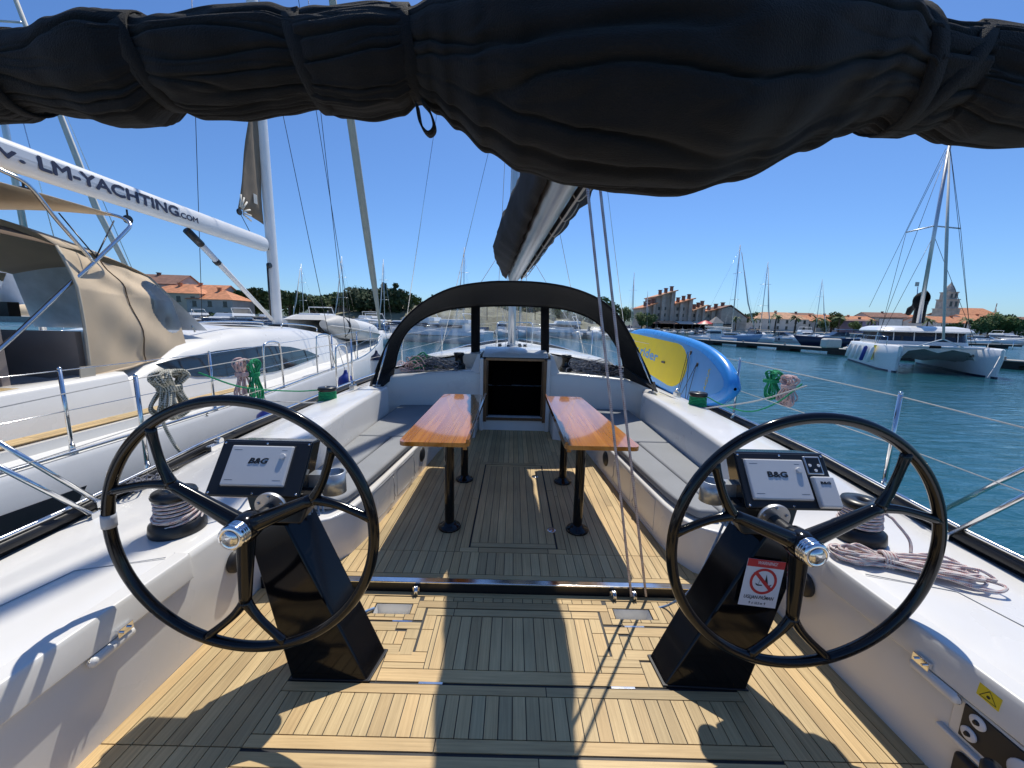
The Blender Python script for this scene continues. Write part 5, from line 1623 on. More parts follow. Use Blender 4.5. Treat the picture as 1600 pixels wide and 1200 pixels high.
# sprayhood: starboard side panel and top, port mirrored
hood = bpy.data.objects.new('sprayhood', None); sc.collection.objects.link(hood); hood.parent = LB; hood.location = Vector((CX, 4, 1.5)) - Vector(LB.location)
XS = CX + 1.22
AB = aX(142, 588, XS); AM = aX(112, 450, XS - 0.03); AT = aX(88, 384, XS - 0.12)
FB = aX(293, 546, XS - 0.10); FM = aX(262, 470, XS - 0.26); FT = aX(229, 432, XS - 0.42)
def bez(a, b_, c_, t): return a * (1 - t) ** 2 + b_ * 2 * t * (1 - t) + c_ * t * t
def hoodpt(u, v, mir=1):
    a = AB.lerp(AM, v * 2) if v < 0.5 else AM.lerp(AT, v * 2 - 1)
    f = FB.lerp(FM, v * 2) if v < 0.5 else FM.lerp(FT, v * 2 - 1)
    p_ = a.lerp(f, u)
    p_.z += -0.02 * math.sin(PI * u) * (1 - v)
    wr = 0.018 * math.sin(9 * u + 14 * v) * math.sin(PI * u) + 0.012 * math.sin(23 * (u - 0.6 * v)) * u * (1 - u) * 4
    p_.x += wr + 0.05 * math.sin(PI * v)
    if mir < 0: p_.x = 2 * CX - p_.x
    return p_
# a clear window is cut in the forward part of the side
def in_win(u, v): return ((u - 0.90) / 0.20) ** 2 + ((v - 0.53) / 0.34) ** 2 < 1 and u > 0.70
for mir in (1, -1):
    NUh, NVh = 120, 90
    V = [[hoodpt(i / NUh, j / NVh, mir) for j in range(NVh + 1)] for i in range(NUh + 1)]
    for nm, sel, m_ in (('side_panel', False, TAN), ('side_window', True, VINYL2)):
        mb = MB(); vs = [v for r_ in V for v in r_]
        fs = []
        for i in range(NUh):
            for j in range(NVh):
                if in_win((i + 0.5) / NUh, (j + 0.5) / NVh) == sel:
                    q = (i * (NVh + 1) + j, (i + 1) * (NVh + 1) + j, (i + 1) * (NVh + 1) + j + 1, i * (NVh + 1) + j + 1)
                    fs.append(q if mir > 0 else q[::-1])
        mb.add(vs, fs, True); mb.build(nm, m_, hood)
MB().tube([hoodpt(0, v / 10) for v in range(11)], 0.012, 6).build('hem', SAILT, hood)
MB().tube([hoodpt(u / 10, 0) for u in range(11)], 0.012, 6).build('hem', TAN, hood)
# seams
MB().tube([hoodpt(0.42 + 0.1 * t, 1 - t * 1.0) + Vector((0.006, 0, 0)) for t in [k / 16 for k in range(17)]], 0.005, 5).build('seam', TAND, hood)
# top canvas from starboard to port and front
rows = []
for k in range(17):
    s_ = k / 16
    a_s, a_p = hoodpt(0, 1), hoodpt(0, 1, -1); f_s, f_p = hoodpt(1, 1), hoodpt(1, 1, -1)
    a = a_s.lerp(a_p, s_) + Vector((0, 0, 0.30 * math.sin(PI * s_) ** 0.7)); f = f_s.lerp(f_p, s_) + Vector((0, 0.05, 0.10 * math.sin(PI * s_)))
    rows.append([a.lerp(f, t) + Vector((0, 0, 0.05 * math.sin(PI * t))) for t in [q / 8 for q in range(9)]])
MB().grid(rows).build('hood_top', TAN, hood, solid=0.004)
rows = []
for k in range(17):
    s_ = k / 16
    f = hoodpt(1, 1).lerp(hoodpt(1, 1, -1), s_) + Vector((0, 0.05, 0.10 * math.sin(PI * s_))); g = hoodpt(1, 0.1).lerp(hoodpt(1, 0.1, -1), s_) + Vector((0, 0.35, 0.10))
    rows.append([f.lerp(g, t) for t in (0, 0.3, 0.6, 1)])
MB().grid(rows).build('hood_windscreen', MILK, hood)
# aft awning (brown canvas) with milky windows behind the hoop
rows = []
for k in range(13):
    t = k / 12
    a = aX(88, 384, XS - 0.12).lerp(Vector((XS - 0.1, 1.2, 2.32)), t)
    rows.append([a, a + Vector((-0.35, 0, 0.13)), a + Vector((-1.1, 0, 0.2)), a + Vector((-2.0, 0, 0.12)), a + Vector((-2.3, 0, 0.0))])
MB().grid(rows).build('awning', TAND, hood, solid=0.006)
for a, b_, c2, d2 in (((0, 402), (30, 404), (75, 470), (0, 480)), ((38, 402), (78, 402), (100, 478), (78, 470))):
    XQ = CX - 1.0
    mb = MB(); mb.add([aX(*a, XQ), aX(*b_, XQ), aX(*c2, XQ), aX(*d2, XQ)], [(0, 1, 2, 3)]); mb.build('milky_window', MILK, hood)
mb = MB()
for q, q2 in (((-60, 400), (0, 400)), ):
    pass
mb.prism([aX(-120, 395, CX - 1.02), aX(82, 395, CX - 1.02), aX(108, 480, CX - 1.02), aX(108, 500, CX - 1.02), aX(-120, 500, CX - 1.02)][:5], (-0.01, 0, 0))
mb.v = []; mb.f = []; mb.sm = []; mb.mi = []; mb.uv = []; mb.col = []
mb.tube(cr([aX(0, 398, CX - 0.98), aX(20, 400, CX - 0.98), aX(50, 440, CX - 0.98), aX(76, 476, CX - 0.98)], 5), 0.035, 6)
mb.tube([aX(34, 400, CX - 0.98), aX(45, 460, CX - 0.98)], 0.02, 6)
mb.tube(cr([aX(80, 400, CX - 0.98), aX(95, 440, CX - 0.98), aX(106, 478, CX - 0.98)], 5), 0.03, 6)
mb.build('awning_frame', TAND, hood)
MB().box((CX - 0.6, 1.8, 1.30), (0.05, 4.2, 0.62)).build('far_coaming_cloth', TAUPE, hood)
MB().box((CX - 0.62, 1.8, 1.68), (0.10, 4.2, 0.10)).box((CX + 0.1, 3.3, 1.63), (1.3, 0.08, 0.12)).build('cockpit_rail', BLKM, hood)
# bimini over its cockpit with stainless hoops
XB = CX + 0.85
c_f = aX(178, 335, XB + 0.1); c_b = aX(0, 258, XB - 0.2); c_b2 = aX(0, 328, XB + 0.25)
rows = []
for k in range(11):
    t = k / 10
    p_in = Vector((XB - 1.9, lerp(c_f.y + 0.1, 0.8, t), c_f.z + 0.0 + 0.02 * math.sin(PI * t)))
    p_out = Vector((XB + 0.15, lerp(c_f.y, 0.8, t), c_f.z - 0.02 + 0.02 * math.sin(6 * t)))
    rows.append([p_in.lerp(p_out, q / 8) + Vector((0, 0, 0.05 * math.sin(PI * q / 8))) for q in range(9)])
MB().grid(rows).build('bimini_top', TAN, LB, solid=0.008)
XT = CX + 1.18
MB().tube(cr([aX(-60, 585, XT), aX(0, 545, XT), aX(100, 452, XT), aX(150, 407, XT), aX(196, 362, XT), aX(203, 350, XT - 0.02), aX(190, 340, XT - 0.1), aX(165, 333, XT - 0.25)], 6), 0.0155, 12).build('bimini_hoop', STEEL, LB)
MB().tube(cr([aX(-30, 250, XT - 0.1), aX(0, 265, XT - 0.05), aX(45, 290, XT), aX(90, 345, XT), aX(147, 410, XT)], 6), 0.0155, 12).build('bimini_hoop', STEEL, LB)
for a, b_ in (((92, 333), (150, 402)), ((178, 345), (150, 402))):
    MB().tube([aX(*a, XT - 0.3), aX(*b_, XT)], 0.006, 6).build('bimini_strap', BLKM, LB)
# mast, boom with lettering, vang, mainsail edge, furled genoa
lmast = MB(); rws = []
for z in (1.35, 8, 19):
    rws.append([Vector((CX + 0.075 * math.cos(2 * PI * k / 20), 8.2 + 0.14 * math.sin(2 * PI * k / 20) - 0.008 * (z - 1), z)) for k in range(20)])
lmast.grid(rws, cv=True); lm = lmast.build('mast', WHITE, LB)
MB().lathe([(0.2, 0), (0.18, 0.06)], (CX, 8.2, 1.40), n=16).build('mast_collar', BLKM, lm)
MB().tube([(CX - 0.0, 8.0, 2.65), (CX, 7.98, 1.6)], 0.018, 6).lathe([(0.05, -0.03), (0.055, 0), (0.05, 0.03)], (CX + 0.05, 7.98, 2.63), (1, 0, 0), 16).build('mast_block', BLKM, lm)
ba = Vector((CX + 0.02, 7.93, 3.02)); bb = Vector((CX + 0.12, 1.6, 3.14)); bd = bb - ba
rws = []
for t in (0, 0.02, 0.5, 1):
    rws.append([ba + bd * t + Vector((0.085 * math.cos(2 * PI * k / 20), 0, (0.145 if t > 0.01 else 0.13) * math.sin(2 * PI * k / 20))) for k in range(20)])
lboom = MB().grid(rws, cv=True)
lbm = lboom.build('boom', WHITE, LB)
MB().box((CX, 8.0, 3.0), (0.05, 0.14, 0.12)).build('gooseneck', BLKM, lbm)
# lettering panel slightly proud of the boom flank
def bm(y, dz, dx=0.0): 
    t = (y - ba.y) / bd.y
    return ba + bd * t + Vector((0.086 + dx, 0, dz))
tdir = (bm(6, 0) - bm(4, 0)).normalized()
mb = MB(); mb.add([bm(0.9 + 0.9, 0.0, 0.001), bm(5.85, 0.0, 0.001), bm(5.85, 0.075, -0.008), bm(1.8, 0.075, -0.008)], [(0, 1, 2, 3)])
mb.build('boom_stripe', mat('pale_stripe', (0.5, 0.55, 0.62), 0.5, var=0.02), lbm)
text('www.', 'boom_lettering', INKN, lbm, bm(3.22, -0.05, 0.003), tdir, (-0.05, 0, 1), 0.16, bold=0.006, width=0.82)
text('LM-YACHTING', 'boom_lettering', INKN, lbm, bm(4.14, -0.055, 0.003), tdir, (-0.05, 0, 1), 0.185, bold=0.008, width=1.66)
text('.COM', 'boom_lettering', INKN, lbm, bm(5.82, -0.055, 0.003), tdir, (-0.05, 0, 1), 0.11, bold=0.003, width=0.34)
MB().tube([(CX, 6.15, 2.86), (CX, 8.02, 1.55)], [0.05, 0.035], 14).build('vang', WHITE, LB)
MB().tube([(CX, 6.1, 2.88), (CX, 6.35, 2.72)], 0.056, 14).build('vang_fitting', BLKM, LB)
MB().tube([(CX, 6.62, 2.52), (CX, 6.68, 2.48)], 0.053, 14).build('vang_fitting', BLKM, LB)
for y in (4.1, 5.15): MB().lathe([(0.05, -0.02), (0.055, 0), (0.05, 0.02)], (CX + 0.04, y, 2.80), (1, 0, 0), 14).tube([(CX + 0.04, y, 2.84), (CX + 0.04, y, 2.92)], 0.01, 6).build('boom_block', BLKM, LB)
# mainsail clew corner protruding from the in-mast slot
rws = []
for k in range(9):
    t = k / 8
    lo_ = aX(lerp(372, 413, t), lerp(325, 351, t), CX); hi = aX(lerp(396, 401, t), 120, CX)
    lo_.x = CX + 0.02 * math.sin(5 * t); rws.append([lo_.lerp(hi, q / 10) + Vector((0.015 * math.sin(9 * t + q), 0, 0)) for q in range(11)])
MB().grid(rws).build('mainsail_clew', mat('sail_brown', (0.20, 0.15, 0.10), 0.7, var=0.2, vscale=3), LB, solid=0.006)
mb = MB()
c_ = aX(374, 331, CX + 0.02)
for a in (78, 62, 45, 20, 2, -15):
    e_ = c_ + Vector((0.0, math.cos(R(a)) * 0.30, math.sin(R(a)) * 0.32)); s0 = c_ + Vector((0, math.cos(R(a)) * 0.09, math.sin(R(a)) * 0.09))
    mb.tube([s0 + Vector((0.012, 0, 0)), e_ + Vector((0.012, 0, 0))], 0.016, 5, flat=1)
mb.box(aX(399, 311, CX + 0.02), (0.01, 0.10, 0.17)); mb.build('clew_patches', SAILW, LB)
MB().lathe([(0.05, -0.02), (0.06, 0), (0.05, 0.02)], c_, (1, 0, 0), 14).build('clew_ring', BLKM, LB)
MB().tube([c_, bm(7.5, 0.14, -0.08)], 0.006, 6).build('outhaul', BLKM, LB)
P = [Vector((CX, 14.5, 1.25)), Vector((CX, 14.3, 1.9)), Vector((CX, 12.56, 7.3)), Vector((CX, 8.4, 19))]
MB().tube([P[0], P[1], P[1].lerp(P[2], 0.2), P[1].lerp(P[2], 0.5), P[2], P[3]], [0.03, 0.06, 0.105, 0.12, 0.115, 0.04], 10).build('furled_genoa', SAILT, LB)
for a, b_ in (((CX + 1.55, 8.0, 0.7), (CX + 1.0, 8.1, 8.5)), ((CX + 1.45, 7.6, 0.7), (CX, 8.1, 8.4)), ((CX - 1.5, 8.0, 0.7), (CX - 1.0, 8.1, 8.5)), ((CX + 1.5, 8.5, 0.72), (CX, 8.1, 15)), ((CX, -1.9, 1.0), (CX, 8.0, 18.8)), ((CX + 0.02, 3.2, 3.2), (CX, 8.0, 12))):
    MB().tube([a, b_], 0.006, 5).build('rigging_wire', BLKM, LB)
for s in (-1, 1): MB().tube([(CX, 8.1, 8.4), (CX + s * 1.0, 8.0, 8.5)], 0.03, 8).build('spreader', WHITE, LB)
# a loose cloth end at the hood foot
mb = MB(); c_ = AB + Vector((0.05, -0.12, 0.1)); mb.add([c_, c_ + Vector((0, 0.12, 0)), c_ + Vector((0, 0.10, -0.22)), c_ + Vector((0.02, 0.03, -0.40)), c_ + Vector((0, -0.02, -0.2))], [(0, 1, 2, 3, 4)]); mb.build('loose_strap', SAILT, LB, solid=0.01)
# stanchions, lifelines, gate hoops, pulpit
lst = [-0.6, 2.66, 4.0, 7.0, 8.6, 10.2, 11.8]
for y in lst: stanchion(CX + lb_b(y) - 0.06, y, lb_z(y) + 0.02, 0.62, 'stanchion', LB)
for hh in (0.61, 0.32):
    MB().tube([Vector((CX + lb_b(y) - 0.06, y, lb_z(y) + 0.02 + hh)) for y in lst + [13.0]], 0.004, 5).build('lifeline', STEEL, LB)
for ya, yb in ((4.85, 5.25), (6.35, 6.85)):
    x = CX + lb_b(ya) - 0.06; z = lb_z(ya) + 0.02
    MB().tube(cr([(x, ya, z), (x, ya + 0.02, z + 0.55), (x, ya + 0.1, z + 0.65), (x, yb - 0.1, z + 0.65), (x, yb - 0.02, z + 0.55), (x, yb, z)], 5), 0.0125, 10).build('gate_hoop', STEEL, LB)
MB().tube(cr([(CX + 0.75, 12.9, 0.98), (CX + 0.6, 13.1, 1.5), (CX + 0.25, 14.3, 1.55), (CX, 14.6, 1.5), (CX - 0.25, 14.3, 1.55), (CX - 0.6, 13.1, 1.5), (CX - 0.75, 12.9, 0.98)], 5), 0.014, 8).build('bow_pulpit', STEEL, LB)
# dark hull window and black boot line seen in the gap
MB().add([(CX + 1.879, 0.4, 0.43), (CX + 1.879, 2.66, 0.36), (CX + 1.876, 2.54, 0.19), (CX + 1.876, 0.4, 0.19)], [(0, 1, 2, 3)]).build('hull_window', DARKGLASS, LB)
text('S', 'hull_letter', INK, LB, aX(322, 655, CX + 1.868), (0, 1, 0), (0, 0, 1), 0.09)
# inflatable dinghy upside on the foredeck
dg = thing('inflatable_dinghy', 'grey and white inflatable dinghy resting on the foredeck of the left yacht', 'dinghy', (CX + 0.1, 10.8, 1.1))
rws = []
for k in range(29):
    t = k / 28; y = 8.75 + 4.3 * t
    r_ = 0.27 * min(1, 0.35 + 5 * t) * (1 if t < 0.65 else max(0.12, 1 - ((t - 0.65) / 0.35) ** 2 * 0.75))
    off_ = 0.45 * (1 if t < 0.55 else max(0.0, 1 - ((t - 0.55) / 0.45) ** 1.6))
    zc = lerp(1.42, 1.02, t) + 0.05
    rws.append([Vector((CX + 0.25 + off_ + r_ * math.cos(2 * PI * q / 18), y, zc + r_ * math.sin(2 * PI * q / 18))) for q in range(18)])
MB().grid(rws[9:], cv=True).build('tube', RUBL, dg)
MB().grid(rws[:10], cv=True).add(rws[0], [tuple(range(18))]).build('tube_cone', RUB, dg)
rws2 = [[Vector((2 * (CX + 0.25) - v.x, v.y, v.z)) for v in r_] for r_ in rws]
MB().grid(rws2, cv=True).add(rws2[0], [tuple(range(18))]).build('tube', RUBL, dg)
mb = MB(); mb.grid([[r_[5], r2_[5]] for r_, r2_ in zip(rws, rws2)]); mb.build('floor', RUB, dg)
mb = MB(); mb.tube([r_[0] + Vector((0.012, 0, -0.03)) for r_ in rws], 0.02, 6); mb.build('rub_strake', RUB, dg)
MB().tube(cr([rws[5][3], rws[5][1] + Vector((0.02, 0, 0)), rws[5][17], rws[5][15]], 4), 0.035, 8, flat=0.4).build('tie_strap', BLKM, dg)

# ------------------------------------------------------------------ generic moored boats
def hull_mesh(L, B, F, rake=0.12, n=14):
    rows = []
    for k in range(n + 1):
        t = k / n; y = -L / 2 + L * t
        b_ = B / 2 * (0.86 + 0.14 * min(1, t * 3)) * (1 if t < 0.45 else max(0.015, 1 - ((t - 0.45) / 0.55) ** 2.2))
        f = F * (1 + 0.28 * t * t)
        rows.append([Vector((s * b_ * q, y + (rake * L * t ** 4) * (zz), f * zz + (1 - zz) * -0.25)) for s, q, zz in ((-1, 0.55, 0), (-1, 0.9, 0.35), (-1, 1, 1), (-0.5, 1, 1.03), (0.5, 1, 1.03), (1, 1, 1), (1, 0.9, 0.35), (1, 0.55, 0))])
    mb = MB(); mb.grid(rows); mb.add(rows[0], [tuple(range(8))])
    return mb


def superst(sec, y0, y1, z, h, w0, w1, slope0=0.3, slope1=0.6):
    return [Vector((-w0, y0, z)), Vector((w0, y0, z)), Vector((w1, y1, z)), Vector((-w1, y1, z))], [Vector((-w0 * .9, y0 + slope0 * h, z + h)), Vector((w0 * .9, y0 + slope0 * h, z + h)), Vector((w1 * .82, y1 - slope1 * h, z + h)), Vector((-w1 * .82, y1 - slope1 * h, z + h))]


def make_sailboat(L=11.0, mh=15.0, hullm=None, cover=None, tilt=0.0, extra=True):
    r = bpy.data.objects.new('sailboat', None); sc.collection.objects.link(r)
    B, F = L * 0.31, L * 0.105
    hullm = hullm or WHITE
    hull_mesh(L, B, F).build('hull', hullm, r)
    a, b_ = superst(0, -L * 0.18, L * 0.25, F, 0.5, B * 0.33, B * 0.2, 0.1, 2.2)
    MB().hexa(a, b_).build('cabin', GEL, r, bevel=0.05)
    MB().box((0, L * 0.0, F + 0.28), (B * 0.655, L * 0.2, 0.16)).build('cabin_window', DARKGLASS, r)
    a, b_ = superst(0, -L * 0.24, -L * 0.10, F + 0.3, 0.95, B * 0.3, B * 0.3, 0.1, 0.8)
    MB().hexa(a, b_).build('sprayhood', cover or NAVY, r, bevel=0.06)
    m_ = MB().tube([(0, L * 0.08, F), (0, L * 0.08 - mh * 0.012, mh)], [0.085, 0.06], 8).build('mast', ALU, r)
    mb = MB()
    for f in (0.45, 0.72): mb.tube([(-B * 0.3, L * 0.07, mh * f), (0, L * 0.075, mh * f + 0.05), (B * 0.3, L * 0.07, mh * f)], 0.03, 5)
    mb.build('spreaders', ALU, m_)
    MB().tube([(0, L * 0.07, F + 1.15), (0, -L * 0.36, F + 1.35)], [0.17, 0.13], 8).build('boom_cover', cover or NAVY, r)
    mb = MB()
    for q in ((0, L * 0.5, F + 0.2), (0, -L * 0.49, F + 0.3), (B * 0.47, L * 0.05, F), (-B * 0.47, L * 0.05, F)): mb.tube([q, (0, L * 0.07, mh * (0.97 if abs(q[0]) < 0.1 else 0.9))], 0.012, 4)
    mb.build('rigging', STEEL, r)
    if extra: MB().tube([(0, L * 0.49, F + 0.5), (0, L * 0.30, mh * 0.42), (0, L * 0.1, mh * 0.93)], [0.05, 0.10, 0.04], 6).build('furled_jib', SAILW, r)
    mb = MB(); mb.tube([(-B * 0.3, L * 0.42, F * 1.2 + 0.6), (0, L * 0.5, F * 1.25 + 0.6), (B * 0.3, L * 0.42, F * 1.2 + 0.6)], 0.02, 5)
    for x_, y_ in ((-0.45, -0.3), (0.45, -0.3), (-0.46, 0), (0.46, 0), (-0.4, 0.25), (0.4, 0.25)): mb.tube([(x_ * B, y_ * L, F), (x_ * B, y_ * L, F + 0.6)], 0.015, 4)
    mb.tube([(-0.45 * B, -0.45 * L, F + 0.6), (-0.46 * B, 0, F + 0.6), (-0.3 * B, 0.42 * L, F * 1.2 + 0.6)], 0.008, 4); mb.tube([(0.45 * B, -0.45 * L, F + 0.6), (0.46 * B, 0, F + 0.6), (0.3 * B, 0.42 * L, F * 1.2 + 0.6)], 0.008, 4)
    mb.build('railing', STEEL, r)
    return r


def make_motorboat(L=8.5, kind=0, hullm=None, top=None):
    r = bpy.data.objects.new('motorboat', None); sc.collection.objects.link(r)
    B, F = L * 0.34, L * 0.125
    hull_mesh(L, B, F, 0.16).build('hull', hullm or WHITE, r)
    MB().box((0, -L * 0.05, F * 0.62), (B * 1.0, L * 0.7, 0.05)).build('rub_strake', NAVY, r)
    if kind == 0:      # open cruiser with raked screen
        a, b_ = superst(0, -L * 0.05, L * 0.32, F, 0.45, B * 0.38, B * 0.2, 0, 2)
        MB().hexa(a, b_).build('cabin', GEL, r, bevel=0.06)
        a, b_ = superst(0, -L * 0.10, L * 0.16, F + 0.4, 0.55, B * 0.40, B * 0.30, 0.2, 1.8)
        MB().hexa(a, b_).build('windscreen', DARKGLASS, r)
        MB().box((0, -L * 0.16, F + 1.35), (B * 0.8, L * 0.3, 0.08)).build('bimini', top or NAVY, r, bevel=0.03)
        mb = MB()
        for s in (-1, 1):
            for y_ in (-0.28, -0.04): mb.tube([(s * B * 0.38, y_ * L, F), (s * B * 0.37, y_ * L, F + 1.33)], 0.02, 5)
        mb.build('canopy_frame', STEEL, r)
    elif kind == 1:    # flybridge
        a, b_ = superst(0, -L * 0.28, L * 0.28, F, 0.95, B * 0.42, B * 0.25, 0.1, 1.4)
        MB().hexa(a, b_).build('cabin', WHITE, r, bevel=0.08)
        a, b_ = superst(0, -L * 0.25, L * 0.24, F + 0.42, 0.36, B * 0.43, B * 0.275, 0.1, 1.2)
        MB().hexa(a, b_).build('cabin_window', DARKGLASS, r)
        a, b_ = superst(0, -L * 0.32, L * 0.05, F + 0.95, 0.45, B * 0.40, B * 0.34, 0.2, 0.6)
        MB().hexa(a, b_).build('flybridge', WHITE, r, bevel=0.06)
        mb = MB(); mb.tube([(-B * 0.36, -L * 0.3, F + 1.0), (-B * 0.33, -L * 0.24, F + 2.1), (B * 0.33, -L * 0.24, F + 2.1), (B * 0.36, -L * 0.3, F + 1.0)], 0.05, 6); mb.build('radar_arch', WHITE, r)
    else:              # wheelhouse
        a, b_ = superst(0, -L * 0.12, L * 0.18, F, 1.35, B * 0.32, B * 0.26, 0.0, 0.15)
        MB().hexa(a, b_).build('wheelhouse', WHITE, r, bevel=0.05)
        a, b_ = superst(0, -L * 0.10, L * 0.165, F + 0.72, 0.42, B * 0.325, B * 0.265, 0.0, 0.12)
        MB().hexa(a, b_).build('cabin_window', DARKGLASS, r)
        a, b_ = superst(0, L * 0.15, L * 0.36, F, 0.35, B * 0.25, B * 0.12, 0, 1)
        MB().hexa(a, b_).build('foredeck_cabin', GEL, r, bevel=0.05)
        MB().tube([(0, 0, F + 1.35), (0, -0.05, F + 2.6)], 0.03, 5).build('aerial_mast', ALU, r)
    mb = MB(); mb.tube([(-B * 0.42, L * 0.05, F + 0.5), (-B * 0.30, L * 0.34, F * 1.2 + 0.5), (0, L * 0.5, F * 1.3 + 0.5), (B * 0.30, L * 0.34, F * 1.2 + 0.5), (B * 0.42, L * 0.05, F + 0.5)], 0.018, 5)
    for x_, y_ in ((-0.42, 0.05), (0.42, 0.05), (-0.3, 0.34), (0.3, 0.34)): mb.tube([(x_ * B, y_ * L, F), (x_ * B, y_ * L, F * 1.1 + 0.5)], 0.014, 4)
    mb.build('bow_rail', STEEL, r)
    MB().lathe([(0.02, -0.5), (0.12, -0.45), (0.12, -0.1), (0.02, 0)], (B * 0.52, 0, F * 0.9), n=8).build('fender', NAVY, r)
    return r


PROTO = {}
def proto(key, fn):
    if key not in PROTO: PROTO[key] = [fn(), False]
    return PROTO[key]
KEYS = {
 's_white': (lambda: make_sailboat(11, 15.5), 'white sailboat with navy cover'),
 's_tan': (lambda: make_sailboat(10, 14, cover=TAN), 'white sailboat with tan canvas'),
 's_navy': (lambda: make_sailboat(12, 17, hullm=NAVY, cover=CANVAS), 'dark sailboat with black canvas'),
 's_blue': (lambda: make_sailboat(10.5, 15, hullm=BOATBLUE, cover=SAILW), 'pale blue sailboat with white canvas'),
 'm_open': (lambda: make_motorboat(7.5, 0), 'white motorboat with navy bimini'),
 'm_tan': (lambda: make_motorboat(8, 0, top=TAN), 'white motorboat with tan bimini'),
 'm_fly': (lambda: make_motorboat(11, 1), 'white flybridge boat with dark windows'),
 'm_whl': (lambda: make_motorboat(7, 2), 'small white wheelhouse boat'),
 'm_blue': (lambda: make_motorboat(9, 0, hullm=NAVY, top=BOATBLUE), 'navy motorboat with blue cover'),
}
def boat(key, x, y, rz, where, scale=1.0, group=None):
    fn, desc = KEYS[key]
    pr_ = proto(key, fn)
    if not pr_[1]:
        o = pr_[0]; pr_[1] = True; o.location = (x, y, WL); o.rotation_euler = (0, 0, rz); o.scale = (scale,) * 3
    else:
        src = pr_[0]
        o = copy_tree(src, None, (x, y, WL), rz, scale)
    o['label'] = desc + ' ' + where
    o['category'] = 'sailboat' if key[0] == 's' else 'motorboat'
    if group: o['group'] = group
    elif 'group' in o: del o['group']
    return o
def gx(px_, Yd): return aY(px_, 505, Yd).x

# second yacht to port, behind the neighbour: furled genoa and rig show
boat('s_tan', -17.0, 13.0, R(2), 'beyond the tan sprayhood, furled sail rising left', 1.15)
ORD = ['first', 'second', 'third', 'fourth', 'fifth', 'sixth', 'seventh', 'eighth', 'ninth', 'tenth', 'eleventh', 'twelfth', 'thirteenth', 'fourteenth', 'fifteenth', 'sixteenth', 'seventeenth']
rb = random.Random(3)
# left marina row behind the neighbour's coachroof
keys = ['m_fly', 'm_open', 'm_whl', 'm_tan', 'm_fly', 'm_open', 'm_tan', 'm_blue', 'm_whl', 'm_fly', 'm_whl', 'm_open', 'm_fly', 'm_tan']
for k, key in enumerate(keys):
    px_ = 248 + 26.5 * k
    Yd = 52 - 0.9 * k + rb.uniform(-1.5, 1.5)
    boat(key, gx(px_, Yd), Yd, R(180 + rb.uniform(-14, 14)), 'in the left marina, front row, %s from left' % ORD[k], rb.uniform(0.85, 1.1), 'boats moored in the left marina')
keys = ['m_whl', 'm_fly', 'm_open', 'm_open', 'm_blue', 'm_fly', 'm_tan', 's_tan', 'm_whl', 's_white', 'm_fly', 's_blue']
for k, key in enumerate(keys):
    px_ = 262 + 31 * k
    Yd = 78 + rb.uniform(-2, 2)
    boat(key, gx(px_, Yd), Yd, R(180 + rb.uniform(-14, 14)), 'in the left marina, back row, %s from left' % ORD[k], rb.uniform(0.9, 1.15), 'boats moored in the left marina')
# seen through the sprayhood windows
keys = ['m_fly', 'm_whl', 'm_fly', 's_white', 'm_open', 'm_whl', 's_tan', 'm_open', 'm_fly', 'm_whl', 'm_tan', 'm_open']
for k, key in enumerate(keys):
    px_ = 640 + 29 * k; Yd = (46 if k in (0, 2) else 66) + rb.uniform(-2, 2)
    boat(key, gx(px_, Yd), Yd, R(90 + rb.uniform(-20, 20) if k in (0, 2, 8) else 180 + rb.uniform(-20, 20)), 'seen through the sprayhood, %s from left' % ORD[k], rb.uniform(0.8, 1.05), 'boats beyond the sprayhood')
# right, along the old town quay
keys = ['m_whl', 'm_open', 'm_blue', 'm_whl', 'm_tan', 'm_open', 'm_whl', 'm_open', 'm_blue', 'm_whl', 'm_tan', 'm_whl']
for k, key in enumerate(keys):
    px_ = 988 + 13.2 * k; Yd = 118 + rb.uniform(-3, 2)
    boat(key, gx(px_, Yd), Yd, R(180 + rb.uniform(-40, 40)), 'along the old town quay, %s from left' % ORD[k], rb.uniform(0.6, 0.8), 'small boats at the old town quay')
boat('s_blue', gx(1137, 62), 62, R(-82), 'behind the pontoon, left of the palms', 1.0)
boat('m_whl', gx(1118, 60), 60, R(95), 'with a black stern at the left end of the pontoon', 0.9)
boat('m_tan', gx(1180, 64), 64, R(110), 'behind the pontoon with an orange lifebuoy', 0.9)
boat('s_white', gx(1186, 76), 76, R(170), 'behind the pontoon, mast in front of the hipped roof', 0.95)
boat('m_open', gx(1228, 70), 70, R(200), 'behind the pontoon, before hipped house', 0.95)
boat('m_fly', gx(1262, 74), 74, R(150), 'behind the pontoon, dark windows, right of the palm', 0.8)
boat('s_navy', gx(1272, 84), 84, R(175), 'behind the pontoon with twin stays, mid right', 0.75)
boat('m_blue', gx(1312, 58), 58, R(80), 'behind the pontoon under a rounded blue cover', 1.0)
boat('m_open', gx(1350, 78), 78, R(190), 'between the blue covered boat and the catamaran', 0.8)
keys = ['m_open', 'm_whl', 'm_tan', 'm_open', 'm_fly', 'm_whl', 'm_open']
for k, key in enumerate(keys):
    px_ = 1518 + 15 * k; Yd = 84 + 2 * k
    boat(key, gx(px_, Yd), Yd, R(180 + rb.uniform(-40, 40)), 'right of the catamaran, %s from left' % ORD[k], rb.uniform(0.75, 0.95), 'boats right of the catamaran')
for k, (px_, Yd, key) in enumerate(((985, 95, 's_white'), (1008, 128, 's_tan'))):
    boat(key, gx(px_, Yd), Yd, R(170), ['with a tall mast left of the old town row', 'with a thin mast at the old town corner'][k], 0.95)

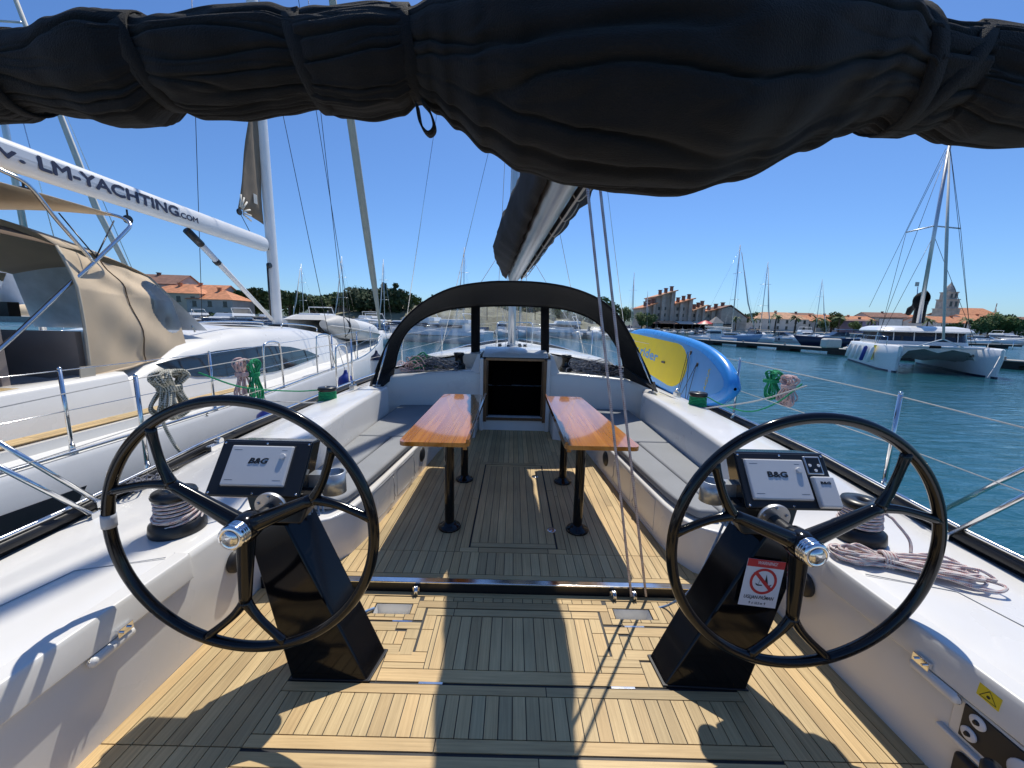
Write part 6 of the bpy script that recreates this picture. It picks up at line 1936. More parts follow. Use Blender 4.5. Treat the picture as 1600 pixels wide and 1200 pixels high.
# ------------------------------------------------------------------ catamaran
cu_ = Vector((0.51, 0.86, 0)).normalized(); cvv = Vector((cu_.y, -cu_.x, 0))
co = Vector((24.85, 22.1, WL))
CT = thing('catamaran', 'white catamaran moored beyond the right wheel, yellow mark on its left bow', 'catamaran', co)
def cp(f, s_, z): return co + cu_ * f + cvv * s_ + Vector((0, 0, z))   # f aft of the bows, s_ to its right as seen
for s_, nm in ((-2.05, 0), (2.05, 1)):
    rws = []
    for k in range(19):
        f = 10.6 * (k / 18) ** 1.2
        wd_ = 0.62 * min(1, (0.10 + 1.25 * (f / 3.2) ** 0.7 if f < 3.2 else 1.35)); wd_ = min(wd_, 0.66)
        wl_ = wd_ * 0.62; ft = 0.12 * (1 - min(1, f / 2))
        top_ = 1.62 if f < 9.3 else 1.0
        rws.append([cp(f + ft, s_ - wl_, -0.15), cp(f + ft, s_ - wl_, 0.12), cp(f, s_ - wd_, 1.0), cp(f, s_ - wd_, top_ - 0.06), cp(f, s_ - wd_ + 0.06, top_), cp(f, s_ + wd_ - 0.06, top_), cp(f, s_ + wd_, top_ - 0.06), cp(f, s_ + wd_, 1.0), cp(f + ft, s_ + wl_, 0.12), cp(f + ft, s_ + wl_, -0.15)])
    mb = MB().grid(rws); mb.add(rws[0], [tuple(range(10))]); mb.add(rws[-1], [tuple(range(10))[::-1]])
    h_ = mb.build('hull', WHITE, CT)
    rws2 = []
    for k in range(10):
        f = 10.4 * k / 9; wd_ = 0.62 * min(1.06, (0.10 + 1.25 * (f / 3.2) ** 0.7 if f < 3.2 else 1.35)); wl_ = min(wd_, 0.66) * 0.62 + 0.02; ft = 0.12 * (1 - min(1, f / 2)) - 0.02
        rws2.append([cp(f + ft, s_ - wl_, -0.1), cp(f + ft, s_ - wl_, 0.10), cp(f + ft, s_ + wl_, 0.10), cp(f + ft, s_ + wl_, -0.1)])
    mb = MB().grid(rws2, smooth=False); mb.add(rws2[0], [(0, 1, 2, 3)]); mb.build('antifouling', NAVY, h_)
    MB().box(cp(1.6, s_ - 0.0, 1.1), (0.02, 0.02, 0.02)).build('hull_port', DARKGLASS, h_)
# bridge deck with arched underside
rws = []
for f in (1.4, 3.4, 3.5, 9.5):
    zb = {1.4: 1.45, 3.4: 0.9, 3.5: 0.75, 9.5: 0.75}[f]
    rws.append([cp(f, s_, z) for s_, z in ((-1.7, 1.58), (0, 1.63), (1.7, 1.58), (1.75, 0.6), (1.3, zb * 0.9), (0.6, zb), (0, zb * 0.85), (-0.6, zb), (-1.3, zb * 0.9), (-1.75, 0.6))])
mb = MB().grid(rws, cv=True); mb.add(rws[0], [tuple(range(10))]); mb.build('bridge_deck', GEL, CT)
# saloon: white base, dark wrap window, overhanging roof
def ring(f0, f1, w_, z, rr=0.9, n=8):
    out = []
    for cxx, cyy, a0 in ((f0 + rr, -w_ + rr, 180), (f0 + rr, w_ - rr, 90), (f1 - 0.2, w_ - 0.2, 0), (f1 - 0.2, -w_ + 0.2, -90)):
        r_ = rr if cxx < f1 - 0.5 else 0.2
        for k in range(n + 1):
            a = R(a0 + (90 if a0 == 180 else 0) - (90 * k / n if True else 0)) if False else None
        pass
    pts = []
    for k in range(n + 1):
        a = R(180 + 90 * k / n); pts.append((f0 + rr + rr * math.cos(a), -w_ + rr + rr * math.sin(a)))
    for q in [(f1, -w_), (f1, w_)]: pts.append(q)
    for k in range(n + 1):
        a = R(90 + 90 * k / n); pts.append((f0 + rr + rr * math.cos(a), w_ - rr + rr * math.sin(a)))
    return [cp(a, b_, z) for a, b_ in pts]
def slab(rings, m_, nm, cap=True):
    mb = MB(); mb.grid(rings, cv=True, smooth=False)
    if cap: mb.add(rings[-1], [tuple(range(len(rings[-1])))]); mb.add(rings[0], [tuple(range(len(rings[0])))[::-1]])
    return mb.build(nm, m_, CT)
slab([ring(3.6, 8.6, 2.25, 1.55), ring(3.7, 8.6, 2.2, 1.85)], GEL, 'saloon_base')
slab([ring(3.72, 8.55, 2.19, 1.85), ring(3.95, 8.5, 2.12, 2.45)], DARKGLASS, 'saloon_window')
slab([ring(3.55, 8.9, 2.3, 2.43), ring(3.5, 8.95, 2.34, 2.52), ring(3.8, 8.9, 2.2, 2.72), ring(4.6, 8.8, 1.8, 2.84)], WHITE, 'coachroof')
mb = MB()
for s_ in (-1.5, -0.5, 0.5, 1.5): mb.tube([cp(3.72 + 0.0, s_, 1.86), cp(3.9, s_, 2.45)], 0.03, 5)
mb.build('window_pillar', GEL, CT)
mb = MB(); mb.hexa([cp(7.2, -1.6, 2.85), cp(7.2, -0.3, 2.85), cp(7.25, -0.3, 2.85), cp(7.25, -1.6, 2.85)], [cp(7.3, -1.6, 3.35), cp(7.3, -0.3, 3.35), cp(7.35, -0.3, 3.35), cp(7.35, -1.6, 3.35)])
mb.build('helm_screen', VINYL2, CT); 
mb = MB(); q = [cp(7.25, -1.6, 2.8), cp(7.32, -1.6, 3.38), cp(7.32, -0.3, 3.38), cp(7.25, -0.3, 2.8)]
mb.tube(q, 0.03, 5); mb.build('screen_frame', BLKM, CT)
mbase = aY(1436, 500, 26.0); mtop = aY(1484, 226, 26.0)
MB().tube([mbase - Vector((0, 0, 0.2)), mtop], [0.115, 0.085], 12).build('mast', ALU, CT)
hb = cp(1.0, 0.0, 1.75)
xb = aY(1474, 530, 22.6)
MB().tube([xb, xb.lerp(mtop, 0.5), mtop.lerp(xb, 0.03)], [0.06, 0.08, 0.045], 8).build('furled_jib', SAILW, CT)
mb = MB(); mb.tube([cp(1.0, -1.9, 1.6), cp(1.0, 1.9, 1.6)], 0.07, 8); mb.tube([cp(1.0, -1.0, 1.62), xb, cp(1.0, 0.9, 1.62)], 0.04, 6); mb.build('forebeam', WHITE, CT)
MB().box(cp(1.0, -0.3, 1.60), (0.5, 0.3, 0.16), math.atan2(cvv.y, cvv.x)).build('anchor', CANVAS, CT, bevel=0.05)
mb = MB()
SPl, SPr = aY(1416, 363, 26.2), aY(1501, 357, 25.6)
mb.tube([SPl, aY(1460, 353, 26), SPr], 0.045, 6)
mb.build('spreader', ALU, CT)
wires = [(cp(4.2, 2.1, 2.5), SPr), (SPr, mtop), (SPl, mtop), (cp(4.2, -2.1, 2.5), SPl), (aY(1358, 480, 30), aY(1478, 232, 26)), (cp(3.6, -2.4, 1.6), mtop), (cp(4.5, 2.4, 1.6), mtop), (cp(3.6, 2.3, 1.7), mbase.lerp(mtop, 0.5)), (cp(3.6, -2.3, 1.7), mbase.lerp(mtop, 0.5))]
for a, b_ in wires: MB().tube([a, b_], 0.012, 4).build('rigging_wire', BLKM, CT)
# dark sail bundle and boom behind the mast
b0, b1 = aY(1446, 466, 26.3), aY(1420, 487, 27.5)
rnd = random.Random(8); mb = MB()
rws = []
for k in range(15):
    t = k / 14; c_ = b0.lerp(b1, t) + Vector((0, 0, 0.1 * math.sin(3 * t)))
    r_ = (0.42 + 0.1 * math.sin(7 * t)) * (0.5 + 0.5 * math.sin(PI * min(1, t + 0.25)))
    rws.append([c_ + Vector((r_ * (1 + 0.25 * noise.noise(Vector((k * 0.4, q * 0.7, 1)))) * math.cos(2 * PI * q / 14), 0, 1.15 * r_ * (1 + 0.25 * noise.noise(Vector((k * 0.5, q * 0.8, 5)))) * math.sin(2 * PI * q / 14))) for q in range(14)])
mb.grid(rws, cv=True); mb.tube([b0.lerp(b1, 0.2), aY(1434, 505, 26.6)], 0.3, 8); mb.build('sail_bundle', CANVAS, CT)
MB().tube([aY(1432, 478, 27), aY(1434, 448, 27)], 0.03, 5).build('flagstaff', ALU, CT)
MB().box(aY(1433, 444, 27), (0.26, 0.02, 0.28)).build('pennant', SAILW, CT)
# fenders and yellow stripe on the left hull's flank (seen side)
for k, f in enumerate((1.9, 3.6, 5.2, 6.4, 8.0)):
    c_ = cp(f, -2.05 - 0.78, 1.45)
    MB().lathe([(0.03, -1.05), (0.11, -1.0), (0.11, -0.1), (0.03, 0)], c_, (0.15, -0.1, 1), n=12).build('fender', WHITE if k != 1 else BLUE, CT)
mb = MB()
fa, fb = 2.6, 3.5
mb.add([cp(2.5, -2.05 - 0.60, 0.55), cp(2.9, -2.05 - 0.62, 0.55), cp(2.6, -2.05 - 0.685, 1.1), cp(2.2, -2.05 - 0.685, 1.57), cp(1.7, -2.05 - 0.66, 1.57), cp(2.2, -2.05 - 0.67, 1.1)], [(0, 1, 2, 3, 4, 5)]); mb.build('yellow_mark', YEL, CT)
MB().box(cp(1.5, 2.05 - 0.60, 1.15), (0.28, 0.1, 0.16), math.atan2(cu_.y, cu_.x)).build('hull_port', DARKGLASS, CT)
mb = MB()
for s_ in (-2.55, 2.55):
    pts_ = [cp(f, s_, 2.15) for f in (0.5, 3, 6, 9)]
    mb.tube(pts_, 0.015, 5)
    for p_ in pts_: mb.tube([p_, p_ - Vector((0, 0, 0.55))], 0.018, 5)
mb.build('railing', STEEL, CT)
for k in range(2):
    a = cp(0.15, -2.05 if k == 0 else 2.05, 1.3); b_ = cp(-3.2, 0.5 - 5 * (1 - k), 0.3) if k else cp(-0.2, -2.0, 0.0)
    tag(MB().tube([a, (a + b_) / 2 + Vector((0, 0, -0.1)), b_], 0.02, 5).build('mooring_line', ROPE_WHITE, None), ['mooring line dropping straight from the left bow of the catamaran', 'slack mooring line off the right bow of the catamaran'][k], 'rope')

# ------------------------------------------------------------------ pontoons
def pontoon(pts, w_, zt_, label, floats):
    root = thing('pontoon', label, 'pontoon', Vector(pts[0]), 'floating pontoons')
    a, b_ = Vector(pts[0]), Vector(pts[1]); d_ = (b_ - a).normalized(); n_ = Vector((-d_.y, d_.x, 0)) * w_
    MB().prism([a, b_, b_ + n_, a + n_], (0, 0, 0.07)).build('walkway', CONC, root)
    MB().prism([a + n_ * 0.04 - Vector((0, 0, 0.002)), b_ + n_ * 0.04 - Vector((0, 0, 0.002)), b_ + n_ * 0.96 - Vector((0, 0, 0.002)), a + n_ * 0.96 - Vector((0, 0, 0.002))], (0, 0, -0.26)).build('beam', DARKFLOAT, root)
    L_ = (b_ - a).length
    for k in range(floats):
        c_ = a + d_ * (L_ * (k + 0.5) / floats) + n_ * 0.5
        MB().box(c_ + Vector((0, 0, -0.42)), (1.6, w_ * 0.9, 0.46), math.atan2(d_.y, d_.x)).build('float', DARKFLOAT, root)
        MB().lathe([(0.1, 0), (0.07, 0.12), (0.12, 0.2), (0.02, 0.24)], c_ - n_ * 0.35 + Vector((0, 0, 0.07)), n=10).build('bollard', CONC, root)
    return root
pa, pb = aZ(1084, 530.5, -0.35), aZ(1330, 547.5, -0.35)
pd_ = (pb - pa)
pontoon([pa, pa + pd_ * 3.2], 1.8, -0.35, 'long low pontoon crossing behind the catamaran', 12)
pa, pb = aZ(1172, 527, -0.3), aZ(1290, 530.5, -0.3)
pontoon([pa, pa + (pb - pa) * 3.2], 2.0, -0.3, 'farther pontoon behind the first, with moored boats', 8)
sv = thing('service_pedestal', 'white rounded service box standing on the near pontoon left of the catamaran', 'service box', aZ(1305, 546, -0.28))
MB().box(Vector(sv.location) + Vector((0, 0.6, 0.55)), (1.5, 0.9, 0.9)).build('casing', SAILW, sv, bevel=0.2, seg=4)
MB().box(Vector(sv.location) + Vector((0, 0.6, 0.08)), (1.1, 0.7, 0.3)).build('plinth', DARKFLOAT, sv)
bo = thing('mooring_buoy', 'small pale round buoy between the pontoon and catamaran', 'buoy', aZ(1322, 552, WL))
MB().lathe([(0.02, -0.1), (0.3, 0.0), (0.4, 0.3), (0.3, 0.6), (0.05, 0.7)], bo.location, n=16).build('buoy_body', SAILW, bo)
MB().tube([Vector(bo.location) + Vector((0, 0, 0.65)), Vector(bo.location) + Vector((0, 0, 0.9))], 0.04, 6).build('buoy_ring', STEEL, bo)

# ------------------------------------------------------------------ land
def land(name, pts, z0, z1, m_):
    return struct(MB().prism([(a, b_, z0) for a, b_ in pts], (0, 0, z1 - z0)).build(name, m_, None))
land('quay', [(38, 126), (400, 126), (600, 400), (20, 400)], -2, 0.35, CONC)
land('marina_quay', [(-320, 88), (-20, 88), (-10, 300), (-400, 300)], -2, 0.3, CONC)
land('breakwater', [(-25, 96), (24, 92), (26, 135), (-30, 140)], -2, 0.2, EARTH)
# rocky embankment and hill beyond the bow
rws = []
for i in range(60):
    x = -60 + 88 * i / 59
    r_ = []
    for j in range(14):
        t = j / 13
        y = 84 + 60 * t + 5 * math.sin(x * 0.05)
        env = max(0.0, math.sin(PI * min(1, max(0, (x + 60) / 88)))) ** 0.5
        z = -1.4 + env * (3.8 * min(1, t * 5) + 6.5 * t) + 1.1 * noise.noise(Vector((x * 0.15, y * 0.15, 1))) * min(1, t * 6) + 0.4 * noise.noise(Vector((x * 0.7, y * 0.7, 4)))
        r_.append(Vector((x, y, z)))
    rws.append(r_)
struct(MB().grid(rws[::-1], smooth=False).build('hillside', ROCK, None))
rws = []
for i in range(70):
    x = -500 + 1500 * i / 69; r_ = []
    for j in range(6):
        t = j / 5; h_ = 9 + 14 * abs(noise.noise(Vector((x * 0.006, 3, 0)))) + 3 * noise.noise(Vector((x * 0.03, 1, 0)))
        r_.append(Vector((x, 420 + 200 * t, -2 + h_ * math.sin(t * PI / 2))))
    rws.append(r_)
struct(MB().grid(rws[::-1]).build('far_hills', mat('far_hill', (0.07, 0.10, 0.07), 0.95, var=0.3, vscale=0.02), None))

# ------------------------------------------------------------------ trees
def crown_mesh(seed, kind):
    rnd = random.Random(seed); mb = MB()
    if kind == 'palm':
        for k in range(16):
            a = rnd.uniform(0, 2 * PI); el = rnd.uniform(-0.2, 1.1); L_ = rnd.uniform(1.9, 2.5)
            p_ = Vector((0, 0, 0)); d_ = Vector((math.cos(a) * math.cos(el), math.sin(a) * math.cos(el), math.sin(el)))
            for q in range(7):
                nx_ = p_ + d_ * (L_ / 7); d_ = (d_ + Vector((0, 0, -0.24))).normalized(); sd2 = d_.cross(Vector((0, 0, 1))).normalized()
                for s in (-1, 1):
                    ww = 0.42 * math.sin(PI * (q + 1) / 8)
                    mb.add([p_, nx_, nx_ + sd2 * s * ww * 0.5 + Vector((0, 0, -0.2 * ww)), p_ + sd2 * s * ww + Vector((0, 0, -0.4 * ww))], [(0, 1, 2, 3)])
                p_ = nx_
        return mb
    blobs = []
    nb2 = {'pine': 9, 'bush': 8, 'cypress': 7}[kind]
    for k in range(nb2):
        if kind == 'pine': blobs.append((Vector((rnd.uniform(-1, 1) * 2.4, rnd.uniform(-1, 1) * 2.4, rnd.uniform(-0.4, 0.9))), rnd.uniform(1.1, 1.9)))
        elif kind == 'bush': blobs.append((Vector((rnd.uniform(-1, 1) * 1.6, rnd.uniform(-1, 1) * 1.6, rnd.uniform(-1.0, 1.2))), rnd.uniform(0.9, 1.6)))
        else: blobs.append((Vector((rnd.uniform(-0.2, 0.2), rnd.uniform(-0.2, 0.2), -2.6 + k * 0.9)), 1.0 - 0.1 * k))
    for c_, r_ in blobs:
        for q in range(int(170 * r_)):
            v = Vector((rnd.gauss(0, 1), rnd.gauss(0, 1), rnd.gauss(0, 1))).normalized() * r_ * rnd.uniform(0.55, 1.06)
            if kind == 'pine': v.z *= 0.62
            p_ = c_ + v; s_ = rnd.uniform(0.16, 0.34)
            u = Vector((rnd.gauss(0, 1), rnd.gauss(0, 1), rnd.gauss(0, 1))).normalized(); w_ = u.orthogonal().normalized() * s_; u = u * s_
            mb.add([p_ - u, p_ + w_ * 0.7, p_ + u, p_ - w_ * 0.7], [(0, 1, 2, 3)])
    return mb
TP = {}
def tree(kind, x, y, z, sc_, label, group, seed=0, lm=None):
    seed = seed % 3
    key = (kind, seed, lm)
    nm = {'pine': 'pine_tree', 'bush': 'broadleaf_tree', 'palm': 'palm_tree', 'cypress': 'cypress_tree'}[kind]
    th_ = {'pine': 3.6, 'bush': 3.0, 'palm': 4.2, 'cypress': 3.2}[kind]
    if key not in TP:
        r = bpy.data.objects.new(nm, None); sc.collection.objects.link(r)
        mb = crown_mesh(hash(kind) % 97 * 0 + seed * 7 + len(kind), kind)
        mb.v = [v + Vector((0, 0, th_)) for v in mb.v]
        mb.build('crown', lm or {'pine': LEAF[0], 'bush': LEAF[1], 'palm': LEAF[2], 'cypress': LEAF[3]}[kind], r)
        t_ = MB(); t_.tube(cr([(0, 0, -0.3), (0.1, 0.05, th_ * 0.5), (0.0, 0.1, th_)], 4), [0.26 - 0.014 * k for k in range(9)], 7)
        if kind != 'palm':
            for a in (0.5, 2.4, 4.4): t_.tube([(0.05, 0.05, th_ * 0.6), (math.cos(a) * 1.1, math.sin(a) * 1.1, th_ * 1.02)], [0.12, 0.05], 5)
        t_.build('trunk', BARK, r)
        TP[key] = r; o = r
    else: o = copy_tree(TP[key])
    o.location = (x, y, z); o.rotation_euler = (0, 0, random.uniform(0, 6.28)); o.scale = (sc_,) * 3
    tag(o, label, 'tree', group)
    return o
rt_ = random.Random(21)
WH = ['leftmost', 'second', 'third', 'fourth', 'fifth', 'sixth', 'seventh', 'eighth', 'ninth', 'tenth', 'eleventh', 'twelfth', 'thirteenth', 'fourteenth', 'fifteenth', 'sixteenth', 'seventeenth']
def wh(k): return 'leftmost' if k == 0 else WH[k] + ' from the left'
for k, px_ in enumerate([364, 376, 392, 412, 438, 455, 470, 484, 500, 516, 532, 548, 562]):
    Yd = 100 + rt_.uniform(-4, 8); kd = 'pine' if k % 3 else 'bush'
    tree(kd, gx(px_, Yd), Yd, 0.3, rt_.uniform(1.25, 1.6), 'round-crowned tree behind the left marina boats, %s' % wh(k), 'trees behind the left marina', k)
for k, px_ in enumerate([590, 600, 612, 620]):
    Yd = 92; tree('cypress' if k % 2 else 'pine', gx(px_, Yd), Yd, 0.3, 1.5, 'tall dark tree just left of the sprayhood, %s' % wh(k), 'dark trees left of the sprayhood', k, LEAF[3])
for k, px_ in enumerate([575, 583, 596]):
    Yd = 96; tree('pine', gx(px_, Yd), Yd, 0.3, 1.6, 'dark spreading pine beside the furled sail, %s' % wh(k), 'dark trees left of the sprayhood', k, LEAF[3])
for k, px_ in enumerate([262, 280, 292, 310, 322, 340, 360]):
    Yd = 84; tree('bush', gx(px_, Yd), Yd, -0.9, 0.55, 'low green tree in front of the red-roofed houses, %s' % wh(k), 'low trees before the houses', k)
for k in range(34):
    px_ = 628 + 10.5 * k + rt_.uniform(-5, 5); Yd = (112 if k % 2 else 97) + rt_.uniform(0, 12)
    tree('bush' if k % 2 else 'pine', gx(px_, Yd), Yd, 1.5 if k % 2 else 0.6, rt_.uniform(0.8, 1.5) if k % 2 else rt_.uniform(0.5, 0.8), 'hillside tree beyond the sprayhood, %s row, %s' % ('back' if k % 2 else 'front', wh(k // 2)), 'trees on the hillside beyond the bow', k)
for k, (px_, Yd, s_) in enumerate(((1150, 128, 0.95), (1178, 128, 0.9), (1212, 126, 1.15), (1243, 126, 1.1), (1275, 128, 1.05), (1312, 130, 1.15), (1362, 128, 1.0), (1450, 127, 1.1), (1510, 125, 1.2))):
    tree('palm', gx(px_, Yd), Yd, 0.35, s_, 'palm tree on the right waterfront, %s' % wh(k), 'palms along the waterfront', k)
for k, (px_, Yd, s_) in enumerate(((1170, 150, 1.3), (1300, 150, 1.5), (1290, 140, 0.9), (1490, 126, 0.8), (1535, 122, 1.1), (1548, 124, 1.2), (1560, 126, 1.0), (1572, 122, 1.0), (1590, 120, 1.0), (1560, 150, 1.7), (1575, 150, 1.6), (1545, 148, 1.3), (1335, 140, 0.8))):
    tree('bush', gx(px_, Yd), Yd, 0.35, s_, 'rounded green tree among the houses on the right, %s' % wh(k), 'broadleaf trees in the right town', k)
for k, px_ in enumerate((1003, 1010)):
    tree('bush', gx(px_, 126), 126, 0.35, 1.0, ['bright green tree at the left end of the stone row', 'second green tree at the left end of the stone row'][k], 'trees at the stone row', k)

# ------------------------------------------------------------------ buildings
def house(name, label, x, y, w_, d_, h_, rh, wallm, roofm, rot=0.0, hip=True, rows_=2, cols=4, z0=0.3, group=None, chim=1, gable_dir='x', cat='house', ww=0.9, wh_=1.2):
    root = thing(name, label, cat, (x, y, z0), group)
    c = Vector((x, y, z0))
    rot_ = Matrix.Rotation(rot, 3, 'Z')
    def P(a, b_, z): return c + rot_ @ Vector((a, b_, z))
    hx, hy = w_ / 2, d_ / 2
    mb = MB(); mb.add([P(-hx, -hy, 0), P(hx, -hy, 0), P(hx, hy, 0), P(-hx, hy, 0), P(-hx, -hy, h_), P(hx, -hy, h_), P(hx, hy, h_), P(-hx, hy, h_)], [(0, 1, 5, 4), (1, 2, 6, 5), (2, 3, 7, 6), (3, 0, 4, 7)])
    if not hip:
        if gable_dir == 'x': mb.add([P(-hx, -hy, h_), P(-hx, hy, h_), P(-hx, 0, h_ + rh)], [(0, 2, 1)]); mb.add([P(hx, -hy, h_), P(hx, hy, h_), P(hx, 0, h_ + rh)], [(0, 1, 2)])
        else: mb.add([P(-hx, -hy, h_), P(hx, -hy, h_), P(0, -hy, h_ + rh)], [(0, 1, 2)]); mb.add([P(-hx, hy, h_), P(hx, hy, h_), P(0, hy, h_ + rh)], [(0, 2, 1)])
    mb.build('wall', wallm, root)
    e = 0.35; t = 0.16
    rm = MB()
    ex, ey = hx + e, hy + e
    if hip:
        rx = max(0.1, hx - hy) if hx > hy else 0.1; ry = max(0.0, hy - hx) if hy > hx else 0.0
        V = [P(-ex, -ey, h_ - 0.02), P(ex, -ey, h_ - 0.02), P(ex, ey, h_ - 0.02), P(-ex, ey, h_ - 0.02), P(-rx, -ry, h_ + rh), P(rx, ry if False else -ry, h_ + rh), P(rx, ry, h_ + rh), P(-rx, ry, h_ + rh)]
        rm.add(V, [(0, 1, 5, 4), (1, 2, 6, 5), (2, 3, 7, 6), (3, 0, 4, 7), (4, 5, 6, 7), (3, 2, 1, 0)])
    elif gable_dir == 'x':
        for s in (-1, 1): rm.prism([P(-ex, s * ey, h_ - rh * e / hy), P(ex, s * ey, h_ - rh * e / hy), P(ex, 0, h_ + rh), P(-ex, 0, h_ + rh)], (0, 0, t))
    else:
        for s in (-1, 1): rm.prism([P(s * ex, -ey, h_ - rh * e / hx), P(s * ex, ey, h_ - rh * e / hx), P(0, ey, h_ + rh), P(0, -ey, h_ + rh)], (0, 0, t))
    rf = rm.build('roof', roofm, root)
    for k in range(chim):
        cx_ = lerp(-hx * 0.6, hx * 0.6, (k + 0.5) / max(1, chim)); m2 = MB(); q = P(cx_, -0.1 * hy, h_ + rh * 0.95)
        m2.box(q, (0.6, 0.6, 1.1)); m2.box(q + Vector((0, 0, 0.62)), (0.8, 0.8, 0.14)); m2.build('chimney', roofm if rh < 99 else wallm, rf)
    for r_ in range(rows_):
        for k in range(cols):
            a = -hx + w_ * (k + 0.5) / cols; z = h_ * (r_ + 0.55) / rows_ + 0.1
            m2 = MB(); m2.add([P(a - ww / 2, -hy - 0.012, z - wh_ / 2), P(a + ww / 2, -hy - 0.012, z - wh_ / 2), P(a + ww / 2, -hy - 0.012, z + wh_ / 2), P(a - ww / 2, -hy - 0.012, z + wh_ / 2)], [(0, 1, 2, 3)])
            m2.box(P(a, -hy - 0.06, z - wh_ / 2 - 0.06), (ww + 0.25, 0.14, 0.1), rot)
            m2.build('window', WINM, root)
    return root

# left: houses behind the marina
house('house', 'large house with two-tier red roof behind the tan sprayhood, leftmost on the shore', gx(260, 98), 98, 13, 10, 8.4, 2.4, PLASTER[2], ROOF[2], 0.12, False, 3, 5, group='houses on the left shore')
house('house', 'cream house with orange roof and balcony awnings behind the left marina', gx(290, 91), 91, 12, 7, 6.0, 1.9, PLASTER[0], ROOF[0], 0.1, True, 2, 4, group='houses on the left shore')
house('house', 'long pale house with red roof, middle of the left shore', gx(322, 96), 96, 13, 9, 6.2, 2.2, PLASTER[2], ROOF[0], 0.05, False, 2, 4, group='houses on the left shore')
house('house', 'grey end house with sloping red roof at the right of the left shore houses', gx(350, 92), 92, 10, 8, 4.8, 2.3, PLASTER[2], ROOF[0], 0.05, True, 2, 3, group='houses on the left shore')
house('house', 'low pale building among the trees left of the furled sail', gx(540, 108), 108, 12, 8, 4.4, 1.2, PLASTER[2], ROOF[1], 0.0, False, 1, 4, group='houses on the left shore')
house('house', 'small grey building in the trees right of the tall white mast', gx(515, 112), 112, 8, 7, 3.8, 1.3, PLASTER[1], ROOF[2], 0.0, False, 1, 3, group='houses on the left shore')
for k, (px_, h_) in enumerate(((800, 6.5), (828, 7.5), (845, 6.0), (770, 6.0))):
    house('house', ['beige block of flats on the hill behind the mast', 'taller beige block right of the mast through the centre window', 'low pale block at the right mullion', 'beige block left of the mast on the hill'][k], gx(px_, 130), 130 + k, 9, 8, h_, 1.5, PLASTER[0], ROOF[1], 0.1 * k, True, 3, 4, z0=4.0, group='flats on the hillside')
# right: the row of stone houses, stepping down
segs = [(1003, 1023, 8.0, 9.8), (1023, 1052, 12.0, 14.2), (1052, 1080, 9.6, 11.6), (1080, 1100, 7.4, 9.4), (1100, 1135, 7.2, 9.0)]
for k, (xa, xb, h_, pk) in enumerate(segs):
    Yd = 138
    xa_, xb_ = gx(xa, Yd), gx(xb, Yd); w_ = xb_ - xa_
    root = thing('stone_house', 'tall stone house with a sloping tiled roof in the waterfront row, %s' % wh(k), 'house', ((xa_ + xb_) / 2, Yd, 0.35), 'row of stone waterfront houses')
    x0, x1 = xa_, xb_ - 0.05
    mb = MB(); mb.prism([(x0, Yd, 0.3), (x1, Yd, 0.3), (x1, Yd, pk - 0.5), (x0, Yd, h_ - 0.5)], (0, 12, 0)); mb.build('wall', STONE, root)
    mb = MB()
    for q in range(4):
        if q % 2: mb.box(((x0 + (x1 - x0) * (q + 0.3) / 4), Yd - 0.5, (h_ + (pk - h_) * (q + 0.3) / 4) / 2 - 0.4), (w_ / 6, 1.0, (h_ + (pk - h_) * q / 4) - 0.4))
    mb.build('buttress', STONE, root)
    mb = MB(); mb.prism([(x0 - 0.4, Yd - 1.6, h_ - 0.75), (x1 + 0.2, Yd - 1.6, pk - 0.7), (x1 + 0.2, Yd - 1.6, pk - 0.35), (x0 - 0.4, Yd - 1.6, h_ - 0.4)], (0, 14, 0)); rf = mb.build('roof', ROOF[1] if k % 2 else ROOF[0], root)
    for q in range(3):
        cxx = lerp(x0, x1, (q + 0.7) / 3.3); zz = lerp(h_, pk, (q + 0.7) / 3.3)
        MB().box((cxx, Yd + 1, zz + 0.5), (0.9, 0.9, 1.5)).box((cxx, Yd + 1, zz + 1.3), (1.2, 1.2, 0.18)).build('chimney', ROOF[2], rf)
    for r_ in range(3):
        for q in range(3):
            cxx = lerp(x0, x1, (q + 0.5) / 3); zz = 3.0 + 2.2 * r_
            if zz < lerp(h_, pk, (q + 0.5) / 3) - 1.5:
                MB().box((cxx, Yd - 0.02, zz), (0.7, 0.06, 1.1)).build('window', WINM, root)
    aw = thing('awning', 'cafe awning at the foot of the stone row, %s' % wh(k), 'awning', ((xa_ + xb_) / 2, Yd - 4, 0.35), 'awnings along the quay')
    MB().prism([(x0, Yd - 5.5, 2.2), (x1 - 0.6, Yd - 5.5, 2.2), (x1 - 0.6, Yd - 0.9, 3.1), (x0, Yd - 0.9, 3.1)], (0, 0, 0.1)).build('awning_cloth', [ROOF[2], ROOF[1], SAILW, SAILW, CANVAS][k], aw)
    mb = MB()
    for q in (0.02, 0.5, 0.95): mb.box((lerp(x0, x1 - 0.6, q), Yd - 5.4, 1.2), (0.12, 0.12, 2.0))
    mb.build('awning_post', CANVAS, aw)
    MB().box(((x0 + x1) / 2, Yd - 1.2, 1.2), (w_ * 0.9, 0.2, 1.8)).build('shopfront', INTERIOR, root)
rr_ = thing('gable_wall_house', 'broad grey gable end closing the stone row on the right', 'house', (gx(1146, 134), 134, 0.35))
xg = gx(1146, 134)
MB().prism([(xg - 4.5, 134, 0.3), (xg + 4.5, 134, 0.3), (xg + 4.5, 134, 4.6), (xg - 1.5, 134, 8.4), (xg - 4.5, 134, 7.6)], (0, 10, 0)).build('wall', STONE, rr_)
MB().prism([(xg - 5, 133.8, 7.5), (xg - 1.5, 133.8, 8.7), (xg + 5, 133.8, 4.5), (xg + 5, 133.8, 4.8), (xg - 1.5, 133.8, 9.0), (xg - 5, 133.8, 7.8)], (0, 10.6, 0)).build('roof', ROOF[2], rr_)
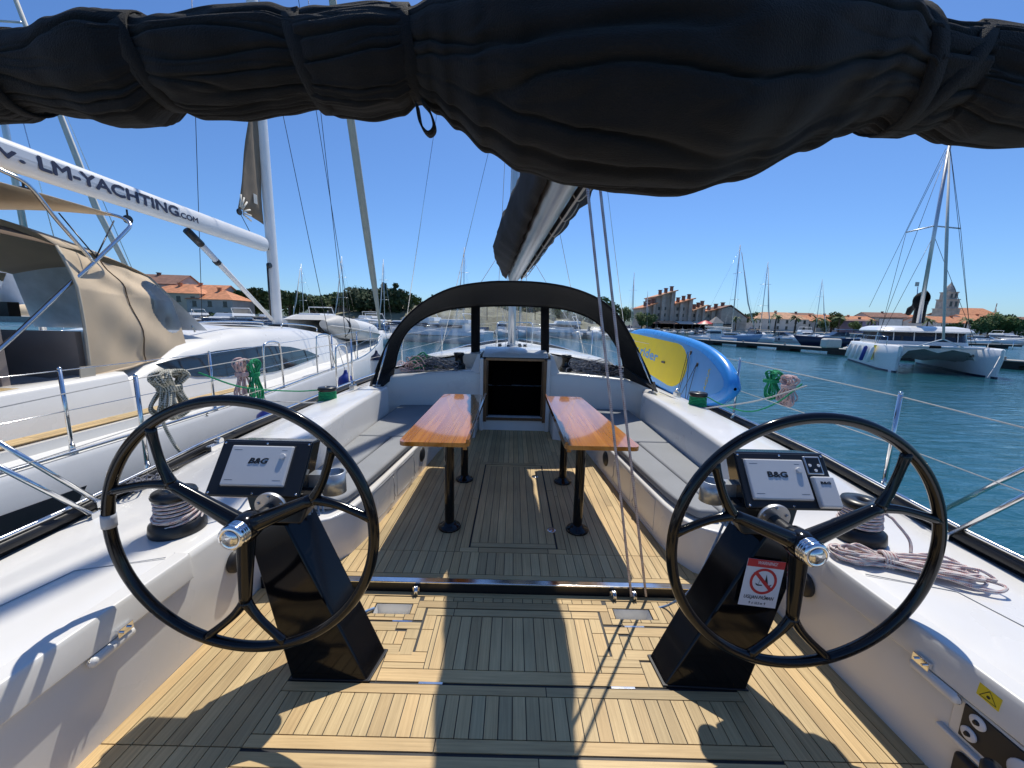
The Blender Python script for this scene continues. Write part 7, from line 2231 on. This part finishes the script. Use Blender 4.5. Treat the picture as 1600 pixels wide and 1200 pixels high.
pz = thing('parasol', 'red parasol on the quay before the stone row', 'parasol', (gx(1102, 124), 124, 0.35))
MB().lathe([(2.4, 2.0), (1.2, 2.7), (0.05, 3.1)], pz.location, n=10).build('canopy', RED, pz)
MB().tube([Vector(pz.location), Vector(pz.location) + Vector((0, 0, 3.0))], 0.06, 6).build('pole', STEEL, pz)
kz = thing('kiosk_tent', 'grey peaked kiosk roof right of the red parasol', 'kiosk', (gx(1118, 124), 124, 0.35))
MB().lathe([(2.6, 2.3), (0.3, 4.2), (0.05, 4.3)], kz.location, n=4, smooth=False).build('tent_roof', CONC, kz)
MB().box(Vector(kz.location) + Vector((0, 0, 1.15)), (3.2, 3.2, 2.3)).build('tent_wall', PLASTER[1], kz)
# right: town beyond the palms
T = [
 (1208, 150, 20, 10, 4.6, 2.6, 1, 1, 'wide low house with a hipped tan roof behind the palms', True, 2, 6),
 (1240, 165, 14, 9, 5.6, 2.0, 2, 2, 'brown-roofed house right of the hipped roof', False, 2, 4),
 (1262, 152, 10, 9, 4.2, 2.0, 2, 0, 'grey gabled house between two palms', False, 1, 3),
 (1285, 168, 14, 9, 5.4, 1.8, 1, 0, 'pale house with orange roof behind the middle palms', False, 2, 4),
 (1322, 172, 18, 9, 5.2, 1.8, 1, 0, 'long orange-roofed house left of the lilac one', False, 2, 5),
 (1340, 150, 9, 8, 4.6, 0.8, 3, 2, 'lilac flat-fronted house left of the catamaran', True, 2, 3),
 (1374, 176, 16, 10, 7.0, 2.0, 2, 2, 'brown-roofed taller house behind the catamaran screen', False, 2, 5),
 (1410, 178, 16, 10, 6.6, 1.8, 0, 0, 'long orange roof left of the bell tower', False, 2, 5),
 (1440, 160, 8, 9, 5.0, 2.0, 1, 0, 'small house under the catamaran mast', False, 2, 2),
 (1482, 150, 22, 9, 4.6, 2.2, 1, 0, 'long house with orange roof and dark windows below the church', False, 2, 5),
 (1522, 158, 17, 9, 6.2, 1.8, 1, 0, 'white house with small square windows right of the long roof', False, 2, 4),
 (1590, 148, 12, 9, 3.8, 2.4, 1, 0, 'white house with bright orange roof at the far right', True, 1, 3),
 (1575, 180, 16, 9, 6.6, 2.0, 2, 2, 'brown-roofed house behind the trees at the far right', False, 2, 4),
]
for (px_, Yd, w_, d_, h_, rh, wm, rm_, lab, hip, r2_, c2_) in T:
    house('house', lab, gx(px_, Yd), Yd, w_, d_, h_, rh, PLASTER[wm], ROOF[rm_], rt_.uniform(-0.1, 0.15), hip, r2_, c2_, group='houses of the right town')
# church and bell tower
xc, yc = gx(1522, 196), 196
ch_ = thing('church', 'large church with a long red roof on the skyline right of its bell tower', 'church', (xc, yc, 0.3))
L_ = gx(1556, 196) - gx(1484, 196)
MB().prism([(xc - L_ / 2, yc, 0.3), (xc + L_ / 2, yc, 0.3), (xc + L_ / 2, yc, 10.2), (xc - L_ / 2, yc, 10.2)], (0, 12, 0)).build('wall', STONE, ch_)
mb = MB()
for s in (0, 1): mb.prism([(xc - L_ / 2 - 0.4, yc - 0.5 + 13 * s, 10.0), (xc + L_ / 2, yc - 0.5 + 13 * s, 10.0), (xc + L_ / 2 - 1.5, yc + 6, 13.6), (xc - L_ / 2 + 2.5, yc + 6, 13.6)], (0, 0, 0.25))
mb.build('roof', ROOF[0], ch_)
MB().prism([(xc + L_ / 2 - 1.8, yc - 0.8, 10.0), (xc + L_ / 2 + 2.4, yc + 4, 10.0), (xc + L_ / 2 + 0.2, yc + 2, 14.6)], (0.4, 0.6, 0)).build('gable_front', STONE, ch_)
MB().tube([(xc + L_ / 2 + 0.2, yc + 2, 14.5), (xc + L_ / 2 + 0.2, yc + 2, 16.2)], 0.2, 6).build('cross', STONE, ch_)
bt_ = thing('bell_tower', 'old stone bell tower in stepped tiers beside the church', 'bell tower', (gx(1474, 190), 190, 0.3))
tx = gx(1474, 190)
for z0_, z1_, hw in ((0.3, 12.5, 3.2), (12.5, 16.8, 2.7), (16.8, 20.2, 2.1)):
    f_ = bt_
    MB().box((tx, 190, (z0_ + z1_) / 2), (hw * 2, hw * 2, z1_ - z0_)).box((tx, 190, z1_), (hw * 2 + 0.5, hw * 2 + 0.5, 0.4)).build('tower_stage', STONE, bt_, bevel=0.06)
    if z0_ > 5:
        for q in (-0.45, 0.45): MB().box((tx + q * hw, 190 - hw - 0.02, (z0_ + z1_) / 2), (hw * 0.42, 0.1, (z1_ - z0_) * 0.55)).build('bell_opening', WINM, bt_)
MB().lathe([(2.2, 20.2), (1.9, 21.4), (1.1, 23.2), (0.2, 24.6), (0.05, 25.4)], (tx, 190, 0), n=8, smooth=False).build('tower_cap', STONE, bt_)
